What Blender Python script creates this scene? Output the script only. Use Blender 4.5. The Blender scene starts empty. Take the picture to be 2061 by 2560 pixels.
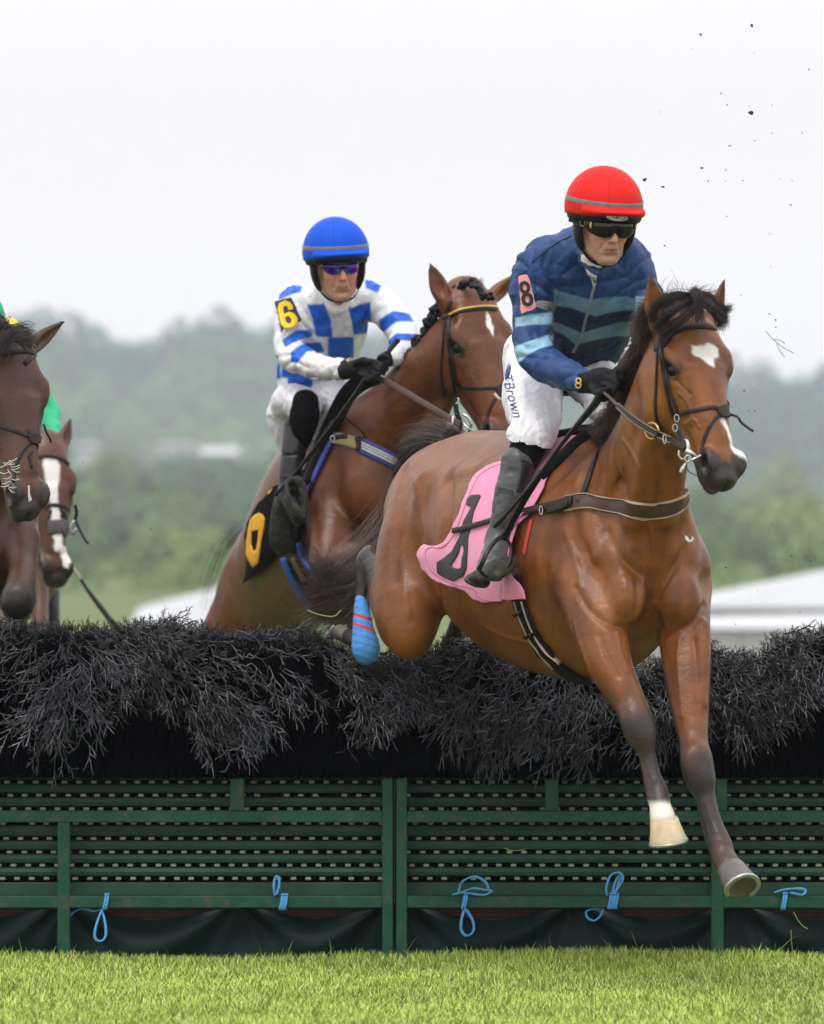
import bpy, math, random
import numpy as np
from mathutils import Vector, Matrix
from mathutils.bvhtree import BVHTree
from mathutils.geometry import delaunay_2d_cdt

random.seed(8)
rng = np.random.default_rng(8)
SC = bpy.context.scene
COL = SC.collection
R = math.radians

# ------------------------------------------------------------------ camera
FPX, CX, CY, CAMY, CAMZ = 13200.0, 1030.5, 1280.0, -20.0, 1.333
PITCH = math.atan(240 / FPX)
cam = bpy.data.cameras.new('camera')
cam_o = bpy.data.objects.new('camera', cam)
COL.objects.link(cam_o)
cam_o.location = (0, CAMY, CAMZ)
cam_o.rotation_euler = (math.pi / 2 + PITCH, 0, 0)
cam.sensor_fit = 'VERTICAL'
cam.sensor_height = 36.0
cam.lens = FPX / 2560 * 36.0
cam.clip_start = 0.5
cam.clip_end = 6000
cam.dof.use_dof = True
cam.dof.focus_distance = 18.9
cam.dof.aperture_fstop = 3.4
SC.camera = cam_o

# ------------------------------------------------------------------ sky, sun, exposure
SUN_EL, SUN_AZ = R(62), R(200)
w = bpy.data.worlds.new('World')
SC.world = w
w.use_nodes = True
nt = w.node_tree
nt.nodes.clear()
sky = nt.nodes.new('ShaderNodeTexSky')
sky.sky_type = 'NISHITA'
sky.sun_disc = False
sky.sun_elevation = SUN_EL
sky.sun_rotation = SUN_AZ
sky.dust_density = 4.0
bg1 = nt.nodes.new('ShaderNodeBackground'); bg1.inputs[1].default_value = 0.05
nt.links.new(sky.outputs[0], bg1.inputs[0])
bg2 = nt.nodes.new('ShaderNodeBackground')      # the even cloud layer
tc = nt.nodes.new('ShaderNodeTexCoord')
sep = nt.nodes.new('ShaderNodeSeparateXYZ'); nt.links.new(tc.outputs['Generated'], sep.inputs[0])
rp = nt.nodes.new('ShaderNodeValToRGB')
rp.color_ramp.elements[0].position = 0.0; rp.color_ramp.elements[0].color = (1.02, .968, .955, 1)
rp.color_ramp.elements[1].position = 0.9; rp.color_ramp.elements[1].color = (1.0, 1.0, 1.03, 1)
nt.links.new(sep.outputs[2], rp.inputs[0])
nt.links.new(rp.outputs[0], bg2.inputs[0])
def mth(op, a_, b_):                 # overcast: brighter overhead, with a thin bright band low down
    q = nt.nodes.new('ShaderNodeMath'); q.operation = op
    for i, v in enumerate((a_, b_)):
        if isinstance(v, (int, float)): q.inputs[i].default_value = v
        else: nt.links.new(v, q.inputs[i])
    return q.outputs[0]
zz = mth('MAXIMUM', sep.outputs[2], 0.0)
low = mth('POWER', mth('MAXIMUM', mth('SUBTRACT', 1.0, mth('DIVIDE', zz, .10)), 0.0), 1.5)
nt.links.new(mth('ADD', mth('ADD', 0.99, mth('MULTIPLY', low, .75)), mth('MULTIPLY', zz, .80)), bg2.inputs[1])
mx = nt.nodes.new('ShaderNodeMixShader'); mx.inputs[0].default_value = 0.9
nt.links.new(bg1.outputs[0], mx.inputs[1]); nt.links.new(bg2.outputs[0], mx.inputs[2])
wo = nt.nodes.new('ShaderNodeOutputWorld'); nt.links.new(mx.outputs[0], wo.inputs[0])

sl = bpy.data.lights.new('sun', 'SUN')
sl.energy = 1.5
sl.angle = R(14)
sl.color = (1.0, 0.97, 0.92)
so = bpy.data.objects.new('sun', sl)
COL.objects.link(so)
# sun stands in front-left of the horses, high behind the photographer
sd = Vector((math.sin(SUN_AZ) * math.cos(SUN_EL), math.cos(SUN_AZ) * math.cos(SUN_EL), math.sin(SUN_EL)))
so.rotation_euler = sd.to_track_quat('Z', 'Y').to_euler()
SC.view_settings.view_transform = 'Standard'
SC.view_settings.look = 'None'
SC.view_settings.exposure = 0.18
SC.view_settings.gamma = 1
SC.cycles.use_denoising = True
SC.cycles.max_bounces = 5
SC.cycles.diffuse_bounces = 3
SC.cycles.glossy_bounces = 3
SC.cycles.volume_bounces = 0
SC.cycles.transparent_max_bounces = 4

# ------------------------------------------------------------------ points from the photograph, at a real distance
_ca, _sa = math.cos(PITCH), math.sin(PITCH)
def ray(x, y):
    dx, dy = (x - CX) / FPX, -(y - CY) / FPX
    return Vector((dx, _ca - dy * _sa, _sa + dy * _ca))
def P(x, y, Y):
    d = ray(x, y)
    return Vector((0, CAMY, CAMZ)) + d * ((Y - CAMY) / d.y)
def S(Y):                       # pixels of the full-size photo per metre at depth Y
    return FPX / (Y - CAMY)

# ------------------------------------------------------------------ objects
def tag(o, label=None, cat=None, group=None, kind=None):
    if label: o['label'] = label
    if cat: o['category'] = cat
    if group: o['group'] = group
    if kind: o['kind'] = kind
    return o
def empty(name, loc, label, cat, group=None):
    o = bpy.data.objects.new(name, None)
    COL.objects.link(o)
    o.location = loc
    o.empty_display_size = .1
    return tag(o, label, cat, group)
def link(name, me, mats, parent=None):
    o = bpy.data.objects.new(name, me)
    COL.objects.link(o)
    for m in (mats if isinstance(mats, (list, tuple)) else [mats]):
        me.materials.append(m)
    if parent is not None:
        o.parent = parent
        if parent.parent is None:
            o.location = -parent.location      # mesh data are in world coordinates
    return o
def raw_mesh(name, V, F, col=None, smooth=True, midx=None):
    """V (n,3) array, F (m,3|4) int array or list of such arrays"""
    V = np.asarray(V, np.float32)
    Fs = [np.asarray(f, np.int32) for f in (F if isinstance(F, list) else [F]) if len(f)]
    me = bpy.data.meshes.new(name)
    me.vertices.add(len(V)); me.vertices.foreach_set('co', V.ravel())
    nl = sum(f.size for f in Fs); npg = sum(len(f) for f in Fs)
    me.loops.add(nl); me.loops.foreach_set('vertex_index', np.concatenate([f.ravel() for f in Fs]))
    me.polygons.add(npg)
    tot = np.concatenate([np.full(len(f), f.shape[1], np.int32) for f in Fs])
    st = np.concatenate([[0], np.cumsum(tot)[:-1]]).astype(np.int32)
    me.polygons.foreach_set('loop_start', st)
    me.polygons.foreach_set('loop_total', tot)
    me.polygons.foreach_set('use_smooth', np.full(npg, smooth, bool))
    if midx is not None: me.polygons.foreach_set('material_index', np.asarray(midx, np.int32))
    if col is not None:
        a = me.color_attributes.new('Col', 'FLOAT_COLOR', 'POINT')
        c = np.ones((len(V), 4), np.float32); c[:, :3] = col
        a.data.foreach_set('color', c.ravel())
    me.update(calc_edges=True)
    me.validate()
    return me

# ------------------------------------------------------------------ noise on arrays
_tab = rng.random((64, 64, 64)).astype(np.float32)
def vnoise(p, scale=1.0, seed=0):
    p = np.asarray(p, np.float32) * scale + seed * 13.37 + 100.0
    i = np.floor(p).astype(np.int32); f = p - i; f = f * f * (3 - 2 * f)
    r = 0
    for dx in (0, 1):
        wx = f[:, 0] if dx else 1 - f[:, 0]
        for dy in (0, 1):
            wy = f[:, 1] if dy else 1 - f[:, 1]
            for dz in (0, 1):
                wz = f[:, 2] if dz else 1 - f[:, 2]
                r = r + wx * wy * wz * _tab[(i[:, 0] + dx) % 64, (i[:, 1] + dy) % 64, (i[:, 2] + dz) % 64]
    return r
def fbm(p, scale, o=3, seed=0):
    return sum(vnoise(p, scale * 2 ** k, seed + k) * .5 ** k for k in range(o)) / sum(.5 ** k for k in range(o))
def sstep(a, b, x):
    t = np.clip((x - a) / (b - a), 0, 1); return t * t * (3 - 2 * t)

# ------------------------------------------------------------------ signed-distance modelling
def crom(pts, n):
    """Catmull-Rom through rows of an array; n samples per span"""
    p = np.asarray(pts, float)
    if len(p) < 3:
        return np.array([p[0] + (p[-1] - p[0]) * t for t in np.linspace(0, 1, n + 1)])
    q = np.vstack([2 * p[0] - p[1], p, 2 * p[-1] - p[-2]])
    out = []
    for i in range(1, len(q) - 2):
        for t in np.arange(n) / n:
            a, b, c, d = q[i - 1:i + 3]
            out.append(.5 * (2 * b + (c - a) * t + (2 * a - 5 * b + 4 * c - d) * t * t + (3 * b - a - 3 * c + d) * t ** 3))
    out.append(q[-2])
    return np.array(out)

class Model:
    def __init__(s): s.prims = []
    def tube(s, st, lat=(1, 0, 0), k=.03, sub=False, n=4):
        """st: rows (point, ru, rv) in metres; ru lies along lat"""
        a = np.array([[*r[0], r[1], r[2] if len(r) > 2 else r[1]] for r in st], float)
        a = crom(a, n); a[:, 3:] = np.maximum(a[:, 3:], .001)
        s.prims.append(('t', a, np.array(lat, float), k, sub)); return s
    def px(s, st, lat=(1, 0, 0), k=.03, sub=False, n=4):
        """st: rows (x, y, Y, ru_px[, rv_px])"""
        return s.tube([(P(r[0], r[1], r[2]), r[3] / S(r[2]), (r[4] if len(r) > 4 else r[3]) / S(r[2])) for r in st], lat, k, sub, n)
    def ell(s, c, r, ax=None, k=.03, sub=False):
        ax = np.eye(3) if ax is None else np.array([list(v) for v in ax], float)
        s.prims.append(('e', np.array(list(c), float), np.array(r, float), ax, k, sub)); return s
    def bounds(s, pr):
        if pr[0] == 't':
            a = pr[1]; m = a[:, 3:].max(1)[:, None]
            return (a[:, :3] - m).min(0), (a[:, :3] + m).max(0)
        return pr[1] - pr[2].max(), pr[1] + pr[2].max()
    def field(s, lo, hi, h):
        n = np.ceil((hi - lo) / h).astype(int) + 1
        D = np.full(n, 1.0, np.float32)
        for pr in s.prims:
            k, sub = pr[-2], pr[-1]
            b0, b1 = s.bounds(pr)
            m = k + 2.5 * h
            i0 = np.maximum(np.floor((b0 - m - lo) / h).astype(int), 0)
            i1 = np.minimum(np.ceil((b1 + m - lo) / h).astype(int) + 1, n)
            if (i1 <= i0).any(): continue
            sl_ = tuple(slice(a, b) for a, b in zip(i0, i1))
            if pr[0] == 'e':
                X, Yy, Z = s._axes(lo, h, i0, i1)
                q = [((X - pr[1][0]) * ax[0] + (Yy - pr[1][1]) * ax[1] + (Z - pr[1][2]) * ax[2]) for ax in pr[3]]
                d = s._ed(q, pr[2])
            else:
                d = np.full(tuple(i1 - i0), 1.0, np.float32)
                a = pr[1]
                for j in range(len(a) - 1):
                    p, q_ = a[j], a[j + 1]
                    mr = max(p[3:].max(), q_[3:].max()) + m
                    c0 = np.minimum(p[:3], q_[:3]) - mr; c1 = np.maximum(p[:3], q_[:3]) + mr
                    j0 = np.maximum(np.floor((c0 - lo) / h).astype(int), i0)
                    j1 = np.minimum(np.ceil((c1 - lo) / h).astype(int) + 1, i1)
                    if (j1 <= j0).any(): continue
                    X, Yy, Z = s._axes(lo, h, j0, j1)
                    t = q_[:3] - p[:3]; L = np.linalg.norm(t)
                    if L < 1e-7: continue
                    t = t / L
                    u = pr[2] - t * np.dot(pr[2], t); lu = np.linalg.norm(u)
                    u = u / lu if lu > 1e-3 else np.array([t[1], -t[0], 0]) / max(np.hypot(t[0], t[1]), 1e-6)
                    v = np.cross(t, u)
                    x, y, z = X - p[0], Yy - p[1], Z - p[2]
                    w_ = x * t[0] + y * t[1] + z * t[2]
                    tt = np.clip(w_ / L, 0, 1)
                    ru = p[3] + (q_[3] - p[3]) * tt; rv = p[4] + (q_[4] - p[4]) * tt
                    dd = s._ed([x * u[0] + y * u[1] + z * u[2], x * v[0] + y * v[1] + z * v[2], w_ - tt * L], [ru, rv, np.minimum(ru, rv)])
                    k_ = tuple(slice(a_ - o, b_ - o) for a_, b_, o in zip(j0, j1, i0))
                    d[k_] = np.minimum(d[k_], dd)
            T = D[sl_]
            if sub:
                d = -d
                hh = np.maximum(k - np.abs(T - d), 0) / max(k, 1e-6)
                D[sl_] = np.maximum(T, d) + hh * hh * k * .25
            else:
                hh = np.maximum(k - np.abs(T - d), 0) / max(k, 1e-6)
                D[sl_] = np.minimum(T, d) - hh * hh * k * .25
        return D
    @staticmethod
    def _axes(lo, h, i0, i1):
        g = [(lo[a] + h * np.arange(i0[a], i1[a])).astype(np.float32) for a in range(3)]
        return g[0][:, None, None], g[1][None, :, None], g[2][None, None, :]
    @staticmethod
    def _ed(q, r):
        k0 = 0; k1 = 0
        for a, b in zip(q, r):
            t = a / b; k0 = k0 + t * t; t = t / b; k1 = k1 + t * t
        k0 = np.sqrt(k0); k1 = np.sqrt(k1) + 1e-6
        return (k0 * (k0 - 1) / k1).astype(np.float32)
    def mesh(s, h, fine=(), smooth=1, coarse=None):
        add = [s.bounds(p) for p in s.prims if not p[-1]]
        lo = np.min([b[0] for b in add], 0) - 3 * h; hi = np.max([b[1] for b in add], 0) + 3 * h
        V, F = nets(s.field(lo, hi, h), lo, h)
        V = relax(V, F, coarse or smooth)
        for flo, fhi, fh in fine:
            flo = np.array(flo, float); fhi = np.array(fhi, float)
            inside = ((V > flo + 1.5 * h) & (V < fhi - 1.5 * h)).all(1)
            F = F[~inside[F].all(1)]
            flo = np.maximum(flo, lo); fhi = np.minimum(fhi, hi)
            V2, F2 = nets(s.field(flo, fhi, fh), flo, fh)
            V2 = relax(V2, F2, smooth)
            F = np.vstack([F, F2 + len(V)]); V = np.vstack([V, V2])
        used = np.zeros(len(V), bool); used[F.ravel()] = True
        idx = np.cumsum(used) - 1
        return V[used], idx[F]

def nets(D, lo, h):
    neg = D < 0
    n = np.array(D.shape) - 1
    cnt = np.zeros(n, np.int8)
    C = [(i, j, k) for i in (0, 1) for j in (0, 1) for k in (0, 1)]
    for i, j, k in C:
        cnt += neg[i:i + n[0], j:j + n[1], k:k + n[2]]
    act = (cnt > 0) & (cnt < 8)
    ids = np.argwhere(act)
    vid = np.full(n, -1, np.int32); vid[act] = np.arange(len(ids))
    vals = {c: D[ids[:, 0] + c[0], ids[:, 1] + c[1], ids[:, 2] + c[2]] for c in C}
    acc = np.zeros((len(ids), 3)); num = np.zeros(len(ids))
    for a in C:
        for ax in range(3):
            if a[ax] == 0:
                b = list(a); b[ax] = 1; b = tuple(b)
                da, db = vals[a], vals[b]
                m = (da < 0) != (db < 0)
                t = np.where(m, da / np.where(m, da - db, 1), 0)
                p = np.array(a, float)[None, :].repeat(len(ids), 0); p[:, ax] += t
                acc[m] += p[m]; num[m] += 1
    V = lo + h * (ids + acc / num[:, None])
    Fs = []
    for ax in range(3):
        b, c = (ax + 1) % 3, (ax + 2) % 3
        s0 = [slice(None)] * 3; s1 = [slice(None)] * 3
        s0[ax] = slice(0, -1); s1[ax] = slice(1, None)
        A, B = neg[tuple(s0)], neg[tuple(s1)]
        e = np.argwhere(A != B)
        e = e[(e[:, b] > 0) & (e[:, c] > 0) & (e[:, b] < D.shape[b] - 1) & (e[:, c] < D.shape[c] - 1)]
        flip = B[tuple(e.T)]
        q = []
        for db, dc in ((-1, -1), (0, -1), (0, 0), (-1, 0)):
            o = e.copy(); o[:, b] += db; o[:, c] += dc
            q.append(vid[tuple(o.T)])
        q = np.stack(q, 1)
        q[flip] = q[flip][:, ::-1]
        Fs.append(q[(q >= 0).all(1)])
    return V.astype(np.float32), np.vstack(Fs)
def relax(V, F, it):
    for _ in range(it):
        E = np.vstack([F[:, [0, 1]], F[:, [1, 2]], F[:, [2, 3]], F[:, [3, 0]]])
        i, j = E[:, 0], E[:, 1]
        c = np.bincount(i, minlength=len(V)) + np.bincount(j, minlength=len(V))
        W = np.stack([np.bincount(i, V[j, a], len(V)) + np.bincount(j, V[i, a], len(V)) for a in range(3)], 1) / np.maximum(c, 1)[:, None]
        V = np.where(c[:, None] > 0, V * .5 + W * .5, V).astype(np.float32)
    return V
def vnormals(V, F):
    n = np.cross(V[F[:, 2]] - V[F[:, 0]], V[F[:, 3 if F.shape[1] == 4 else 1]] - V[F[:, 1 if F.shape[1] == 4 else 0]])
    if F.shape[1] == 3: n = np.cross(V[F[:, 1]] - V[F[:, 0]], V[F[:, 2]] - V[F[:, 0]])
    N = np.stack([sum(np.bincount(F[:, c], n[:, a], len(V)) for c in range(F.shape[1])) for a in range(3)], 1)
    return N / np.maximum(np.linalg.norm(N, axis=1), 1e-9)[:, None]
def bvh_of(V, F):
    return BVHTree.FromPolygons([tuple(map(float, v)) for v in V], [tuple(map(int, f)) for f in F])

CAM = Vector((0, CAMY, CAMZ))
def hit(b, x, y, Yd=None):
    """first surface point behind a photo point; else the nearest surface point at depth Yd"""
    r = b.ray_cast(CAM, ray(x, y).normalized())
    if r[0] is not None:
        n = r[1] if r[1].dot(ray(x, y)) < 0 else -r[1]
        return r[0], n
    if Yd is None: return None, None
    q = b.find_nearest(P(x, y, Yd))
    n = (P(x, y, Yd) - q[0])
    n = n.normalized() if n.length > 1e-5 else q[1]
    return q[0], n

# ------------------------------------------------------------------ swept shapes
def sweep(pts, nrm, w, th, closed=False):
    """flat strap along pts (n,3) with surface normals; rounded-edge section"""
    pts = np.asarray(pts, float); nrm = np.asarray(nrm, float); n = len(pts)
    t = np.gradient(pts, axis=0) if not closed else np.roll(pts, -1, 0) - np.roll(pts, 1, 0)
    t /= np.maximum(np.linalg.norm(t, axis=1), 1e-9)[:, None]
    b = np.cross(t, nrm); b /= np.maximum(np.linalg.norm(b, axis=1), 1e-9)[:, None]
    nn = np.cross(b, t)
    w = np.broadcast_to(np.asarray(w, float), (n,))[:, None]; th = np.broadcast_to(np.asarray(th, float), (n,))[:, None]
    sec = [(-1, 0), (-.97, .75), (-.8, 1), (.8, 1), (.97, .75), (1, 0), (.8, -.4), (-.8, -.4)]
    V = np.stack([pts + b * w / 2 * a + nn * th * c for a, c in sec], 1).reshape(-1, 3)
    return V, ring_faces(n, len(sec), closed)
def ring_faces(n, m, closed=False):
    F = []
    for i in range(n if closed else n - 1):
        a = i * m; b = ((i + 1) % n) * m
        for j in range(m):
            k = (j + 1) % m
            F.append((a + j, a + k, b + k, b + j))
    F = np.array(F, np.int32)
    if not closed and m == 8:
        caps = [(7, 6, 1, 0), (6, 5, 4, 1), (4, 3, 2, 1)]
        e = [(c[0], c[1], c[2], c[3]) for c in caps]
        o = (n - 1) * m
        F = np.vstack([F, e, [(c[3] + o, c[2] + o, c[1] + o, c[0] + o) for c in caps]])
    return F
def rope(pts, r, m=8, closed=False):
    pts = np.asarray(pts, float); n = len(pts)
    t = np.gradient(pts, axis=0) if not closed else np.roll(pts, -1, 0) - np.roll(pts, 1, 0)
    t /= np.maximum(np.linalg.norm(t, axis=1), 1e-9)[:, None]
    u = np.cross(t, [.21, .34, .92]); u /= np.linalg.norm(u, axis=1)[:, None]
    v = np.cross(t, u)
    r = np.broadcast_to(np.asarray(r, float), (n,))[:, None]
    an = np.arange(m) / m * 2 * math.pi
    V = np.stack([pts + r * (u * math.cos(a) + v * math.sin(a)) for a in an], 1).reshape(-1, 3)
    F = ring_faces(n, m, closed)
    if m == 8: F = F[:(n if closed else n - 1) * m]
    if not closed:
        V = np.vstack([V, pts[:1] - t[:1] * r[:1] * .5, pts[-1:] + t[-1:] * r[-1:] * .5])
        a, b = n * m, n * m + 1
        c = [(a, (j + 1) % m, j, j) for j in range(m)]
        c2 = [(b, (n - 1) * m + j, (n - 1) * m + (j + 1) % m, (n - 1) * m + (j + 1) % m) for j in range(m)]
        return V, [F, np.array(c)[:, :3], np.array(c2)[:, :3]]
    return V, [F]
class Parts:
    """collects pieces into one mesh"""
    def __init__(s): s.V = []; s.F = []; s.m = []; s.n = 0
    def add(s, V, F, mi=0):
        V = np.asarray(V, float)
        for f in (F if isinstance(F, list) else [F]):
            f = np.asarray(f, np.int32)
            if len(f): s.F.append(f + s.n); s.m.append(np.full(len(f), mi))
        s.V.append(V); s.n += len(V); return s
    def box(s, lo, hi, mi=0, ch=.0):
        lo, hi = np.minimum(lo, hi), np.maximum(lo, hi)
        c = min(ch, *((hi - lo) / 2.01))
        if c <= 0:
            V = [(x, y, z) for x in (lo[0], hi[0]) for y in (lo[1], hi[1]) for z in (lo[2], hi[2])]
            F = [(0, 1, 3, 2), (4, 6, 7, 5), (0, 4, 5, 1), (2, 3, 7, 6), (0, 2, 6, 4), (1, 5, 7, 3)]
            return s.add(V, np.array(F), mi)
        V = []; key = {}
        for sx in (0, 1):
            for sy in (0, 1):
                for sz in (0, 1):
                    for ax in range(3):
                        p = [(hi if q else lo)[i] + (0 if i == ax else (-c if q else c)) for i, q in enumerate((sx, sy, sz))]
                        key[(sx, sy, sz, ax)] = len(V); V.append(p)
        F4 = []; F3 = []
        for ax in range(3):
            b, d = (ax + 1) % 3, (ax + 2) % 3
            for q in (0, 1):
                def K(u, v_, a2=ax):
                    t = [0, 0, 0]; t[ax] = q; t[b] = u; t[d] = v_; return key[(*t, a2)]
                f = [K(0, 0), K(1, 0), K(1, 1), K(0, 1)]
                F4.append(f if q else f[::-1])
            for u in (0, 1):
                for v_ in (0, 1):
                    def E(w0, a2):
                        t = [0, 0, 0]; t[ax] = w0; t[b] = u; t[d] = v_; return key[(*t, a2)]
                    f = [E(0, b), E(1, b), E(1, d), E(0, d)]
                    F4.append(f if (u ^ v_) == 0 else f[::-1])
        for sx in (0, 1):
            for sy in (0, 1):
                for sz in (0, 1):
                    f = [key[(sx, sy, sz, a)] for a in range(3)]
                    F3.append(f if (sx + sy + sz) % 2 else f[::-1])
        return s.add(V, [np.array(F4), np.array(F3)], mi)
    def build(s, name, mats, parent=None, smooth=False, col=None):
        me = raw_mesh(name, np.vstack(s.V), s.F, smooth=smooth, col=col, midx=np.concatenate(s.m))
        return link(name, me, mats, parent)

def strap(name, pts, w, mat, parent, b=None, th=.004, off=.001, n=6, wend=None, k=1, smooth=2, closed=False):
    """pts: rows (x, y) laid on surface b, or (x, y, Y) free; w in photo px at the hit depth"""
    pp = np.array([(p[0], p[1], p[2] if len(p) > 2 else np.nan) for p in pts], float)
    free = ~np.isnan(pp[:, 2])
    yy = pp[:, 2].copy()
    for i in range(len(pp)):
        if not free[i]:
            q, _ = hit(b, pp[i, 0], pp[i, 1], np.nanmean(pp[:, 2]) if free.any() else -1.5)
            yy[i] = q.y
    c = crom(np.column_stack([pp[:, :2], yy, free]), n)
    if closed:
        c = crom(np.vstack([np.column_stack([pp[:, :2], yy, free])] * 3), n); L = len(pp) * n; c = c[L:2 * L]
    Q = []; N = []
    for x, y, Y, fr in c:
        if fr < .5 and b is not None:
            q, nn = hit(b, x, y, Y)
            Q.append(q + nn * off); N.append(nn)
        else:
            Q.append(P(x, y, Y)); N.append(-ray(x, y).normalized())
    Q = np.array([list(q) for q in Q]); N = np.array([list(q) for q in N])
    for _ in range(smooth):
        for A in (Q, N):
            A[1:-1] = A[1:-1] * .5 + (A[:-2] + A[2:]) * .25
    N /= np.linalg.norm(N, axis=1)[:, None]
    ww = np.array([1 / S(q[1]) for q in Q]) * (np.linspace(w, wend if wend else w, len(Q)))
    V, F = sweep(Q, N, ww, th, closed)
    if name is None: return V, F
    return link(name, raw_mesh(name, V, F), mat, parent)

def sheet(name, poly, b, mat, parent, off=.004, th=.003, step=8, holes=(), wave=None, Yd=-1.5, n=1, smooth=0, only_mesh=False, colf=None):
    """cloth or patch cut along a photo outline and laid on surface b"""
    def dens(pl):
        pl = crom(np.vstack([pl] * 3), 4)[len(pl) * 4:len(pl) * 8] if n > 1 else np.array(pl, float)
        out = []
        for i in range(len(pl)):
            a, c = pl[i], pl[(i + 1) % len(pl)]
            m = max(1, int(np.hypot(*(c - a)) / step))
            out += [a + (c - a) * t for t in np.arange(m) / m]
        return np.array(out)
    O = dens(np.array(poly, float)); H = [dens(np.array(q, float)) for q in holes]
    pts = [Vector(p) for p in O]; E = [(i, (i + 1) % len(O)) for i in range(len(O))]
    for q in H:
        s0 = len(pts); pts += [Vector(p) for p in q]; E += [(s0 + i, s0 + (i + 1) % len(q)) for i in range(len(q))]
    nb = len(pts)
    def inside(x, y, pl):
        x0, y0 = pl[:, 0], pl[:, 1]; x1, y1 = np.roll(x0, -1), np.roll(y0, -1)
        c = ((y0 > y) != (y1 > y)) & (x < (x1 - x0) * (y - y0) / (y1 - y0 + 1e-12) + x0)
        return c.sum() % 2 == 1
    lo, hi = O.min(0), O.max(0)
    ally = np.vstack([O] + H)
    for j, y in enumerate(np.arange(lo[1] + step / 2, hi[1], step * .87)):
        for x in np.arange(lo[0] + (step / 2 if j % 2 else 0), hi[0], step):
            if inside(x, y, O) and not any(inside(x, y, q) for q in H) and np.min(np.hypot(ally[:, 0] - x, ally[:, 1] - y)) > step * .5:
                pts.append(Vector((x, y)))
    vs, _, fs, *_ = delaunay_2d_cdt(pts, E, [], 1, 1e-5)
    vs = np.array([list(v) for v in vs])
    F = np.array([f for f in fs if len(f) == 3 and not any(inside(*vs[list(f)].mean(0), q) for q in H)])
    Q = []; N = []
    for x, y in vs:
        q, nn = hit(b, x, y, Yd); Q.append(list(q)); N.append(list(nn))
    Q = np.array(Q); N = np.array(N)
    E3 = np.vstack([F[:, [0, 1]], F[:, [1, 2]], F[:, [2, 0]]])
    for _ in range(smooth):
        c = np.bincount(E3[:, 0], minlength=len(Q)) + np.bincount(E3[:, 1], minlength=len(Q))
        for A in (Q, N):
            for a in range(3):
                A[:, a] = .5 * A[:, a] + .5 * (np.bincount(E3[:, 0], A[E3[:, 1], a], len(Q)) + np.bincount(E3[:, 1], A[E3[:, 0], a], len(Q))) / np.maximum(c, 1)
    N /= np.maximum(np.linalg.norm(N, axis=1), 1e-9)[:, None]
    o = off if wave is None else off + wave(vs)
    Q = Q + N * np.reshape(o, (-1, 1)) if wave is not None else Q + N * off
    # orient
    f0 = F[:, [0, 1, 2]]; nn = np.cross(Q[f0[:, 1]] - Q[f0[:, 0]], Q[f0[:, 2]] - Q[f0[:, 0]])
    fl = (nn * N[f0[:, 0]]).sum(1) < 0; F[fl] = F[fl][:, ::-1]
    m = len(Q)
    cnt = {}
    for a_, b_, c_ in F:
        for e in ((a_, b_), (b_, c_), (c_, a_)): cnt[e] = 1
    be = [e for e in cnt if (e[1], e[0]) not in cnt]
    side = np.array([(e[1], e[0], e[0] + m, e[1] + m) for e in be])
    V = np.vstack([Q, Q - N * th])
    Fa = [F, F[:, ::-1] + m, side]
    if only_mesh: return V, Fa, vs
    col = colf(np.vstack([vs, vs])) if colf else None
    return link(name, raw_mesh(name, V, Fa, smooth=True, col=col), mat, parent)

def strands(paths, r0, r1=None):
    """paths (n,s,3) -> one mesh of thin tapering three-sided hairs"""
    paths = np.asarray(paths, np.float32); n, s_, _ = paths.shape
    t = np.gradient(paths, axis=1); t /= np.maximum(np.linalg.norm(t, axis=2), 1e-9)[..., None]
    u = np.cross(t, np.array([.3, -.8, .52])); u /= np.maximum(np.linalg.norm(u, axis=2), 1e-9)[..., None]
    v = np.cross(t, u)
    r1 = r0 * .25 if r1 is None else r1
    r = np.linspace(1, 0, s_)[None, :, None] * (np.reshape(r0, (-1, 1, 1)) - r1) + r1
    V = np.stack([paths + r * (u * math.cos(a) + v * math.sin(a)) for a in (0, 2.094, 4.189)], 2).reshape(-1, 3)
    base = (np.arange(n) * s_ * 3)[:, None, None]
    ring = (np.arange(s_ - 1) * 3)[None, :, None]
    F = []
    for j in range(3):
        k = (j + 1) % 3
        F.append(np.stack([base + ring + j, base + ring + k, base + ring + 3 + k, base + ring + 3 + j], -1).reshape(-1, 4))
    return V, np.vstack(F)

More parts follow.
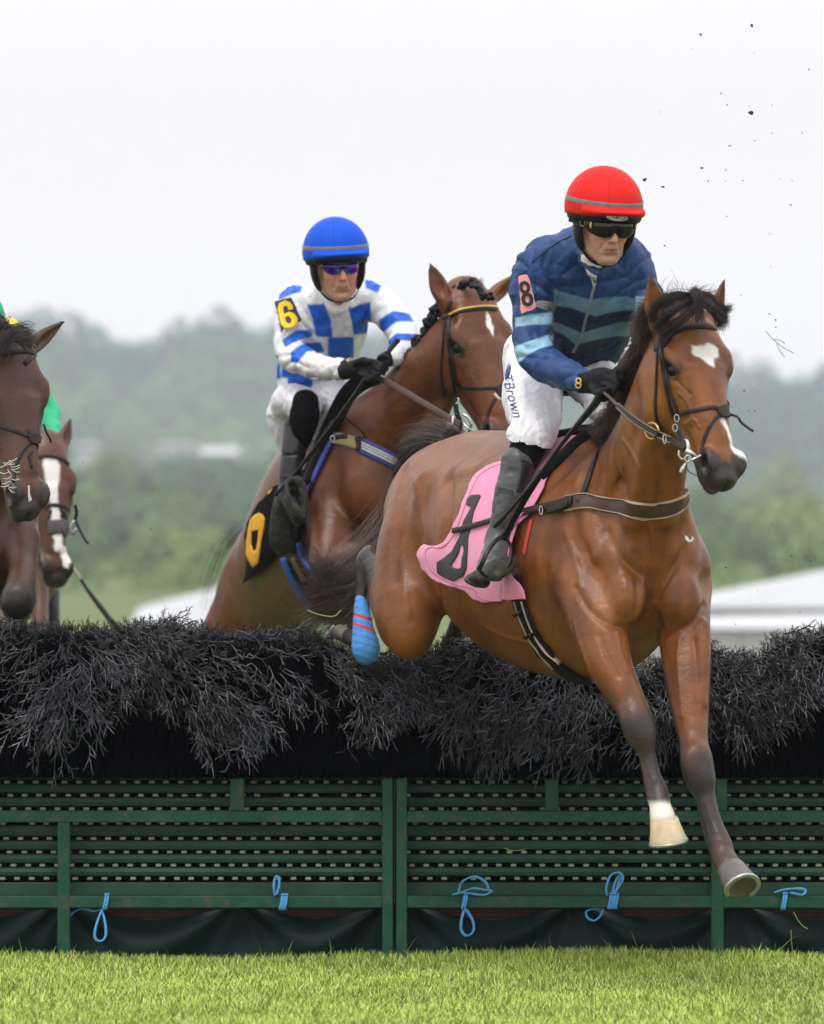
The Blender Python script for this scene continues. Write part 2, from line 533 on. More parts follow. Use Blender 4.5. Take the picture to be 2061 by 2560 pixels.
# ------------------------------------------------------------------ materials
def mat(name, col=None, rough=.6, spec=.4, attr=False, var=.15, vscale=8, bump=0, bscale=60, stretch=None, sheen=0, metal=0,
        coat=0, bump2=0, b2scale=12, dirt=None, dirts=6, dirtamt=.5, sub=0, emis=None, twist=0):
    m = bpy.data.materials.new(name); m.use_nodes = True
    N = m.node_tree.nodes; L = m.node_tree.links; N.clear()
    o = N.new('ShaderNodeOutputMaterial'); b = N.new('ShaderNodeBsdfPrincipled'); L.new(b.outputs[0], o.inputs[0])
    tcn = N.new('ShaderNodeTexCoord')
    b.inputs['Roughness'].default_value = rough
    b.inputs['Specular IOR Level'].default_value = spec
    b.inputs['Metallic'].default_value = metal
    b.inputs['Sheen Weight'].default_value = sheen
    b.inputs['Coat Weight'].default_value = coat
    b.inputs['Coat Roughness'].default_value = .2
    if sub:
        b.inputs['Subsurface Weight'].default_value = sub
        b.inputs['Subsurface Radius'].default_value = (.012, .005, .003)
        b.inputs['Subsurface Scale'].default_value = 1
    def noise(scale, det=4, st=None, rgh=.6):
        n = N.new('ShaderNodeTexNoise'); n.inputs['Scale'].default_value = scale; n.inputs['Detail'].default_value = det
        n.inputs['Roughness'].default_value = rgh
        if st:
            mp = N.new('ShaderNodeMapping'); mp.inputs['Scale'].default_value = st
            L.new(tcn.outputs['Object'], mp.inputs[0]); L.new(mp.outputs[0], n.inputs[0])
        else: L.new(tcn.outputs['Object'], n.inputs[0])
        return n
    if attr:
        a = N.new('ShaderNodeAttribute'); a.attribute_name = 'Col'; src = a.outputs['Color']
    else:
        a = N.new('ShaderNodeRGB'); a.outputs[0].default_value = (*col, 1); src = a.outputs[0]
    nz = noise(vscale, 5)
    mr = N.new('ShaderNodeMapRange'); mr.inputs[1].default_value = .3; mr.inputs[2].default_value = .7
    mr.inputs[3].default_value = 1 - var; mr.inputs[4].default_value = 1 + var
    L.new(nz.outputs[0], mr.inputs[0])
    vm = N.new('ShaderNodeVectorMath'); vm.operation = 'SCALE'; L.new(src, vm.inputs[0]); L.new(mr.outputs[0], vm.inputs['Scale'])
    src = vm.outputs[0]
    if dirt:
        dn = noise(dirts, 6, rgh=.7)
        dr = N.new('ShaderNodeMapRange'); dr.inputs[1].default_value = .52; dr.inputs[2].default_value = .68
        dr.inputs[3].default_value = 0; dr.inputs[4].default_value = dirtamt
        L.new(dn.outputs[0], dr.inputs[0])
        mxn = N.new('ShaderNodeMix'); mxn.data_type = 'RGBA'
        L.new(dr.outputs[0], mxn.inputs[0]); L.new(src, mxn.inputs[6]); mxn.inputs[7].default_value = (*dirt, 1)
        src = mxn.outputs[2]
    L.new(src, b.inputs['Base Color'])
    last = None
    for amt, sc_, st in ((bump2, b2scale, None), (bump, bscale, stretch)):
        if amt:
            bn = noise(sc_, 4, st)
            bp = N.new('ShaderNodeBump'); bp.inputs['Strength'].default_value = 1.0; bp.inputs['Distance'].default_value = amt
            L.new(bn.outputs[0], bp.inputs['Height'])
            if last: L.new(last.outputs[0], bp.inputs['Normal'])
            last = bp
    if last: L.new(last.outputs[0], b.inputs['Normal'])
    if emis: pass
    return m
def srgb(r, g, b):
    f = lambda c: ((c / 255 + .055) / 1.055) ** 2.4 if c > 10 else c / 255 / 12.92
    return (f(r), f(g), f(b))
# ================================================================== ground and grass
M_soil = mat('turf_base', (.10, .13, .035), rough=.95, var=.3, vscale=3)
M_field = mat('far_field', (.10, .15, .05), rough=.95, var=.2, vscale=.02)
gx = np.concatenate([np.linspace(-850, -5, 14), np.linspace(-4, 4, 50), np.linspace(5, 850, 14)])
gy = np.concatenate([[-25], np.linspace(-8, 8, 90), [12, 20, 40, 80, 140, 220, 320, 460, 700, 1100, 1600, 2950]])
GX, GY = np.meshgrid(gx, gy, indexing='ij')
def ground_z(x, y):
    z = .012 * np.sin(x * 2.1 + y) * np.exp(-np.abs(y) / 8)
    z = z + np.where(y > 150, (y - 150) * .018, 0) * np.where(y > 900, 0, 1) + np.where(y > 900, 13.5, 0)
    return z
GZ = ground_z(GX, GY)
V = np.stack([GX, GY, GZ], -1).reshape(-1, 3)
a = np.arange(len(gx) * len(gy)).reshape(len(gx), len(gy))
F = np.stack([a[:-1, :-1], a[1:, :-1], a[1:, 1:], a[:-1, 1:]], -1).reshape(-1, 4)
g = link('ground', raw_mesh('ground', V, F), [M_soil])
tag(g, kind='structure')

M_grass = mat('grass_blades', attr=True, rough=.55, spec=.25, var=.1, vscale=6)
def make_grass():
    n = 260000
    # wedge of turf the camera can see, plus a margin to the sides
    y = -5.2 + 6.0 * rng.random(n) ** .9
    x = (rng.random(n) - .5) * 2 * 2.6
    tall = vnoise(np.column_stack([x, y, 0 * x]), 4.0)
    dens = vnoise(np.column_stack([x, y, 0 * x + 5]), 9.0)
    keep = rng.random(n) < .35 + .9 * dens
    x, y, tall = x[keep], y[keep], tall[keep]; n = len(x)
    near = np.exp(-((y + .12) / .22) ** 2)          # uncut fringe along the foot of the hurdle
    h = (.017 + .022 * tall * rng.random(n) + .012 * rng.random(n)) * (1 + 1.0 * near * rng.random(n)) 
    tallb = rng.random(n) < .004; h[tallb] *= 2.1
    ang = rng.random(n) * 2 * math.pi
    lean = (.15 + .75 * rng.random(n)) * h
    w0 = .0011 + .0014 * rng.random(n)
    dx, dy = np.cos(ang), np.sin(ang)
    px, py = -dy, dx
    # most blades turn their face roughly any way; three cross sections
    z0 = ground_z(x, y) - .004
    pts = []
    for t, wd in ((0, 1), (.45, .85), (.8, .5)):
        cx = x + dx * lean * t ** 2; cy = y + dy * lean * t ** 2; cz = z0 + h * t * (1 - .12 * t)
        pts.append((cx + px * w0 * wd, cy + py * w0 * wd, cz)); pts.append((cx - px * w0 * wd, cy - py * w0 * wd, cz))
    pts.append((x + dx * lean, y + dy * lean, z0 + h * .88))
    V = np.stack([np.stack(p, -1) for p in pts], 1).reshape(-1, 3)
    b = (np.arange(n) * 7)[:, None]
    F4 = np.vstack([b + [0, 1, 3, 2], b + [2, 3, 5, 4]]); F3 = b + [4, 5, 6]
    g1 = np.array([.48, .58, .12]); g2 = np.array([.25, .38, .06]); g3 = np.array([.58, .58, .22]); g4 = np.array([.70, .66, .38])
    t = rng.random(n)[:, None]; c = g1 * t + g2 * (1 - t)
    pat = vnoise(np.column_stack([x, y, 0 * x]), 2.2, 3)[:, None]; c = c * (.8 + .35 * pat)
    dry = rng.random(n)[:, None]; c = np.where(dry < .10, g3, c); c = np.where(dry < .015, g4, c)
    col = np.repeat(c, 7, 0)
    o = link('grass', raw_mesh('grass', V, [F4, F3], col=col, smooth=False), M_grass)
    tag(o, 'short mown green racecourse turf with a ragged fringe at the hurdle', 'grass', kind='stuff')
make_grass()

# ================================================================== the brush hurdles
M_green = mat('green_paint', (.007, .064, .036), rough=.42, spec=.3, var=.22, vscale=14, bump=.0006, bscale=220, dirt=(.10, .085, .06), dirts=16, dirtamt=.6)
M_green2 = mat('dark_green_board', (.012, .055, .032), rough=.6, var=.3, vscale=7, bump=.001, bscale=90, dirt=(.035, .05, .04), dirts=11, dirtamt=.6)
M_light_spot = mat('pale_light_spot', (.24, .26, .20), rough=.6, var=.28, vscale=25)
M_core = mat('black_brush_core', (.002, .002, .0026), rough=.95, spec=.0, var=.5, vscale=60, bump=.01, bscale=40, stretch=(6, 6, .4))
M_twig = mat('black_plastic_twig', attr=True, rough=.26, spec=.8, var=.2, vscale=30)
M_tarp = mat('dark_green_sheeting', (.004, .020, .019), rough=.5, spec=.15, var=.25, vscale=5, bump=.0008, bscale=300)
M_band = mat('faded_maroon_banner', (.10, .035, .04), rough=.7, var=.35, vscale=18)
M_bandline = mat('faded_stripe', (.17, .09, .07), rough=.8, var=.3, vscale=20)
M_line = mat('white_cord', (.5, .5, .48), rough=.8)

def zpx(y, Y=0.0): return P(CX, y, Y).z
def xpx(x, Y=0.0): return P(x, 1500, Y).x
RU = np.array([0, 0, 0])
def frame_box(x0, x1, y0, y1, Y0, Y1, pr, mi=0):
    pr.box((xpx(x0, Y0), Y0, zpx(y1, Y0)), (xpx(x1, Y0), Y1, zpx(y0, Y0)), mi, ch=.003)

def tree_twig(rg, L, r, depth, planar):
    """one forking twig as a list of segments (points, radii) in local space, growing along +x"""
    segs = []
    def grow(p, d, n_, L, r, k):
        m = 3
        pts = [p]
        for i in range(m):
            d = d + rg.normal(0, .13, 3); d /= np.linalg.norm(d)
            p = p + d * L / m; pts.append(p)
        segs.append((np.array(pts), r))
        if k <= 0: return
        for sgn in (-1, 1):
            if rg.random() < .12 and k < 3: continue
            a = sgn * rg.uniform(.28, .62)
            nd = d * math.cos(a) + np.cross(n_, d) * math.sin(a) + n_ * rg.normal(0, .18)
            grow(p, nd / np.linalg.norm(nd), n_, L * rg.uniform(.62, .95), r * .88, k - 1)
        # side shoot lower down
        if rg.random() < .7:
            q = pts[2]; a = rg.choice([-1, 1]) * rg.uniform(.5, .9)
            nd = d * math.cos(a) + np.cross(n_, d) * math.sin(a)
            grow(q, nd, n_, L * .6, r * .85, k - 2)
    grow(np.zeros(3), np.array([1., 0, 0]), np.array([0, 0, 1.]), L, r, depth)
    return segs
def twig_mesh(segs):
    Vs = []; Fs = []; n = 0
    for pts, r in segs:
        V, F = strands(pts[None], r, r * .82)
        Vs.append(V); Fs.append(F + n); n += len(V)
    return np.vstack(Vs), np.vstack(Fs)
trg = np.random.default_rng(5)
TWIGS = [twig_mesh(tree_twig(trg, .050, .0032, d, True)) for d in (3, 3, 3, 3, 3, 2, 2, 2, 3, 3)]

def lower_edge(x):
    """how far down the front the twigs hang (z), in tongues like the photo's"""
    px_ = x * 660 + CX
    k = [(-300, 1840), (0, 1900), (70, 1915), (110, 1925), (180, 1905), (230, 1840), (330, 1760), (420, 1800), (480, 1910), (600, 1930), (640, 1880), (700, 1800),
         (800, 1860), (850, 1910), (930, 1860), (1000, 1780), (1080, 1800), (1110, 1880), (1180, 1890), (1230, 1900), (1290, 1880),
         (1350, 1890), (1500, 1950), (1560, 1900), (1640, 1880), (1760, 1860), (1850, 1880), (1920, 1800), (2000, 1780), (2080, 1800), (2400, 1850)]
    return np.interp(px_, [a for a, b in k], [b for a, b in k])
def top_edge(x):
    px_ = x * 660 + CX
    k = [(-300, 1570), (0, 1556), (120, 1560), (240, 1570), (400, 1548), (470, 1560), (560, 1582), (660, 1572), (800, 1575), (900, 1640), (1000, 1640), (1100, 1610),
         (1200, 1590), (1300, 1640), (1600, 1670), (1780, 1600), (1830, 1630), (1900, 1640), (1960, 1590), (2061, 1570), (2400, 1570)]
    return np.interp(px_, [a for a, b in k], [b for a, b in k])
def brush(name, x0, x1, parent, seed):
    rg = np.random.default_rng(seed)
    # dark packed stems
    prof = [(.0, .0), (-.015, .18), (-.05, .26), (-.09, .36), (-.06, .46), (.05, .50), (.35, .47), (.42, .3), (.44, .0)]
    zb = zpx(1944)
    xs = np.arange(x0, x1 + .001, .02)
    p = crom(np.array(prof), 5)
    V = []
    for x in xs:
        tz = (P(CX, top_edge(x), .1).z - .035 - zb) / .50
        for y, z in p: V.append((x, y, zb + z * tz))
    V = np.array(V); nv = vnoise(V, 26, 2) - .5
    V[:, 1] += nv * .05; V[:, 2] += np.where(V[:, 2] > zb + .1, nv * .04, 0)
    F = ring_faces(len(xs), len(p))
    e0 = np.arange(len(p)); 
    core = Parts(); core.add(V, F[:(len(xs) - 1) * len(p)])
    c0 = len(V)
    core.add(np.vstack([V[:len(p)], [V[:len(p)].mean(0)]]), np.array([(i, (i + 1) % len(p), len(p)) for i in range(len(p))]))
    core.add(np.vstack([V[-len(p):], [V[-len(p):].mean(0)]]), np.array([((i + 1) % len(p), i, len(p)) for i in range(len(p))]))
    core.build('brush_core', M_core, parent, smooth=True)
    Vs = []; Fs = []; Cs = []; nn = 0
    def place(pos, d, up, s, shade, bend=0):
        nonlocal nn
        T, F = TWIGS[rg.integers(len(TWIGS))]
        d = d / np.linalg.norm(d); b = np.cross(up, d); b /= np.linalg.norm(b); c = np.cross(d, b)
        W = pos + s * (T[:, :1] * d + T[:, 1:2] * b + T[:, 2:] * c)
        r2 = (T[:, :1] * s) ** 2
        W = W + np.array([0, 0, -1.]) * bend * r2
        Vs.append(W); Fs.append(F + nn); nn += len(W); Cs.append(np.full(len(W), shade))
    wdt = x1 - x0
    # hanging tiers over the front, denser towards the upper rows
    for i in range(int(1250 * wdt / 3.0)):
        x = rg.uniform(x0 - .01, x1 + .01)
        v = rg.random() ** .8
        zt = P(CX, top_edge(x) + 25, -.1).z; zl = P(CX, lower_edge(x), -.2).z
        tip_z = zt + (zl - zt) * v
        z = tip_z + .05 + .05 * v
        clump = vnoise(np.array([[x, 0, z * .8]]), 7.5, seed)[0]
        if clump < .40 and rg.random() < .85: continue
        sway = (vnoise(np.array([[x, 3, z]]), 2.2, 9)[0] - .5) * 4.4
        drop = .15 + 1.3 * v
        d = np.array([sway + rg.normal(0, .35), -.75, -drop + rg.normal(0, .2)])
        y = -.02 - .13 * math.sin(min(v, .9) * 2.6) + rg.uniform(-.02, .05)
        s = rg.uniform(.75, 1.3)
        place(np.array([x, y, z]), d, np.array([rg.normal(0, .3), -1.0, .5]), s, rg.uniform(.4, 1.1) * (.45 + 1.2 * v) * (.25 + 2.4 * vnoise(np.array([[x, 7, z]]), 8.0, 19)[0] ** 2), bend=rg.uniform(0, 3))  # highlights painted into the twig colour: lighter towards hanging tips and by clump
    # top: short twigs, upright and combed over
    for i in range(int(1900 * wdt / 3.0)):
        x = rg.uniform(x0 - .01, x1 + .01); y = rg.uniform(-.16, .40)
        tz = P(CX, top_edge(x), .1).z
        z = tz - .045 - .03 * abs(y - .1) - (.25 * max(0, -y - .02)) + rg.normal(0, .006)
        fl = (vnoise(np.array([[x, y * 2, 0]]), 3.0, 4)[0] - .5) * 2
        d = np.array([fl * 1.2 + rg.normal(0, .5), -.35 - (.9 if y < 0 else 0) + rg.normal(0, .4), .8 + rg.normal(0, .2)])
        place(np.array([x, y, z]), d, np.array([rg.normal(0, 1), -1.0, rg.normal(0, .3)]), rg.uniform(.34, .60), rg.uniform(.15, .6))
    # upright stems showing as faint vertical lines below the tiers
    sp = []
    for i in range(int(500 * wdt / 3.0)):
        x = rg.uniform(x0, x1); y = rg.uniform(-.035, -.015)
        q = np.array([[x + rg.normal(0, .006), y, zb - .004], [x, y - .004, zb + .1], [x + rg.normal(0, .012), y - .015, zb + .2], [x + rg.normal(0, .03), y - .03, zb + .3]])
        sp.append(q)
    V, F = strands(np.array(sp), .0022, .0018); tag(link('brush_stems', raw_mesh('brush_stems', V, F), M_core, parent), kind='stuff')
    V = np.vstack(Vs); C = np.concatenate(Cs)[:, None] * np.array([[.021, .023, .030]])
    o = link(name, raw_mesh(name, V, np.vstack(Fs), col=C, smooth=True), M_twig, parent)
    tag(o, kind='stuff')

def hurdle(label, xa, xb, posts, uposts, rposts, brx, seed, rows):
    t = empty('brush_hurdle', (xpx((xa + xb) / 2), 0, 0), label, 'hurdle', 'brush hurdles across the course')
    # front frame of square tube
    for nm, (y0, y1) in (('rail', (2027, 2056)), ('rail', (2240, 2270))):
        pr = Parts(); frame_box(xa + 27, xb - 27, y0, y1, 0, .035, pr); pr.build(nm, M_green, t)
    for x0, x1 in ((xa, xa + 27), (xb - 27, xb)):
        pr = Parts(); frame_box(x0, x1, 1944, 2412, -.002, .045, pr); pr.build('post', M_green, t)
    for x0, x1, y0, y1 in posts:
        pr = Parts(); frame_box(x0, x1, y0, y1, -.004 if y1 > 2300 else -.001, .03, pr); pr.build('post', M_green, t)
    for x0, x1 in rposts:
        pr = Parts(); frame_box(x0, x1, 2100, 2405, .30, .345, pr); pr.build('rear_post', M_green2, t)
    pr = Parts(); frame_box(xa + 5, xb - 5, 1936, 1946, .04, .40, pr); pr.build('top_board', M_green2, t)
    # boards, with pale blocks added for the spots of light seen between them
    pr = Parts(); X0, X1 = xpx(xa + 4, .09), xpx(xb - 4, .09)
    ys = [1925, 1955, 1988, 2022, 2058, 2096, 2130, 2163, 2196]
    hh = 25
    for i in range(len(ys) - 1):
        a, b_ = ys[i] + 5, ys[i + 1] - 5
        z0, z1 = zpx(b_, .09), zpx(a, .09)
        # a board with a rolled profile
        prof = np.array([(.0, z0), (-.012, z0 + .004), (-.016, (z0 + z1) / 2), (-.010, z1 - .004), (0, z1)])
        Vb = np.array([(x, .10 + y, z) for x in (X0, X1) for y, z in prof])
        pr.add(Vb, np.array([(j, j + 5, j + 6, j + 1) for j in range(4)]), 0)
    pr.box((X0 - .012, .118, zpx(2262, .1)), (X1 + .012, .135, zpx(1930, .1)), 1)
    pr.box((X0, .085, zpx(2240, .09)), (X1, .11, zpx(2206, .09)), 0, ch=.004)
    rg = np.random.default_rng(seed + 40)
    for i, y in enumerate(ys):
        n0 = int((xb - xa) / 36.3) + 1
        for k in range(n0):
            px_ = xa + 12 + k * 36.3 + ((i * 9.0) % 36.3) + rg.normal(0, .6)
            if px_ > xb - 16: continue
            if rg.random() < .008: continue
            x = xpx(px_, .1); z = zpx(y, .1)
            pr.box((x - .0105, .088, z - .0055), (x + .0105, .117, z + .0055), 2, ch=.002)
    pr.build('slatted_board', [M_green2, M_core, M_light_spot], t)
    # sheeting tied below the lower rail, sagging between its ties
    nx, nz = 150, 26
    xs = np.linspace(xpx(xa - 5, .16), xpx(xb + 5, .16), nx)
    ties = [xpx(q, .16) for q in rows]
    V = []
    for j in range(nz):
        for x in xs:
            dist = min(abs(x - q) for q in ties); sag = .055 * (1 - math.exp(-(dist / .2) ** 2))
            top = zpx(2268, .16) - sag; z = top + (.0 - top) * (j / (nz - 1))
            q = min(ties, key=lambda q: abs(q - x)); an = math.atan2(x - q, (zpx(2268, .16) - z) + .03)
            y = .165 + .030 * math.cos(an * 10) * min(1, dist / .08) * math.exp(-j / 16) + .014 * math.sin(x * 11 + j * .15)
            V.append((x, y, z))
    V = np.array(V); a = np.arange(nx * nz).reshape(nz, nx)
    F = np.stack([a[:-1, :-1], a[1:, :-1], a[1:, 1:], a[:-1, 1:]], -1).reshape(-1, 4)
    link('sheeting', raw_mesh('sheeting', V, F), M_tarp, t)
    pr = Parts()
    pr.box((xs[0] - .01, .235, zpx(2345, .2)), (xs[-1] + .01, .242, zpx(2258, .2)), 0, ch=.002)
    for y0 in (2278, 2287, 2299, 2311):
        pr.box((xs[0], .231, zpx(y0 + 2, .2)), (xs[-1], .234, zpx(y0, .2)), 1)
    pr.build('banner', [M_band, M_bandline], t)
    brush('brush', xpx(brx[0]), xpx(brx[1]), t, seed)
    return t
hurdle('left brush hurdle with black plastic twigs over a green slatted frame', -330, 983, [(145, 176, 2056, 2412), (576, 611, 1946, 2027)],
       [], [(59, 89), (863, 886), (893, 918)], (-330, 992), 3, (-330, 160, 600, 975))
hurdle('right brush hurdle under the red capped jockey, green slatted frame', 991, 2420, [(1363, 1397, 1946, 2027), (1778, 1809, 2056, 2412), (1790, 1818, 1946, 2027)],
       [], [(1675, 1701)], (983, 2420), 4, (1010, 1440, 1840, 2400))

# blue baler twine knotted to the lower rail
M_twine = mat('blue_twine', (.10, .36, .72), rough=.6, var=.25, vscale=120, bump=.001, bscale=400)
def twine(label, paths, wraps):
    t = empty('baler_twine', P(paths[0][0][0], paths[0][0][1], -.01), label, 'twine', 'blue twine ties on the hurdle')
    for pts in paths:
        c = crom(np.array([list(P(x, y, Y)) for x, y, Y in pts]), 6)
        pr = Parts(); pr.add(*rope(c, .0032, 6)); pr.add(*rope(c + np.array([.004, -.002, .002]) + .002 * (vnoise(c, 30)[:, None] - .5), .003, 6))
        pr.build('loop', M_twine, t, smooth=True)
    for x, y0, y1, wd in wraps:
        pr = Parts()
        for k in range(max(2, int(wd / 6))):
            xx = x + k * 6.0
            q = [(xx, y1, .006), (xx - 2, y1, -.010), (xx + 2, (y0 + y1) / 2, -.013), (xx + 4, y0, -.010), (xx + 5, y0 - 2, .006)]
            pr.add(*rope(crom(np.array([list(P(a, b, c)) for a, b, c in q]), 4), .0048, 6))
        pr.build('knot', M_twine, t, smooth=True)
twine('blue twine looped below the rail right of the first post', [[(263, 2270, .03), (250, 2285, 0), (236, 2330, -.01), (240, 2350, -.01), (255, 2352, -.01), (264, 2335, -.01), (260, 2295, 0), (252, 2275, .01)],
      [(176, 2290, .05), (185, 2280, .05), (205, 2272, .04), (235, 2278, .03), (255, 2272, .02)]], [(261, 2237, 2271, 12)])
twine('blue twine loop standing above the rail at mid left hurdle', [[(686, 2240, 0), (684, 2215, -.01), (688, 2193, -.01), (696, 2195, -.01), (697, 2215, -.01), (690, 2238, -.005)]], [(702, 2238, 2272, 18)])
twine('blue twine tied in a bow with a long loop hanging down', [[(1180, 2235, 0), (1155, 2232, -.01), (1132, 2237, -.01)], [(1145, 2232, 0), (1155, 2205, -.02), (1185, 2192, -.02), (1212, 2205, -.02), (1222, 2228, -.01)],
      [(1150, 2232, 0), (1180, 2222, -.02), (1215, 2226, -.02), (1228, 2228, -.02), (1210, 2238, -.02), (1175, 2234, -.01)],
      [(1160, 2272, 0), (1153, 2300, -.01), (1152, 2325, -.01), (1165, 2340, -.01), (1182, 2330, -.01), (1182, 2305, -.01), (1168, 2280, -.005), (1160, 2272, 0)]], [(1158, 2236, 2270, 14)])
twine('blue twine loop twisted upright beside the front hooves', [[(1517, 2240, 0), (1515, 2220, -.01), (1525, 2190, -.02), (1545, 2182, -.02), (1556, 2195, -.02), (1548, 2215, -.01), (1530, 2238, -.005)],
      [(1530, 2236, 0), (1537, 2205, -.01), (1548, 2190, -.01), (1540, 2230, -.005)], [(1508, 2270, .02), (1490, 2272, .02), (1466, 2278, .02), (1468, 2295, .02), (1485, 2302, .02), (1500, 2290, .02), (1508, 2272, .02)]], [(1523, 2236, 2270, 24)])
twine('blue twine bow with two short ends under the rail at far right', [[(1936, 2232, -.005), (1955, 2226, -.01), (1990, 2222, -.01), (2012, 2226, -.01), (2005, 2238, -.01), (1975, 2232, -.005)]], [(1957, 2234, 2271, 14)])
# ================================================================== horse building
def unit(v): v = np.array(list(v), float); return v / np.linalg.norm(v)
class Frame:
    """head frame: a runs poll to muzzle, l to the horse's left, n out of the face"""
    def __init__(s, O, A, L, sc=1.0, wl=1.0):
        s.wl = wl
        s.O = np.array(list(O), float); s.A = unit(A); L = np.array(list(L), float)
        s.L = unit(L - s.A * np.dot(L, s.A)); s.N = np.cross(s.L, s.A); s.sc = sc
        if s.N[1] > 0: s.N = -s.N
    def p(s, a, l, n): return s.O + s.sc * (s.A * a + s.L * l * s.wl + s.N * n)
    def loc(s, V):
        d = (np.asarray(V) - s.O) / s.sc
        return d @ s.A, d @ s.L / s.wl, d @ s.N
    @property
    def ax(s): return (s.A, s.L, s.N)

def horse_head(M, f, ears=((-.02, -.03, .17), (-.02, .03, .17)), el=.060):
    """ears: tip offsets in (a,l,n) from each ear base, right then left"""
    sc = f.sc
    def T(rows, k=.02, sub=False, n=4): M.tube([(f.p(*r[:3]), r[3] * sc * (f.wl if r[3] > .03 else 1), r[4] * sc) for r in rows], f.L, k * sc, sub, n)
    def E(c, r, k=.02, sub=False, ax=None): M.ell(f.p(*c), [r[0] * sc, r[1] * sc * (f.wl if r[1] > .03 else 1), r[2] * sc], ax or f.ax, k * sc, sub)
    # cranium, face bone, nose
    T([(-.005, 0, -.085, .066, .07), (.05, 0, -.075, .084, .075), (.13, 0, -.075, .098, .075), (.20, 0, -.08, .096, .076), (.27, 0, -.078, .077, .070),
       (.35, 0, -.072, .061, .062), (.43, 0, -.068, .050, .055), (.50, 0, -.066, .048, .054), (.545, 0, -.072, .042, .048)], .02)
    # flat broad nasal plane
    T([(.20, 0, -.028, .062, .028), (.32, 0, -.03, .043, .024), (.44, 0, -.032, .034, .024)], .02)
    for s in (-1, 1):
        E((.205, s * .056, -.165), (.115, .033, .098), .035)                 # cheek
        E((.152, s * .082, -.042), (.045, .026, .026), .03)                  # brow ridge
        E((.105, s * .060, -.05), (.05, .026, .03), .03)                     # temple
        T([(.225, s * .078, -.095, .012, .014), (.29, s * .066, -.098, .010, .011), (.37, s * .052, -.097, .008, .009)], .02)  # facial crest
        E((.195, s * .094, -.054), (.026, .016, .020), .014, True)           # socket
        T([(.225, s * .074, -.042, .004, .004), (.205, s * .084, -.030, .006, .006), (.182, s * .090, -.033, .0065, .0065), (.170, s * .090, -.054, .006, .006), (.174, s * .084, -.080, .004, .004)], .014)
        T([(.226, s * .074, -.044, .004, .004), (.218, s * .084, -.058, .004, .004), (.204, s * .087, -.074, .004, .004), (.178, s * .085, -.084, .004, .004)], .008)
        T([(.222, s * .090, -.095, .004, .004), (.236, s * .084, -.076, .004, .004), (.24, s * .076, -.058, .003, .003)], .010)
        E((.085, s * .082, -.050), (.030, .012, .014), .035, True)           # hollow above the eye
        # jaw bar and chin groove
        T([(.24, s * .035, -.20, .030, .045), (.34, s * .028, -.165, .024, .034), (.45, s * .018, -.124, .022, .026), (.53, s * .012, -.118, .020, .022)], .03)
        # nostril: raised rim, dark hollow
        E((.512, s * .036, -.050), (.046, .026, .036), .02)
        T([(.478, s * .040, -.040, .008, .008), (.492, s * .050, -.020, .009, .009), (.522, s * .054, -.014, .009, .009), (.548, s * .050, -.030, .009, .009), (.555, s * .044, -.055, .009, .009), (.535, s * .046, -.074, .008, .008)], .010)
        E((.522, s * .053, -.043), (.028, .019, .022), .008, True)
    E((.568, 0, -.068), (.034, .042, .040), .022)          # upper lip
    E((.560, 0, -.118), (.034, .030, .024), .015)          # lower lip and chin
    E((.530, 0, -.124), (.03, .028, .022), .02)
    E((.575, 0, -.100), (.09, .07, .0045), .006, True)     # mouth line
    E((.600, 0, -.050), (.016, .006, .03), .014, True)     # groove of the lip
    # ears
    for s, tip in zip((-1, 1), ears):
        b = f.p(.012, s * el, -.075); d = sc * (f.A * tip[0] + f.L * tip[1] + f.N * tip[2]) ; Lg = np.linalg.norm(d); d /= Lg
        # opening faces forward and out
        out = f.N * .75 + f.L * s * .35 + f.A * .5; out = out - d * np.dot(out, d); out = unit(out)
        side = np.cross(d, out)
        c = lambda t, o=0: b + d * Lg * t + out * o * sc
        M.tube([(c(-.12), .026 * sc, .026 * sc), (c(.1), .030 * sc, .026 * sc), (c(.3), .034 * sc, .022 * sc), (c(.52), .030 * sc, .016 * sc), (c(.75, -.002), .019 * sc, .010 * sc), (c(.9, -.004), .010 * sc, .006 * sc), (c(1.0, -.003), .003 * sc, .003 * sc)], side, .02 * sc)
        M.tube([(c(.14, .030), .012 * sc, .012 * sc), (c(.32, .024), .021 * sc, .019 * sc), (c(.52, .018), .020 * sc, .014 * sc), (c(.75, .010), .011 * sc, .009 * sc), (c(.93, .006), .004 * sc, .004 * sc)], side, .006 * sc, True)

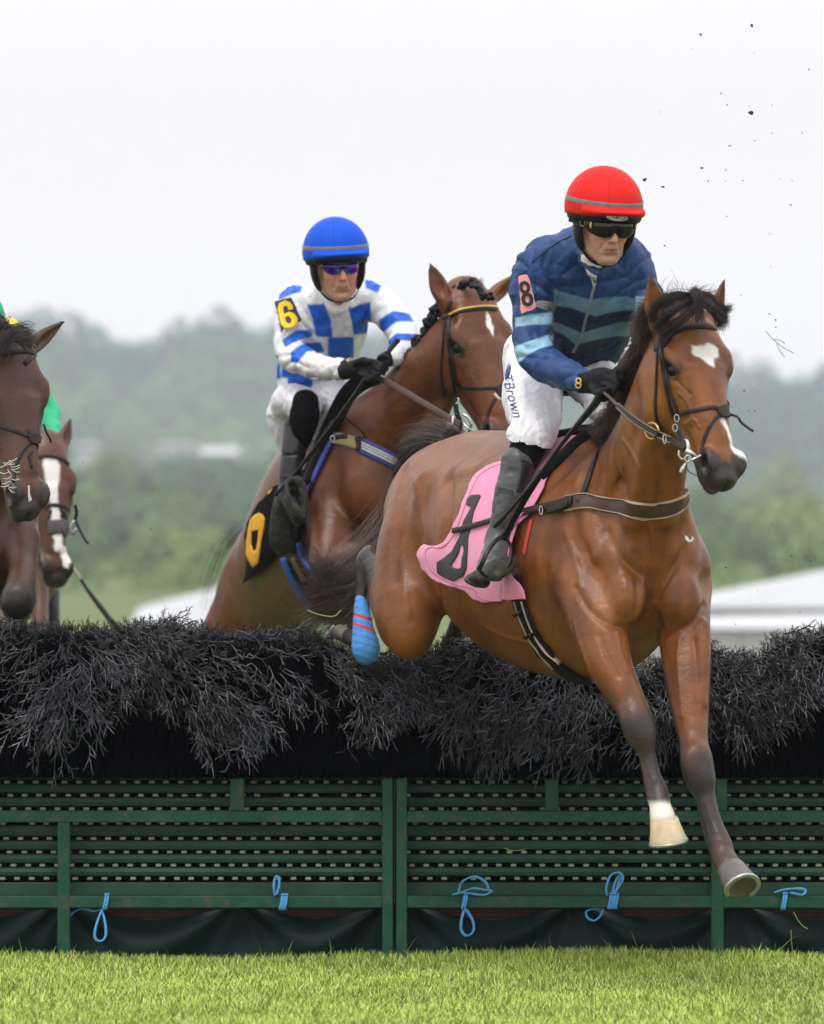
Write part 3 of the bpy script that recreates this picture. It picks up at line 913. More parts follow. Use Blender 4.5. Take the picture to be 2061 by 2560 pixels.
def head_colour(V, f, C, coat, star=None, muzzle=(.035, .028, .028), snip=None, dark=.0, earin=(.10, .05, .028)):
    a, l, n = f.loc(V)
    nz = fbm(V, 30, 3, 5) - .5
    inhead = (a > -.35) & (a < .75) & (np.abs(l) < .3) & (n > -.33) & (n < .35)
    mz = sstep(.468, .505, a + nz * .05 - .035 * (n > -.07)) * inhead
    mz = np.maximum(mz, sstep(.50, .53, a + nz * .04) * inhead)
    for s_ in (-1, 1):
        d = np.sqrt(((a - .520) / 1.15) ** 2 + (l - s_ * .050) ** 2 + (n + .045) ** 2)
        mz = np.maximum(mz, (1 - sstep(.036, .05, d + nz * .02)) * inhead)
    C = C * (1 - mz[:, None]) + np.array(muzzle) * mz[:, None]
    for s_ in (-1, 1):      # the dark inside each nostril hollow is painted into the colour
        d = np.sqrt(((a - .524) / 1.3) ** 2 + (l - s_ * .046) ** 2 + (n + .042) ** 2)
        e = (1 - sstep(.018, .026, d)) * inhead
        C = C * (1 - e[:, None]) + np.array((.008, .006, .006)) * e[:, None]
    # darker rims about the eyes
    for s in (-1, 1):
        d = np.sqrt(((a - .195) / 1.25) ** 2 + ((l - s * .092) / 1.0) ** 2 + ((n + .050) / 1.0) ** 2)
        e = (1 - sstep(.022, .042, d + nz * .02)) * .8 * inhead
        C = C * (1 - e[:, None]) + np.array((.045, .026, .02)) * e[:, None]
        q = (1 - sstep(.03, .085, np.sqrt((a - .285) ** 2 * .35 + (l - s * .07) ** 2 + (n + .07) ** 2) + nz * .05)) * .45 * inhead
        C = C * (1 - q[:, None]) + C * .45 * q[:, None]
    ea = sstep(-.02, -.12, a) * (np.abs(l) > .045) * (np.abs(l) < .35) * (n > -.13) * .8      # ears darken towards the tip
    C = C * (1 - ea[:, None]) + np.array((.035, .018, .013)) * ea[:, None]
    for poly, soft in (star or []):
        w = poly_w(a + nz * .018, l + (fbm(V, 38, 3, 9) - .5) * .018, poly, soft) * (n > -.075) * inhead
        C = C * (1 - w[:, None]) + np.array((.80, .78, .76)) * w[:, None]
    # pink-grey lips
    lp = (1 - sstep(.004, .012, np.abs(n + .100 + nz * .02))) * sstep(.54, .57, a) * inhead * .95
    C = C * (1 - lp[:, None]) + np.array((.30, .17, .15)) * lp[:, None]
    return C
def poly_w(a, l, poly, soft):
    """1 inside polygon (in head coordinates), falling to 0 over soft"""
    pl = np.array(poly, float); d = np.full(len(a), 1e9); ins = np.zeros(len(a), bool)
    for i in range(len(pl)):
        p, q = pl[i], pl[(i + 1) % len(pl)]
        e = q - p; t = np.clip(((a - p[0]) * e[0] + (l - p[1]) * e[1]) / (e @ e + 1e-12), 0, 1)
        d = np.minimum(d, np.hypot(a - p[0] - t * e[0], l - p[1] - t * e[1]))
        ins ^= ((p[1] > l) != (q[1] > l)) & (a < (q[0] - p[0]) * (l - p[1]) / (q[1] - p[1] + 1e-12) + p[0])
    sd = np.where(ins, d, -d)
    return sstep(-soft, soft, sd)
def in_poly_px(V, poly, soft=1.0):
    """weight of a marking whose outline was read off the photo; a flat projection through the place along its own depth axis"""
    x = V[:, 0]; z = V[:, 2]
    return poly_w(x, z, poly, soft)
def XZ(pts, Y): return [(P(x, y, Y).x, P(x, y, Y).z) for x, y in pts]

def blendc(C, c, w): return C * (1 - w[:, None]) + np.array(c) * w[:, None]

M_coat = mat('bay_coat', attr=True, rough=.31, spec=.36, var=.14, vscale=16, bump=.0012, bscale=260, stretch=(1, 1, .35), bump2=.006, b2scale=13)
M_hair = mat('dark_horsehair', attr=True, rough=.45, spec=.28, var=.2, vscale=40)
M_hoof = mat('hoof_horn', attr=True, rough=.45, spec=.4, var=.15, vscale=40, bump=.0008, bscale=150, stretch=(1, 1, 5))
M_shoe = mat('worn_steel', (.42, .42, .42), rough=.35, metal=.8)
M_eye = mat('dark_eye', (.006, .004, .004), rough=.08, spec=.35)
M_leather = mat('dark_leather', (.022, .015, .013), rough=.42, spec=.25, var=.25, vscale=40, bump=.0005, bscale=300)
M_leather2 = mat('brown_leather', (.075, .040, .030), rough=.55, var=.2, vscale=40, bump=.0004, bscale=400)
M_pale = mat('pale_edging', (.42, .33, .24), rough=.7)
M_black = mat('black_webbing', (.006, .006, .007), rough=.6, spec=.15, var=.25, vscale=60, bump=.0006, bscale=260)
M_steel = mat('bright_steel', (.50, .50, .50), rough=.22, metal=1)
M_brass = mat('brass', (.62, .45, .18), rough=.3, metal=1)

def eyes(f, parent, bv):
    for s in (-1, 1):
        c = f.p(.196, s * .0765, -.053); r = .0245 * f.sc
        pr = Parts(); V, F = sphere(c, (r * 1.05, r, r * .95), f.ax, 40, 24); pr.add(V, F)
        pr.build('eye', M_eye, parent, smooth=True)
def sphere(c, r, ax=np.eye(3), m=16, k=10):
    ax = np.array([list(a) for a in ax]); V = []
    for i in range(1, k):
        th = math.pi * i / k
        for j in range(m):
            ph = 2 * math.pi * j / m
            V.append((math.sin(th) * math.cos(ph) * r[0], math.sin(th) * math.sin(ph) * r[1], math.cos(th) * r[2]))
    V.append((0, 0, r[2])); V.append((0, 0, -r[2]))
    F = [(i * m + j, (i + 1) * m + j, (i + 1) * m + (j + 1) % m, i * m + (j + 1) % m) for i in range(k - 2) for j in range(m)]
    a, b = len(V) - 2, len(V) - 1
    T = [(a, j, (j + 1) % m) for j in range(m)] + [(b, (k - 2) * m + (j + 1) % m, (k - 2) * m + j) for j in range(m)]
    return np.array(V) @ ax + np.array(list(c)), [np.array(F), np.array(T)]

def hoof(parent, top, bot, rt, rb, cols, fwd=(0, -1, 0), shoe=True):
    """horn capsule from coronet centre to sole centre, longer at the toe"""
    top = np.array(list(top)); bot = np.array(list(bot)); d = unit(bot - top)
    fw = np.array(fwd, float); fw = unit(fw - d * np.dot(fw, d)); sd = np.cross(d, fw)
    m = 36; V = []; C = []
    rows = [(-.06, rt * .93), (0, rt), (.06, rt * 1.05), (.35, rt + (rb - rt) * .35), (.7, rt + (rb - rt) * .7), (.96, rb), (1.0, rb * .99), (1.0, rb * .80), (.95, rb * .72), (.93, rb * .3), (.93, 0.001)]
    L = np.linalg.norm(bot - top)
    for t, r in rows:
        for j in range(m):
            a = 2 * math.pi * j / m; c, s_ = math.cos(a), math.sin(a)
            heel = 1 - .16 * max(0, -c) ; 
            q = top + d * L * t + fw * r * c * (1.0 if c > 0 else .85) + sd * r * s_ * .95 + fw * (.012 * t) 
            q = q - d * L * .22 * max(0, -c) * (t > .5) * 0
            V.append(q)
            band = .5 + .5 * math.sin(t * 26 + math.sin(a * 3))
            col = np.array(cols[0]) * (.9 + .15 * band) if t > .04 else np.array(cols[0]) * .8
            if len(cols) > 1:
                k = 1 if math.sin(a + .9) < -.80 else 0
                if k: col = np.array(cols[1])
            if t >= .93 and r < rb * .9: col = np.array((.10, .085, .05))
            C.append(col)
    F = ring_faces(len(rows), m)[:(len(rows) - 1) * m]
    me = raw_mesh('hoof', np.array(V), F, col=np.array(C))
    h = link('hoof', me, M_hoof, parent)
    if shoe:
        an = np.linspace(-2.35, 2.35, 30)
        pts = np.array([bot + d * .002 + fw * (rb * .93 * math.cos(a) * (1.0 if math.cos(a) > 0 else .85) + .012) + sd * rb * .90 * math.sin(a) for a in an])
        V, F = sweep(pts, np.repeat(d[None], 30, 0), .016, .007)
        o = link('shoe', raw_mesh('shoe', V, F), M_shoe, h)
    return h

def hair_tuft(roots, dirs, L, segs=8, curl=.25, grav=.3, clump=6, seed=0, wind=(0, 0, 0), wob=4.0):
    """hair paths: roots (n,3), dirs (n,3), lengths (n,)"""
    rg = np.random.default_rng(seed); n = len(roots)
    k = rg.integers(0, max(1, n // clump), n)
    cd = rg.normal(0, 1, (n // clump + 1, 3)) * .6 + 0
    P_ = [roots.copy()]; d = dirs + cd[k] * curl + rg.normal(0, .12, (n, 3)) * curl * 2
    d /= np.linalg.norm(d, axis=1)[:, None]
    step = (np.asarray(L) / (segs - 1))[:, None]
    for i in range(segs - 1):
        P_.append(P_[-1] + d * step)
        wv = np.stack([vnoise(P_[-1], wob, seed + 11 + a) - .5 for a in range(3)], 1)
        d = d + np.array([0, 0, -grav]) / segs + np.array(wind) / segs + wv * curl * 1.2 + rg.normal(0, .05, (n, 3)) * curl
        d /= np.linalg.norm(d, axis=1)[:, None]
    return np.stack(P_, 1)
def hair_obj(name, paths, r, parent, c0=(.022, .016, .014), c1=(.06, .038, .028), tipc=None, seed=1):
    rg = np.random.default_rng(seed); n, s_, _ = paths.shape
    V, F = strands(paths, r, r * .3)
    t = rg.random(n)[:, None, None]; base = np.array(c0) * (1 - t) + np.array(c1) * t
    u = np.linspace(0, 1, s_)[None, :, None]
    c = base * (1 - u * (0 if tipc is None else .7)) + (0 if tipc is None else np.array(tipc) * u * .7)
    c = np.broadcast_to(c, (n, s_, 3)).repeat(3, 1).reshape(-1, 3)
    return link(name, raw_mesh(name, V, F, col=c), M_hair, parent)
# ================================================================== the leading bay horse
BAY = np.array((.188, .062, .014)); BAYD = np.array((.13, .045, .018)); PNT = np.array((.040, .030, .029))
RT8 = np.array((-.905, -.425, 0)); FW8 = np.array((.425, -.905, 0))
H8 = Model()
# trunk: rump to breast
H8.px([(1072, 1325, -.12, 108, 150), (1122, 1292, -.33, 160, 180), (1202, 1315, -.66, 172, 228), (1300, 1368, -1.0, 205, 280), (1400, 1395, -1.28, 212, 296),
       (1490, 1405, -1.55, 200, 295), (1568, 1385, -1.72, 160, 235), (1610, 1355, -1.84, 118, 150)], RT8, .06, n=12)
H8.px([(1168, 1180, -.30, 88, 72), (1220, 1165, -.6, 96, 76), (1330, 1170, -1.0, 90, 78), (1450, 1150, -1.4, 60, 60), (1500, 1130, -1.55, 45, 50)], RT8, .08)   # back, withers
# hip, croup and thigh muscle relief
E8_ = []
# near thigh down to the stifle
H8.px([(1098, 1225, -.42, 98, 118), (1048, 1330, -.52, 92, 122), (1028, 1450, -.60, 92, 118), (1022, 1530, -.68, 84, 100), (1024, 1590, -.74, 58, 62), (1022, 1620, -.76, 26, 26)], RT8, .05)
H8.px([(1045, 1620, -.74, 10, 10), (1020, 1560, -.5, 52, 60), (975, 1510, -.32, 46, 60), (950, 1440, -.2, 36, 42), (918, 1400, -.12, 24, 30)], RT8, .04)   # gaskin back up to the hock
H8.px([(922, 1375, -.10, 16, 18), (914, 1400, -.12, 22, 30), (908, 1440, -.14, 18, 24), (904, 1500, -.16, 15, 19), (908, 1570, -.19, 17, 20), (914, 1622, -.21, 26, 28)], RT8, .02)  # hock, cannon
H8.px([(914, 1622, -.21, 24, 26), (893, 1606, -.12, 18, 20), (874, 1592, -.05, 20, 22)], RT8, .02)
# flank fold, far hind
H8.px([(1225, 1380, -.35, 110, 130), (1260, 1480, -.45, 80, 90), (1270, 1540, -.5, 40, 40)], RT8, .05)
H8.px([(1270, 1530, -.45, 30, 30), (1220, 1440, -.05, 40, 44), (1180, 1400, .1, 26, 30), (1165, 1450, .1, 20, 22), (1150, 1530, .12, 17, 19), (1128, 1610, .16, 24, 24), (1105, 1640, .2, 20, 20)], RT8, .02)
# neck
H8.px([(1545, 1330, -1.72, 125, 205), (1584, 1235, -1.86, 92, 168), (1622, 1130, -2.0, 80, 138), (1648, 1020, -2.12, 68, 112), (1672, 920, -2.2, 58, 92), (1700, 845, -2.27, 48, 70)], RT8, .06)
H8.px([(1690, 1120, -2.10, 20, 22), (1682, 1210, -2.08, 24, 26), (1668, 1290, -2.03, 26, 26)], RT8, .05)       # windpipe line
H8.px([(1540, 1160, -1.72, 18, 18), (1585, 1080, -1.85, 18, 18), (1610, 980, -1.98, 17, 17), (1650, 880, -2.1, 16, 16)], RT8, .05)  # crest
# shoulders and breast
def E8(x, y, Y, rx, ry, rd, k=.05, sub=False, rot=0):
    s = S(Y); c, q = math.cos(R(rot)), math.sin(R(rot))
    up = np.array([0, 0, 1.]); a1 = -RT8 * c + up * q; a2 = up * c + RT8 * q
    H8.ell(P(x, y, Y), (rx / s, ry / s, rd / s), (a1, a2, FW8), k, sub)
E8(1500, 1330, -1.72, 108, 190, 80, .06, rot=-12)          # near shoulder blade
E8(1478, 1455, -1.80, 92, 95, 85, .05)                     # near triceps / point of elbow
E8(1668, 1402, -1.72, 84, 126, 80, .06)
E8(1700, 1440, -1.76, 72, 95, 80, .05)                     # far point of shoulder
E8(1552, 1400, -1.93, 66, 105, 62, .03, rot=-12)          # near pectoral
E8(1690, 1400, -1.88, 60, 105, 60, .03, rot=10)
E8(1563, 1492, -1.99, 52, 74, 58, .028, rot=-8)            # hanging breast lobes
E8(1698, 1500, -1.93, 56, 84, 58, .028, rot=6)
E8(1624, 1410, -2.10, 15, 130, 70, .05, True)              # groove between them
E8(1597, 1300, -2.09, 16, 60, 40, .05, True, rot=20)
E8(1480, 1400, -2.02, 16, 110, 60, .06, True, rot=10)
H8.px([(1672, 1240, -1.92, 42, 56), (1690, 1330, -1.84, 44, 56), (1722, 1400, -1.78, 38, 50)], RT8, .06)
# quarters: hip bone, split of the thigh muscles, hollow of the flank
E8(1178, 1175, -.78, 34, 26, 26, .06)
E8(1066, 1330, -.74, 26, 150, 34, .06, rot=4)
E8(1142, 1490, -.80, 18, 70, 26, .04, rot=10)
E8(985, 1500, -.64, 16, 90, 24, .05, rot=-6)
# ribs barely showing, spine of the shoulder blade, neck muscles
for i_ in range(5):
    H8.px([(1235 + i_ * 34, 1360 + i_ * 8, -1.10 - i_ * .07, 6, 8), (1222 + i_ * 34, 1460 + i_ * 10, -1.10 - i_ * .07, 8, 9), (1240 + i_ * 34, 1540 + i_ * 12, -1.02 - i_ * .07, 6, 8)], RT8, .05)
H8.px([(1462, 1210, -1.80, 14, 14), (1478, 1300, -1.88, 16, 18), (1505, 1380, -1.96, 22, 24)], RT8, .05)
E8(1530, 1290, -2.00, 13, 110, 34, .05, True, rot=-16)
H8.px([(1640, 1040, -2.24, 14, 16), (1618, 1140, -2.16, 18, 20), (1600, 1230, -2.10, 20, 22), (1590, 1300, -2.02, 16, 18)], RT8, .05)
H8.px([(1575, 1060, -2.05, 14, 16), (1556, 1150, -1.96, 18, 20), (1530, 1230, -1.9, 18, 20)], RT8, .05)
def vein(pts, r=3.2):
    H8.px([(x, y, Y, r, r) for x, y, Y in pts], RT8, .010)
def vein_on(pts, r=2.6, dY=-.003):
    VEINS.append((pts, r))
VEINS = []
# near fore
H8.px([(1488, 1475, -1.84, 95, 88), (1494, 1545, -1.92, 76, 84), (1508, 1610, -1.98, 60, 72), (1530, 1675, -2.03, 52, 58), (1560, 1730, -2.07, 45, 46), (1585, 1780, -2.10, 40, 38),
       (1600, 1822, -2.12, 39, 40), (1610, 1855, -2.13, 28, 32), (1618, 1890, -2.13, 20, 26), (1626, 1930, -2.14, 20, 26), (1636, 1960, -2.15, 25, 30), (1644, 1985, -2.16, 29, 32), (1650, 2012, -2.19, 27, 28), (1658, 2048, -2.21, 33, 34)], RT8, .03)
H8.px([(1470, 1500, -1.9, 30, 30), (1480, 1580, -1.98, 32, 34), (1510, 1660, -2.06, 26, 28), (1550, 1730, -2.1, 16, 16)], RT8, .03)
H8.px([(1540, 1580, -1.97, 24, 30), (1552, 1650, -2.03, 20, 24), (1580, 1730, -2.08, 12, 14)], RT8, .02)
E8(1588, 1800, -2.13, 24, 32, 20, .05); E8(1602, 1838, -2.13, 24, 20, 18, .04)
H8.px([(1632, 1880, -2.07, 8, 9), (1644, 1930, -2.08, 8, 9), (1656, 1970, -2.1, 10, 10)], RT8, .012)    # tendon
# far fore
H8.px([(1700, 1480, -1.76, 80, 80), (1708, 1550, -1.84, 66, 80), (1714, 1620, -1.90, 62, 70), (1720, 1700, -1.97, 56, 58), (1727, 1780, -2.03, 46, 46), (1734, 1850, -2.08, 37, 38),
       (1742, 1905, -2.12, 40, 40), (1752, 1950, -2.13, 36, 38), (1763, 1990, -2.14, 26, 30), (1774, 2030, -2.16, 23, 26), (1787, 2070, -2.18, 24, 27), (1799, 2110, -2.20, 32, 32), (1808, 2138, -2.22, 31, 30), (1824, 2168, -2.26, 34, 32)], RT8, .03)
H8.px([(1752, 1570, -1.95, 24, 30), (1755, 1650, -2.0, 22, 26), (1752, 1760, -2.06, 14, 16)], RT8, .02)
E8(1738, 1900, -2.15, 28, 36, 20, .05); E8(1750, 1948, -2.15, 26, 24, 18, .04)
H8.px([(1745, 2000, -2.08, 8, 10), (1757, 2050, -2.1, 8, 10), (1775, 2110, -2.13, 11, 12)], RT8, .012)
f8 = Frame(P(1741, 772, -2.28), (.112, -.19, -.56), (.80, .60, .10), 1.05, 1.27)
horse_head(H8, f8, ears=((-.125, -.040, .070), (-.12, .030, .085)), el=.086)
head_lo = np.min([f8.p(a, l, n) for a in (-.22, .62) for l in (-.16, .16) for n in (-.3, .12)], 0)
head_hi = np.max([f8.p(a, l, n) for a in (-.22, .62) for l in (-.16, .16) for n in (-.3, .12)], 0)
V8, F8 = H8.mesh(.0072, [(head_lo, head_hi, .0042)], smooth=1, coarse=5)
def vz(y, Y): return P(CX, y, Y).z
N8 = vnormals(V8, F8)
# soft muscle relief and skin folds
m = 1 - sstep(-.05, .1, (V8 - head_lo).min(1) * 0 + (f8.loc(V8)[0] > -.1) * 1.0)
V8 = V8 + N8 * ((fbm(V8, 7, 3, 3) - .5) * .012 * m)[:, None].astype(np.float32)
B8 = bvh_of(V8, F8)
# surface veins, tendon lines and folds: raise or sink the skin along short lines read off the photo
def relief(V, N, B, lines):
    V = V.copy()
    for pts, r, h in lines:
        c = crom(np.array(pts, float), 8); Q = []
        for x, y in c:
            q, n = hit(B, x, y)
            if q is not None: Q.append(list(q))
        Q = np.array(Q); lo_, hi_ = Q.min(0) - r * 3, Q.max(0) + r * 3
        k = np.where(((V > lo_) & (V < hi_)).all(1))[0]
        if not len(k): continue
        d = np.full(len(k), 9.)
        for i in range(len(Q) - 1):
            e = Q[i + 1] - Q[i]; t = np.clip(((V[k] - Q[i]) @ e) / (e @ e + 1e-12), 0, 1)
            d = np.minimum(d, np.linalg.norm(V[k] - Q[i] - t[:, None] * e, axis=1))
        V[k] += (N[k] * (h * np.exp(-(d / r) ** 2))[:, None]).astype(np.float32)
    return V
V8 = relief(V8, N8, B8, [
    ([(1012, 1170), (1000, 1260), (990, 1350), (985, 1450)], .030, -.011), ([(1120, 1200), (1118, 1290), (1112, 1380), (1112, 1440)], .040, -.018), ([(1150, 1180), (1190, 1172)], .03, .010),
    ([(1438, 1560), (1448, 1600), (1462, 1640), (1478, 1680)], .009, .006), ([(1500, 1590), (1520, 1640), (1545, 1690)], .010, -.006), ([(1545, 1580), (1552, 1630), (1570, 1680)], .008, .005),
    ([(1700, 1590), (1695, 1650), (1700, 1720), (1706, 1790)], .010, .006), ([(1735, 1600), (1742, 1680), (1745, 1760)], .010, -.006),
    ([(1606, 1300), (1618, 1350), (1622, 1400), (1624, 1450), (1620, 1500)], .012, -.014), ([(1640, 1500), (1660, 1460), (1690, 1410), (1712, 1370)], .011, -.008),
    ([(1622, 1480), (1614, 1520), (1598, 1550), (1575, 1562)], .010, -.012), ([(1440, 1470), (1470, 1520), (1520, 1560), (1570, 1572)], .012, -.009),
    ([(1660, 1590), (1700, 1575), (1740, 1550), (1762, 1510)], .012, -.009), ([(1560, 1180), (1566, 1230), (1580, 1290)], .010, -.006),
    ([(1415, 1330), (1440, 1400), (1450, 1450), (1445, 1500)], .012, .007), ([(1520, 1330), (1550, 1390), (1600, 1440)], .014, -.008),
    ([(1040, 1200), (1052, 1260), (1066, 1330), (1070, 1400)], .020, .008), ([(1005, 1400), (1010, 1470), (1022, 1540)], .014, .005), ([(1096, 1440), (1104, 1500), (1100, 1560)], .012, -.008),
    ([(1200, 1560), (1260, 1590), (1330, 1610), (1400, 1650)], .010, .005), ([(1120, 1400), (1140, 1460), (1150, 1520)], .012, .006),
    ([(1620, 1905), (1626, 1930), (1634, 1955)], .005, .003), ([(1764, 2000), (1776, 2040), (1790, 2080)], .005, .003),
    ([(1700, 985), (1715, 1000), (1728, 1030), (1730, 1060)], .006, .004), ([(1715, 1060), (1735, 1050), (1750, 1070)], .005, .004), ([(1690, 950), (1705, 965), (1725, 985)], .006, -.004),
    ([(1560, 1100), (1590, 1150), (1610, 1220)], .009, .004), ([(1640, 1120), (1650, 1180), (1648, 1250)], .012, -.007)])
N8 = vnormals(V8, F8); B8 = bvh_of(V8, F8)
def coat8():
    n = len(V8); nz = fbm(V8, 14, 4, 2) - .5
    C = np.repeat(BAY[None], n, 0) * (1 + nz[:, None] * .35)
    x, y, z = V8.T
    # damp streaked hair on neck and shoulder, scattered darker coat
    st = fbm(V8 * [1, 1, .25] * np.array([1, 1, 1]), 34, 3, 61) - .5
    C = C * (1 + .9 * st * sstep(-1.3, -1.9, y) * (z > vz(1600, -2)))[:, None]
    C = blendc(C, (.085, .026, .009), .55 * sstep(.50, .72, fbm(V8, 4.5, 3, 71)))
    C = blendc(C, (.32, .135, .034), .45 * sstep(.52, .72, fbm(V8, 6.0, 3, 81)) * (y < -1.5))
    # richer on the upper quarters, golden forearm
    C = blendc(C, (.20, .062, .022), .5 * sstep(1.45, 1.9, z) * sstep(-1.0, -.4, y))
    # black points
    zk = vz(1700, -2.1); near = (y < -1.75) & (z < vz(1600, -2)); isfar = x > P(1655, 1900, -2.1).x + np.clip((vz(1850, -2.1) - z) * .33, 0, .2)
    lim = np.where(isfar, vz(1850, -2.1), vz(1745, -2.1))
    w = sstep(.10, -.10, z + nz * .12 - lim) * near
    C = blendc(C, (.036, .028, .027), w)
    # browner inside of the cannons
    w2 = w * sstep(.45, .75, vnoise(V8 * [1, 1, .35], 9, 7)) * .5
    C = blendc(C, (.10, .050, .034), w2)
    # white near pastern
    w3 = sstep(-.012, .012, vz(2004, -2.19) - z + nz * .03) * near * (~isfar)
    C = blendc(C, (.72, .66, .56), w3)
    # hind legs dark below the hock
    hx = P(935, 1400, -.12).x
    w4 = (sstep(hx + .03, hx - .01, x) * (z < vz(1365, -.1)) * (y < .3) * (y > -.28)) * sstep(.0, -.10, z - vz(1400, -.1) - .12)
    C = blendc(C, (.035, .026, .024), np.clip(w4, 0, 1))
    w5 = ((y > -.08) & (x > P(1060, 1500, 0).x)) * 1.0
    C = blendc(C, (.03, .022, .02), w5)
    a, l, nn_ = f8.loc(V8)
    # darker crest by the mane, dark inner ears
    C = head_colour(V8, f8, C, BAY, star=[([(.135, -.040), (.128, -.012), (.120, .020), (.132, .045), (.158, .042), (.172, .020), (.205, .012), (.20, .004), (.178, -.012), (.160, -.036)], .006),
                                          ([(.36, .012), (.385, .004), (.43, .018), (.475, .022), (.51, .045), (.53, .060), (.50, .062), (.46, .046), (.41, .028)], .006)])
    er = sstep(-.06, -.085, a) * sstep(-.12, -.08, nn_) * (np.abs(l) < .2) * sstep(-.14, -.18, a)
    C = blendc(C, (.04, .022, .018), er * .5)
    return C
C8 = coat8()
horse8 = empty('horse', P(1400, 1400, -1.3), 'leading bay horse in mid leap with a white star and one white pastern', 'horse', 'racehorses jumping the hurdle')
link('body', raw_mesh('body', V8, F8, col=C8), M_coat, horse8)
eyes(f8, horse8, B8)
hoof(horse8, P(1660, 2046, -2.215), P(1668, 2101, -2.205), 36 / 750, 50 / 750, [(.62, .50, .33), (.10, .08, .07)], fwd=(.3, -1, 0))
hoof(horse8, P(1827, 2172, -2.27), P(1852, 2224, -2.34), 36 / 750, 47 / 750, [(.13, .11, .10)], fwd=(.35, -.75, .35))
hoof(horse8, P(872, 1592, -.04), P(850, 1570, .02), 17 / 660, 22 / 660, [(.16, .13, .10)], fwd=(-.2, .4, -1))
hoof(horse8, P(1103, 1642, .2), P(1085, 1665, .26), 20 / 660, 26 / 660, [(.10, .08, .07)], fwd=(-.2, -.4, -1))

# ------------------------------------------------------------------ mane, forelock, tail, wraps
def on_line(pts, n, jit, seed):
    rg = np.random.default_rng(seed); c = crom(np.array([list(P(*p)) for p in pts]), 20)
    i = rg.uniform(0, len(c) - 1.001, n); k = i.astype(int); f_ = (i - k)[:, None]
    return c[k] * (1 - f_) + c[k + 1] * f_ + rg.normal(0, jit, (n, 3)), i / (len(c) - 1)
mane_line = [(1500, 1085, -1.62), (1545, 1020, -1.78), (1580, 950, -1.95), (1605, 880, -2.07), (1640, 800, -2.2), (1680, 762, -2.26)]
r_, t_ = on_line(mane_line, 5200, .012, 3)
d = np.column_stack([-.75 + .2 * rng.random(len(r_)), .1 + 0 * t_, .05 + .9 * t_ ** 4])
pm = hair_tuft(r_, d, .045 + .055 * rng.random(len(r_)) + .03 * t_ ** 3, 9, .9, 2.2, 26, 5, wind=(-.3, .5, .1), wob=12)
hair_obj('mane', pm, .0011, horse8, (.018, .014, .013), (.07, .045, .038), tipc=(.10, .055, .035))
# forelock: parted, combed to both sides of the poll and blown back
r_, t_ = on_line([(1660, 785, -2.36), (1700, 760, -2.36), (1740, 752, -2.36), (1775, 765, -2.34)], 320, .010, 4)
d = np.column_stack([-.1 + 0 * t_, -.2 + 0 * t_, 1.0 + 0 * t_])
pf = hair_tuft(r_, d, .03 + .05 * rng.random(len(r_)), 9, .9, 1.0, 18, 6, wind=(-.4, .8, .5), wob=10)
hair_obj('forelock', pf, .0010, horse8, (.016, .013, .013), (.05, .036, .034))
def comb(pts_list, n, jit, r, seed, name, parent, c0, c1):
    """locks combed along given curves"""
    rg = np.random.default_rng(seed); out = []
    for pts in pts_list:
        c = crom(np.array([list(P(*p)) for p in pts]), 4)
        o = rg.normal(0, jit, (n, 3)); w_ = rg.normal(0, jit * .8, (n, 3))
        tt = np.linspace(0, 1, len(c))[None, :, None]
        out.append(c[None] + o[:, None] * (1 + tt * .6) + w_[:, None] * tt ** 2 + .004 * np.sin(tt * 7 + rg.uniform(0, 6, (n, 1, 1))))
    m_ = min(len(q[0]) for q in out)
    out = [q[:, np.linspace(0, q.shape[1] - 1, m_).astype(int)] for q in out]
    return hair_obj(name, np.vstack(out), r, parent, c0, c1)
comb([[(1752, 765, -2.36), (1728, 775, -2.41), (1700, 800, -2.43), (1674, 820, -2.41), (1658, 838, -2.38)],
      [(1748, 758, -2.36), (1715, 757, -2.40), (1680, 780, -2.42), (1655, 800, -2.39), (1640, 824, -2.35)],
      [(1745, 748, -2.34), (1700, 738, -2.38), (1660, 750, -2.38), (1636, 772, -2.35), (1630, 800, -2.32)],
      [(1752, 740, -2.32), (1748, 760, -2.40), (1748, 780, -2.42), (1749, 800, -2.425)],
      [(1758, 740, -2.32), (1768, 760, -2.39), (1786, 777, -2.40), (1800, 795, -2.38), (1806, 818, -2.36)],
      [(1755, 738, -2.32), (1775, 748, -2.37), (1794, 768, -2.37), (1808, 788, -2.35), (1811, 805, -2.33)],
      [(1760, 750, -2.34), (1785, 757, -2.37), (1812, 776, -2.35), (1822, 768, -2.31)],
      [(1750, 745, -2.34), (1735, 728, -2.38), (1745, 742, -2.42), (1752, 775, -2.425)]], 210, .0055, .00095, 9, 'forelock', horse8, (.016, .013, .013), (.055, .042, .042))
# tail: flung up off the croup, falling away behind the quarters
M_tailc = ((.035, .024, .020), (.12, .078, .06))
tl = [[(1135, 1100, -.20), (1098, 1092, .0), (1058, 1102, .15), (1030, 1130, .28), (1030, 1200, .35)],
      [(1130, 1104, -.18), (1085, 1100, .02), (1045, 1122, .18), (1024, 1170, .30), (1020, 1280, .36)],
      [(1140, 1098, -.22), (1105, 1086, -.02), (1075, 1090, .12), (1045, 1110, .25), (1030, 1160, .3)],
      [(1020, 1190, .30), (990, 1300, .34), (912, 1400, .22), (850, 1450, .12), (805, 1440, .08)],
      [(1015, 1210, .30), (980, 1330, .34), (905, 1440, .2), (838, 1490, .1), (795, 1500, .06)],
      [(1010, 1230, .30), (972, 1360, .34), (895, 1470, .2), (850, 1540, .1), (820, 1555, .06)],
      [(1010, 1250, .30), (968, 1390, .32), (900, 1500, .2), (872, 1556, .1), (855, 1582, .06)],
      [(1012, 1240, .30), (975, 1370, .33), (892, 1455, .2), (825, 1520, .1), (788, 1475, .06)],
      [(1014, 1230, .30), (980, 1350, .33), (892, 1430, .2), (828, 1462, .1), (782, 1400, .06)]]
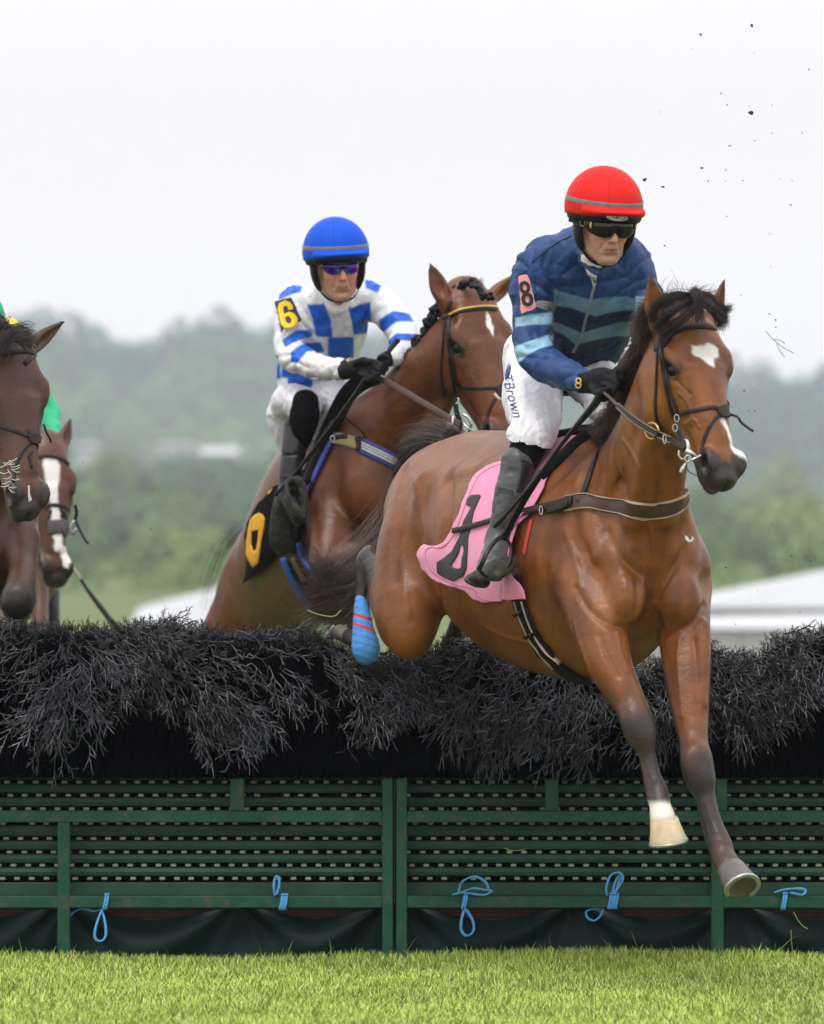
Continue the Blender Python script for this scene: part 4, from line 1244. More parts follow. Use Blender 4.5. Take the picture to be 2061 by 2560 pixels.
comb(tl, 380, .020, .0009, 12, 'tail', horse8, *M_tailc)
comb([tl[3], tl[4], tl[7], tl[5]], 150, .034, .0008, 13, 'tail', horse8, (.09, .06, .05), (.20, .13, .10))
# blue bandage on the trailing hind cannon
M_wrap = mat('blue_bandage', attr=True, rough=.75, var=.12, vscale=50, bump=.0012, bscale=180)
W = Model()
W.px([(897, 1482, -.15, 5, 8), (902, 1505, -.17, 14, 18), (906, 1550, -.195, 22, 25), (912, 1600, -.215, 31, 33), (916, 1625, -.22, 34, 35), (918, 1640, -.22, 20, 20)], RT8, .02)
Vw, Fw = W.mesh(.005, smooth=2)
Nw = vnormals(Vw, Fw); sp_ = ((Vw[:, 2] + .30 * Vw[:, 0] + .05 * Vw[:, 1]) * 38) % 1.0
Vw = (Vw + Nw * ((.0022 * (1 - sp_) + (fbm(Vw, 60, 2) - .5) * .003)[:, None])).astype(np.float32)
xx, yy, zz = Vw.T
zc = zz + .32 * (xx - P(905, 1500, -.17).x)
c = np.repeat(np.array([[.075, .26, .62]]), len(Vw), 0)
for zr in (vz(1548, -.18), vz(1572, -.18)):
    w_ = (1 - sstep(.004, .008, np.abs(zc - zr - .010)))
    c = blendc(c, (.55, .035, .05), w_)
c = c * (1 + .25 * (fbm(Vw, 25, 3)[:, None] - .5))
link('leg_bandage', raw_mesh('leg_bandage', Vw, Fw, col=c), M_wrap, horse8)
# white fleck on the breast
q, nn = hit(B8, 1720, 1345)
sheet('mud_fleck', [(1711, 1338), (1718, 1342), (1722, 1350), (1728, 1348), (1729, 1340), (1733, 1346), (1730, 1354), (1720, 1356), (1712, 1350)], B8, mat('white_fleck', (.7, .7, .7)), horse8, off=.004, th=.003, step=4)

# ------------------------------------------------------------------ bridle
br = empty('bridle', P(1720, 900, -2.4), 'dark leather bridle with crossed noseband on the leading bay', 'bridle', 'bridles')
def st8(nm, pts, w, m_=M_leather, par=None, **k): return strap(nm, pts, w, m_, par or br, B8, **k)
bb = st8('browband', [(1646, 874), (1660, 856), (1690, 830), (1725, 818), (1760, 815), (1790, 822), (1805, 833), (1811, 845)], 15, th=.006)
st8('cheekpiece', [(1650, 868), (1655, 900), (1661, 940), (1670, 985), (1680, 1025), (1687, 1050)], 9, th=.005, off=.002)
st8('cheekpiece', [(1655, 866), (1661, 900), (1669, 945), (1681, 985), (1692, 1018), (1698, 1040)], 7, th=.005, off=.005)
st8('throat_lash', [(1646, 874), (1644, 920), (1641, 980), (1640, 1020), (1645, 1055), (1658, 1078)], 8, th=.005)
st8('headpiece', [(1650, 872), (1652, 845), (1660, 815), (1672, 790)], 13, th=.005)
st8('keeper', [(1642, 870), (1652, 866), (1662, 862)], 20, th=.009)
st8('noseband', [(1696, 1038), (1720, 1030), (1755, 1023), (1785, 1019), (1808, 1026)], 11, th=.005)
st8('noseband', [(1808, 1034), (1785, 1050), (1768, 1080), (1758, 1110), (1755, 1140), (1758, 1162)], 9, th=.005)
st8('noseband', [(1808, 1022), (1826, 1026), (1836, 1035), (1842, 1050)], 10, th=.005)
st8('noseband', [(1815, 1036), (1826, 1045), (1834, 1058), (1838, 1075)], 9, th=.005)
sheet('noseband_disc', [(1793, 1026), (1801, 1015), (1812, 1012), (1826, 1018), (1832, 1030), (1828, 1042), (1815, 1046), (1803, 1044), (1795, 1036)], B8, M_leather, br, off=.010, th=.008, step=4)
strap('cheekpiece', [(1688, 1048, -2.47), (1694, 1070, -2.48), (1704, 1092, -2.49), (1710, 1112, -2.50)], 12, M_leather, br, B8, th=.006)
def strap3(nm, pts, w_, m_, par, ref, th=.004):
    c = crom(np.array([list(p) for p in pts]), 6); N = np.array([unit(q - ref) for q in c]); V, F = sweep(c, N, w_, th)
    return link(nm, raw_mesh(nm, V, F), m_, par)
ctr = f8.p(.33, 0, -.08)
strap3('strap_end', [f8.p(.31, .050, -.035), f8.p(.325, .074, -.075), P(1843, 1042, -2.44), P(1853, 1056, -2.44), P(1868, 1068, -2.44), P(1884, 1079, -2.44)], .009, M_leather, br, ctr)
strap3('noseband', [f8.p(.308, .052, -.030), f8.p(.312, .062, -.045), f8.p(.32, .072, -.075), f8.p(.36, .066, -.11), f8.p(.40, .045, -.145)], .014, M_leather, br, ctr, th=.005)
bit = Parts()
def bt(pts, r, closed=False, m_=M_steel):
    bit.add(*rope(crom(np.array([list(P(*p)) for p in pts]), 6), [v / 750 for v in np.interp(np.linspace(0, 1, (len(pts) - 1) * 6 + 1), np.linspace(0, 1, len(r)), r)], 10))
bt([(1712, 1098, -2.515), (1718, 1102, -2.53), (1721, 1118, -2.54), (1719, 1130, -2.54)], [3, 4, 5, 5])
bt([(1718, 1128, -2.54), (1730, 1134, -2.55), (1742, 1142, -2.545)], [9, 6, 3])
bt([(1698, 1127, -2.53), (1698, 1140, -2.53), (1706, 1148, -2.53), (1716, 1143, -2.54), (1719, 1132, -2.54)], [2.6, 3, 2.6])
bt([(1752, 1138, -2.54), (1738, 1146, -2.55), (1722, 1153, -2.55)], [3, 3])
bt([(1722, 1153, -2.55), (1714, 1160, -2.55), (1707, 1172, -2.55), (1703, 1182, -2.55)], [3, 3, 6, 5])
bit.build('bit', M_steel, br, smooth=True)
pr = Parts(); an = np.linspace(0, 6.283, 25)[:-1]
pr.add(*rope(np.array([list(P(1720 + 7 * math.cos(a), 1147 + 8 * math.sin(a), -2.555)) for a in an]), 2.6 / 750, 8, True)); pr.build('bit_ring', M_steel, br, smooth=True)
pr = Parts(); pr.add(*rope(crom(np.array([list(P(*p)) for p in [(1716, 1164, -2.5), (1722, 1178, -2.5), (1740, 1188, -2.49), (1754, 1190, -2.47)]]), 6), 1.3 / 750, 6)); pr.build('curb_cord', M_leather, br, smooth=True)
for x, y in ((1688, 1070), (1692, 1046)):
    pr = Parts(); pr.add(*rope(np.array([list(P(x + 6 * math.cos(a), y + 9 * math.sin(a), -2.525)) for a in an]), 1.2 / 750, 6, True)); pr.build('buckle', M_steel, br, smooth=True)
# reins and running ring
rn = empty('reins', P(1600, 1060, -2.3), 'dark leather reins from the red capped jockey to the bit', 'reins', 'reins')
strap('rein', [(1510, 981, -2.10), (1528, 997, -2.15), (1546, 1015, -2.2)], 7, M_leather2, rn, th=.005, wend=9)
strap('rein', [(1546, 1015, -2.2), (1570, 1038, -2.27), (1600, 1060, -2.34), (1640, 1083, -2.41), (1680, 1101, -2.47), (1714, 1122, -2.53)], 18, M_leather, rn, th=.006)
strap('rein_stitching', [(1548, 1010, -2.207), (1572, 1031, -2.278), (1602, 1053, -2.348), (1641, 1076, -2.418), (1680, 1094, -2.478)], 1.2, M_pale, rn, th=.007)
strap('rein_stitching', [(1545, 1022, -2.207), (1568, 1045, -2.278), (1598, 1067, -2.348), (1638, 1090, -2.418), (1678, 1108, -2.478)], 1.2, M_pale, rn, th=.007)
strap('keeper', [(1645, 1076, -2.43), (1642, 1086, -2.43), (1637, 1096, -2.43)], 6, M_leather, rn, th=.008)
pr = Parts(); pr.add(*rope(np.array([list(P(1630 + 17 * math.cos(a), 1077 + 20 * math.sin(a), -2.385 - .03 * math.cos(a))) for a in an]), 2.2 / 740, 8, True)); pr.build('ring', M_brass, rn, smooth=True)
pr = Parts(); pr.add(*rope(np.array([list(P(1662 + 4 * math.cos(a), 1098 + 11 * math.sin(a), -2.46)) for a in an]), 1.6 / 740, 8, True)); pr.build('buckle', M_steel, rn, smooth=True)
# breast girth and neck strap
bg = empty('breast_girth', P(1600, 1270, -2.1), 'brown breast girth with pale edges round the leading bay chest', 'breast girth', 'breast girths')
line = [(1418, 1262), (1455, 1255), (1500, 1258), (1550, 1266), (1600, 1273), (1645, 1275), (1685, 1265), (1710, 1248), (1721, 1228)]
strap('chest_band', line, 38, M_leather2, bg, B8, th=.008, off=.004, n=8)
for o_ in (-17.5, 17.5):
    strap('pale_edge', [(x, y + o_ * (1 if x < 1700 else .75)) for x, y in line], 2.2, M_pale, bg, B8, th=.010, off=.006, n=8)
strap('side_strap', [(1440, 1254), (1410, 1262), (1380, 1270), (1345, 1277), (1305, 1288), (1292, 1292)], 22, M_leather, bg, B8, th=.006, off=.018, wend=18)
strap('strap_tip', [(1432, 1262), (1405, 1275), (1384, 1283)], 18, M_leather, bg, B8, th=.006, off=.024)
pr = Parts(); q = hit(B8, 1353, 1276)[0]; pr.add(*rope(np.array([list(P(1353 + 4 * math.cos(a), 1276 + 11 * math.sin(a), q.y - .045)) for a in an]), 1.8 / 720, 8, True)); pr.build('buckle', M_steel, bg, smooth=True)
strap('neck_strap', [(1450, 1258), (1462, 1230), (1478, 1185), (1505, 1118), (1530, 1058), (1548, 1018), (1558, 990)], 14, M_leather, bg, B8, th=.006, off=.006)
# ================================================================== people
M_skin = mat('skin', attr=True, rough=.48, spec=.35, var=.11, vscale=90, bump=.0010, bscale=260, sub=.08)
M_jacket = mat('silks', attr=True, rough=.5, spec=.3, var=.10, vscale=18, bump=.003, bscale=45, bump2=.008, b2scale=17, sheen=.0)
M_breech = mat('white_breeches', attr=True, rough=.6, spec=.25, var=.04, vscale=20, bump=.003, bscale=36, bump2=.007, b2scale=13)
M_boot = mat('boot_leather', (.009, .009, .010), rough=.34, spec=.3, var=.3, vscale=30, bump=.0012, bscale=60, dirt=(.06, .06, .055), dirts=25, dirtamt=.5)
M_boot2 = mat('grey_boot_leather', (.065, .068, .076), rough=.42, spec=.45, var=.2, vscale=25, bump=.002, bscale=34, dirt=(.13, .13, .12), dirts=60, dirtamt=.4)
M_sock = mat('black_lycra', (.005, .005, .006), rough=.8, spec=.06)
M_sole = mat('muddy_sole', (.030, .028, .022), rough=.8, var=.4, vscale=45, bump=.004, bscale=80, dirt=(.12, .12, .075), dirts=26, dirtamt=.7)
M_glove = mat('black_glove', (.007, .007, .009), rough=.6, spec=.15, var=.3, vscale=60, bump=.0015, bscale=160)
M_shell = mat('black_helmet_shell', (.007, .007, .008), rough=.45, spec=.22, var=.2, vscale=60, bump=.0005, bscale=500)
M_lens = mat('dark_lens', (.003, .004, .005), rough=.06, spec=.45)
M_gold = mat('gold_print', (.65, .45, .08), rough=.4)
M_badge = mat('pale_badge', (.55, .56, .50), rough=.4)
M_reflect = mat('reflective_tape', (.17, .17, .18), rough=.35, var=.2, vscale=60)
M_whip = mat('black_whip', (.006, .006, .007), rough=.35, spec=.3, bump=.0008, bscale=500)

def human_head(M, f, wid=1.0):
    """f: frame with a = face forward, l = to the person's left, n = up; origin between the ears at eye level"""
    sc = f.sc
    def T(rows, k=.01, sub=False, lat=None): M.tube([(f.p(*r[:3]), r[3] * sc, (r[4] if len(r) > 4 else r[3]) * sc) for r in rows], f.L if lat is None else lat, k * sc, sub)
    def E(c, r, k=.015, sub=False): M.ell(f.p(*c), [q * sc for q in r], f.ax, k * sc, sub)
    E((-.012, 0, .025), (.096, .076, .092))
    E((.040, 0, -.030), (.056, .060, .080), .02)
    T([(.02, 0, -.03, .058, .05), (.045, 0, -.07, .046, .042), (.062, 0, -.100, .030, .022)], .02)
    E((.068, 0, -.108), (.020, .024, .016), .012)                    # chin
    for s in (-1, 1):
        E((.062, s * .040, -.026), (.024, .020, .018), .018)         # cheekbone
        T([(.0, s * .062, -.05, .014, .02), (.03, s * .05, -.085, .012, .014), (.058, s * .022, -.106, .012, .012)], .02)   # jawline
        E((.084, s * .031, .004), (.016, .017, .011), .010, True)    # eye hollow
        E((.071, s * .031, .003), (.013, .015, .011), .004)
        T([(.083, s * .014, .022, .006), (.084, s * .032, .026, .006), (.073, s * .048, .020, .005)], .012)
        E((.098, s * .011, -.038), (.010, .008, .007), .005)         # nostril wings
        E((.103, s * .006, -.0445), (.006, .0035, .004), .002, True)
        T([(.093, s * .019, -.036, .003), (.088, s * .029, -.056, .003), (.080, s * .031, -.070, .003)], .010, True)   # fold to the mouth
        E((.005, s * .075, -.01), (.018, .008, .030), .006)          # ear
    T([(.086, 0, .012, .008, .008), (.100, 0, -.010, .008, .009), (.113, 0, -.032, .011, .010)], .008)     # nose
    E((.112, 0, -.037), (.010, .011, .008), .006)
    T([(.084, -.024, -.067, .003), (.091, -.010, -.064, .0042), (.093, 0, -.065, .0038), (.091, .010, -.064, .0042), (.084, .024, -.067, .003)], .006)
    T([(.084, -.020, -.074, .003), (.090, -.008, -.0745, .0045), (.090, .008, -.0745, .0045), (.084, .020, -.074, .003)], .006)
    T([(.092, -.025, -.0695, .0018), (.103, 0, -.0685, .0022), (.092, .025, -.0695, .0018)], .003, True)
    E((.092, 0, -.091), (.012, .024, .004), .010, True)              # dip above the chin
def hframe(x, y, Y, yaw, pitch, roll, sc):
    """yaw to image right, pitch down, roll clockwise in the image; all degrees"""
    a, b, c = R(yaw), R(pitch), R(roll)
    fw = np.array([math.sin(a), -math.cos(a), 0]); lf = np.array([math.cos(a), math.sin(a), 0]); up = np.array([0, 0, 1.])
    fw2 = fw * math.cos(b) - up * math.sin(b); up2 = up * math.cos(b) + fw * math.sin(b)
    lf2 = lf * math.cos(c) - up2 * math.sin(c); up3 = up2 * math.cos(c) + lf * math.sin(c)
    f = Frame.__new__(Frame); f.wl = 1.0; f.O = np.array(list(P(x, y, Y))); f.A = fw2; f.L = lf2; f.N = up3; f.sc = sc
    return f
def skin_col(V, f, lips=(.42, .16, .13), base=(.56, .30, .21)):
    a, l, n = f.loc(V); nz = fbm(V, 60, 3) - .5
    C = np.repeat(np.array([base]), len(V), 0) * (1 + .18 * nz[:, None])
    q = (1 - sstep(.012, .035, np.sqrt((np.abs(l) - .040) ** 2 + (n + .035) ** 2))) * .35 * (a > .03); C = blendc(C, (.60, .22, .16), q)
    q = (1 - sstep(.006, .016, np.sqrt(l ** 2 + (n + .036) ** 2))) * .4 * (a > .09); C = blendc(C, (.62, .22, .17), q)
    q = sstep(.0, .02, -n - .045) * (a > .0) * .35; C = blendc(C, (.30, .18, .145), q)     # shaved beard area
    q = (1 - sstep(.8, 1.15, np.sqrt((l / .024) ** 2 + ((n + .070) / .0095) ** 2))) * (a > .075) * .6; C = blendc(C, lips, q)
    q = (1 - sstep(.8, 1.2, np.sqrt((l / .022) ** 2 + ((n + .0695) / .0022) ** 2))) * (a > .075) * .8; C = blendc(C, (.10, .03, .025), q)
    return C
def disc(nm, f, c, nrm, r1, r2, th, m_, parent, up=None, m=28):
    nrm = unit(nrm); u = unit(np.cross(nrm, [0.05, .02, 1])) if up is None else unit(up); v = np.cross(nrm, u)
    c = np.array(c); an = np.arange(m) / m * 2 * math.pi
    rows = [(0.001, 1), (.8, 1), (1, .6), (1, 0)]
    V = np.vstack([[c + nrm * th * h + (u * math.cos(a) * r1 + v * math.sin(a) * r2) * k for a in an] for k, h in rows])
    return link(nm, raw_mesh(nm, V, ring_faces(4, m)[:3 * m]), m_, parent)

def helmet(parent, f, col, peak_drop, name_parts, band=True, W_=.125):
    """skull cap in a silk cover, peaked rim, padded ear flaps, chin harness"""
    sc = f.sc; h = Model()
    def E(M, c, r, k=.01, sub=False): M.ell(f.p(*c), [q * sc for q in r], f.ax, k * sc, sub)
    E(h, (-.012, 0, .054), (.148, W_, .134))
    h.tube([(f.p(-.10, 0, .05), .09 * sc, .05 * sc), (f.p(-.12, 0, .015), .075 * sc, .03 * sc)], f.L, .03 * sc)     # back
    # front peak of the cover
    h.tube([(f.p(.085, -.098, .052), .010 * sc, .010 * sc), (f.p(.130, -.055, .056), .012 * sc, .007 * sc), (f.p(.142, 0, .058), .012 * sc, .006 * sc), (f.p(.130, .055, .056), .012 * sc, .007 * sc), (f.p(.085, .098, .052), .010 * sc, .010 * sc)], f.A, .02 * sc)
    h.ell(f.p(.06, 0, -.130), (.36 * sc, .30 * sc, .176 * sc), f.ax, .004, True)
    E(h, (-.008, 0, .012), (.118, .104, .09), .004, True)
    h.ell(f.p(-.012, 0, .181), (.011 * sc, .011 * sc, .006 * sc), f.ax, .004)
    V, F = h.mesh(.0042, smooth=1); a, l, n = f.loc(V)
    C = np.repeat(np.array([col]), len(V), 0)
    # sewn gores
    an = np.arctan2(l, a + .012); k = np.abs(((an + .26 + math.pi / 6) % (math.pi / 3)) - math.pi / 6) * np.hypot(a + .012, l)
    C = blendc(C, np.array(col) * .45, (1 - sstep(.0012, .0035, k)) * .5 * (n > .07))
    me = raw_mesh('helmet_cover', V, F, col=C)
    cov = link('helmet_cover', me, mat('helmet_silk', attr=True, rough=.55, spec=.15, var=.06, vscale=30, bump=.0005, bscale=500), parent)
    bv = bvh_of(V, F)
    if band:
        Q = []; N = []
        for t in np.linspace(-1.75, 1.75, 60):
            p = f.p(-.012 + .30 * math.cos(t), .30 * math.sin(t), .077 + .004 * math.cos(t)); d = f.p(-.012, 0, .077) - p
            r = bv.ray_cast(Vector(p), Vector(d).normalized())
            if r[0]: Q.append(list(r[0])); N.append(list(-Vector(d).normalized()))
        V2, F2 = sweep(Q, N, .0165 * sc, .002); link('tape_band', raw_mesh('tape_band', V2, F2), M_reflect, cov)
    # black shell edge below the cover
    g = Model()
    E(g, (-.010, 0, .045), (.136, .119, .11)); g.ell(f.p(.06, 0, -.150), (.36 * sc, .3 * sc, .178 * sc), f.ax, .004, True)
    g.ell(f.p(0, 0, .205), (.3 * sc, .3 * sc, .160 * sc), f.ax, .004, True)
    E(g, (-.008, 0, .02), (.112, .098, .12), .004, True)
    g.tube([(f.p(.07, -.092, .036), .011 * sc, .018 * sc), (f.p(.115, -.052, .040), .011 * sc, .017 * sc), (f.p(.129, 0, .042), .011 * sc, .016 * sc), (f.p(.115, .052, .040), .011 * sc, .017 * sc), (f.p(.07, .092, .036), .011 * sc, .018 * sc)], f.A, .01 * sc)
    for s in (-1, 1):
        g.tube([(f.p(.01, s * .096, .03), .030 * sc, .010 * sc), (f.p(.012, s * .092, -.015), .032 * sc, .013 * sc), (f.p(.016, s * .084, -.055), .026 * sc, .012 * sc), (f.p(.022, s * .074, -.080), .014 * sc, .008 * sc)], f.A, .012 * sc)
    V, F = g.mesh(.0042, smooth=1); link('helmet_shell', raw_mesh('helmet_shell', V, F), M_shell, parent)
    for s in (-1, 1):
        pts = crom(np.array([f.p(.02, s * .078, -.07), f.p(.036, s * .066, -.095), f.p(.05, s * .040, -.118), f.p(.056, 0, -.128)]), 6)
        N = np.array([unit(p - f.p(.0, 0, -.03)) for p in pts]); V, F = sweep(pts, N, .016 * sc, .003)
        link('chin_strap', raw_mesh('chin_strap', V, F), M_black, parent)
    return cov

def fingers(M, rows, k=.004):
    for r in rows: M.px(r, (0, 0, 1), k, n=5)

# ------------------------------------------------------------------ jockey in the red cap
p8 = empty('person', P(1430, 900, -1.4), 'jockey in a red cap, dark goggles and navy silks with light blue hoops', 'person', 'jockeys')
hf = hframe(1512, 548, -1.90, 19, 13, 1, 1.06)
hf.O = np.array(list(P(1509, 560, -1.86)))
LT = np.array([.93, .36, 0])
body = Model()
human_head(body, hf)
body.px([(1500, 628, -1.72, 34, 36), (1492, 655, -1.58, 38, 38), (1482, 720, -1.44, 90, 50), (1462, 800, -1.33, 96, 66), (1430, 890, -1.15, 85, 66), (1395, 930, -1.05, 70, 60)], LT, .04)
body.px([(1400, 680, -1.55, 44, 40), (1350, 700, -1.55, 38, 38), (1326, 790, -1.56, 34, 34), (1342, 885, -1.62, 30, 30), (1400, 935, -1.78, 22, 22), (1460, 950, -1.92, 18, 18)], LT, .02)
body.px([(1555, 680, -1.48, 40, 36), (1590, 715, -1.46, 32, 32), (1612, 800, -1.5, 28, 28), (1612, 880, -1.62, 24, 24), (1570, 930, -1.8, 20, 20)], LT, .02)
body.px([(1360, 880, -1.08, 60, 60), (1335, 970, -1.3, 50, 50), (1340, 1080, -1.48, 38, 38), (1290, 1190, -1.42, 28, 28), (1255, 1310, -1.3, 18, 18)], LT, .02)
body.px([(1450, 900, -1.05, 60, 60), (1510, 970, -1.3, 46, 46), (1560, 1050, -1.5, 34, 34), (1600, 1200, -1.3, 26, 26), (1600, 1330, -1.2, 18, 18)], LT, .02)
hl = hf.O - .17; hh_ = hf.O + .17
Vb, Fb = body.mesh(.009, [(hl, hh_, .0030)], smooth=1)
link('body', raw_mesh('body', Vb, Fb, col=skin_col(Vb, hf)), M_skin, p8)
helmet(p8, hf, (.62, .012, .010), 0, None)
# goggles
gg = Model()
gt = lambda M, rows, k=.01, sub=False: M.tube([(hf.p(*r[:3]), r[3], r[4]) for r in rows], hf.N, k, sub)
gt(gg, [(.058, -.074, .008, .024, .014), (.088, -.054, .003, .032, .016), (.107, -.026, .001, .032, .013), (.112, 0, .012, .018, .010), (.107, .026, .001, .032, .013), (.088, .054, .003, .032, .016), (.058, .074, .008, .024, .014)], .008)
Vg, Fg = gg.mesh(.003, smooth=2); gog = link('goggles', raw_mesh('goggles', Vg, Fg), M_lens, p8)
for s in (-1, 1):
    disc('vent', hf, hf.p(.084, s * .076, .008), hf.A * .55 + hf.L * s * .85, .0105, .0145, .003, M_gold, gog, up=hf.A)
    pts = crom(np.array([hf.p(.066, s * .074, .010), hf.p(.03, s * .100, .012), hf.p(-.03, s * .108, .010)]), 6)
    N = np.array([unit(hf.L * s)] * len(pts)); V, F = sweep(pts, N, .024, .003); link('strap', raw_mesh('strap', V, F), M_black, gog)
pr = Parts(); q = [hf.p(.052 + .008 * sx, -.094 + .004 * sx, .012 + .012 * sz) for sx, sz in ((-1, -1), (1, -1), (1, 1), (-1, 1))]
pr.add(*rope(crom(np.array(q + [q[0]]), 5)[:-1], .0012, 6, True)); pr.build('buckle', M_brass, gog, smooth=True)
# badge on the peak, with its lettering
Vh = bpy.data.objects['helmet_shell'].data
def mesh_np(me):
    V = np.empty(len(me.vertices) * 3, np.float32); me.vertices.foreach_get('co', V); V = V.reshape(-1, 3)
    F = [tuple(p.vertices) for p in me.polygons]; return V, F
def text_mesh(txt, size, bold=0.0, shear=0.0):
    c = bpy.data.curves.new('writing', 'FONT'); c.body = txt; c.size = size; c.align_x = 'CENTER'; c.align_y = 'CENTER'; c.offset = bold; c.shear = shear; c.resolution_u = 4
    o = bpy.data.objects.new('writing', c); COL.objects.link(o); bpy.context.view_layer.update()
    me = bpy.data.meshes.new_from_object(o.evaluated_get(bpy.context.evaluated_depsgraph_get()))
    V, F = mesh_np(me); bpy.data.objects.remove(o); bpy.data.curves.remove(c); bpy.data.meshes.remove(me)
    return V, F
def text_on(nm, txt, x, y, px_h, ang, b, m_, parent, off=.003, bold=0.0, shear=0.0, Yd=-1.5, sx=1.0, maxseg=3.0):
    V, F = text_mesh(txt, 1.0, bold, shear)
    import bmesh
    bm = bmesh.new(); vs = [bm.verts.new(v) for v in V]
    for f_ in F:
        try: bm.faces.new([vs[i] for i in f_])
        except ValueError: pass
    bmesh.ops.triangulate(bm, faces=bm.faces)
    bmesh.ops.subdivide_edges(bm, edges=[e for e in bm.edges if e.calc_length() * px_h > maxseg * 2], cuts=2, use_grid_fill=False)
    bmesh.ops.triangulate(bm, faces=bm.faces)
    c, s_ = math.cos(ang), math.sin(ang)
    for v in bm.verts:
        u, w_ = v.co.x * px_h * sx, v.co.y * px_h
        q, n = hit(b, x + u * c + w_ * s_, y + u * s_ - w_ * c, Yd)
        v.co = q + n * off
    me = bpy.data.meshes.new(nm); bm.to_mesh(me); bm.free()
    return link(nm, me, m_, parent)
hs = [o for o in p8.children if o.name.startswith('helmet_shell')][0]
Vs_, Fs_ = mesh_np(hs.data); bsh = bvh_of(Vs_, Fs_)
sheet('badge', [(1516 + 27 * math.cos(a) * (1 if abs(math.cos(a)) < .8 else .97) + 27, 544 + 7.5 * math.sin(a) + 2.2 * math.cos(a)) for a in np.linspace(0, 6.283, 25)[:-1]], bsh, M_badge, hs, off=.003, th=.002, step=4, Yd=-2.0)
text_on('badge_lettering', 'CHAMPION', 1543, 544, 9.5, .08, bsh, M_black, hs, off=.0045, bold=.012, Yd=-2.0, sx=.88)

# jacket
J = Model()
J.px([(1420, 905, -1.13, 96, 82), (1440, 860, -1.20, 118, 92), (1456, 800, -1.30, 126, 100), (1468, 735, -1.42, 134, 102), (1478, 680, -1.50, 140, 88), (1486, 632, -1.56, 112, 66), (1494, 608, -1.62, 62, 50)], LT, .05)
J.px([(1420, 640, -1.55, 60, 50), (1362, 660, -1.55, 62, 58), (1334, 720, -1.55, 54, 56), (1328, 790, -1.56, 48, 50), (1330, 850, -1.59, 45, 46), (1348, 898, -1.66, 46, 42), (1390, 928, -1.75, 38, 36), (1432, 942, -1.85, 31, 30), (1452, 948, -1.90, 28, 27)], LT, .04)
J.px([(1535, 650, -1.5, 58, 50), (1580, 668, -1.46, 52, 52), (1604, 725, -1.46, 45, 48), (1618, 800, -1.5, 42, 44), (1618, 860, -1.58, 38, 38), (1600, 905, -1.72, 32, 32), (1570, 925, -1.82, 26, 26)], LT, .04)
# collar, folds pulled from armpit and hem
J.px([(1452, 622, -1.66, 12, 12), (1462, 655, -1.74, 10, 13), (1490, 682, -1.79, 9, 12), (1520, 672, -1.78, 9, 12), (1540, 640, -1.70, 10, 12)], LT, .02)
Vj, Fj = J.mesh(.0052, smooth=1)
Nj = vnormals(Vj, Fj)
def creases(V, N, focus, amp, seed, freq=1.0):
    """cloth creases: ridges fanning from pull points plus broad slack folds"""
    w = np.stack([vnoise(V, 5, seed + i) - .5 for i in range(3)], 1) * .10
    Q = V + w; o = (fbm(Q, 11 * freq, 3, seed) - .5) * amp * 2.2
    for (c, ax_, r) in focus:
        c = np.array(list(c)); d = Q - c; ax_ = unit(ax_)
        u = unit(np.cross(ax_, [0, -1, .15])); an = np.arctan2(d @ u, np.abs(d @ ax_) + .05); rr = np.linalg.norm(d, axis=1)
        o = o + amp * (np.abs(np.sin(an * 6.5 * freq + seed)) ** .7 - .6) * np.exp(-(rr / r) ** 2) * 1.1
    r_ = 1 - np.abs(2 * vnoise(Q * [1.3, 1.3, .55], 15 * freq, seed + 9) - 1)
    return o + amp * .9 * r_ ** 4
fold = creases(Vj, Nj, [(P(1385, 720, -1.65), (1, 0, -.5), .16), (P(1590, 720, -1.6), (-1, 0, -.5), .15), (P(1340, 890, -1.7), (1, 0, -.3), .12), (P(1440, 890, -1.4), (.6, 0, 1), .14), (P(1330, 660, -1.6), (.2, 0, -1), .12), (P(1440, 945, -1.9), (-1, 0, .25), .09)], .0105, 3)
fold = fold * (1 - .7 * (1 - sstep(.03, .09, np.linalg.norm(Vj - np.array(list(P(1498, 640, -1.7))), axis=1))))
Vj = (Vj + Nj * fold[:, None]).astype(np.float32)
Vj, Fj2 = Vj, Fj
Bj = bvh_of(Vj, Fj)
NAVY, BLUE, LB = (.007, .020, .066), (.017, .052, .165), (.27, .46, .60)
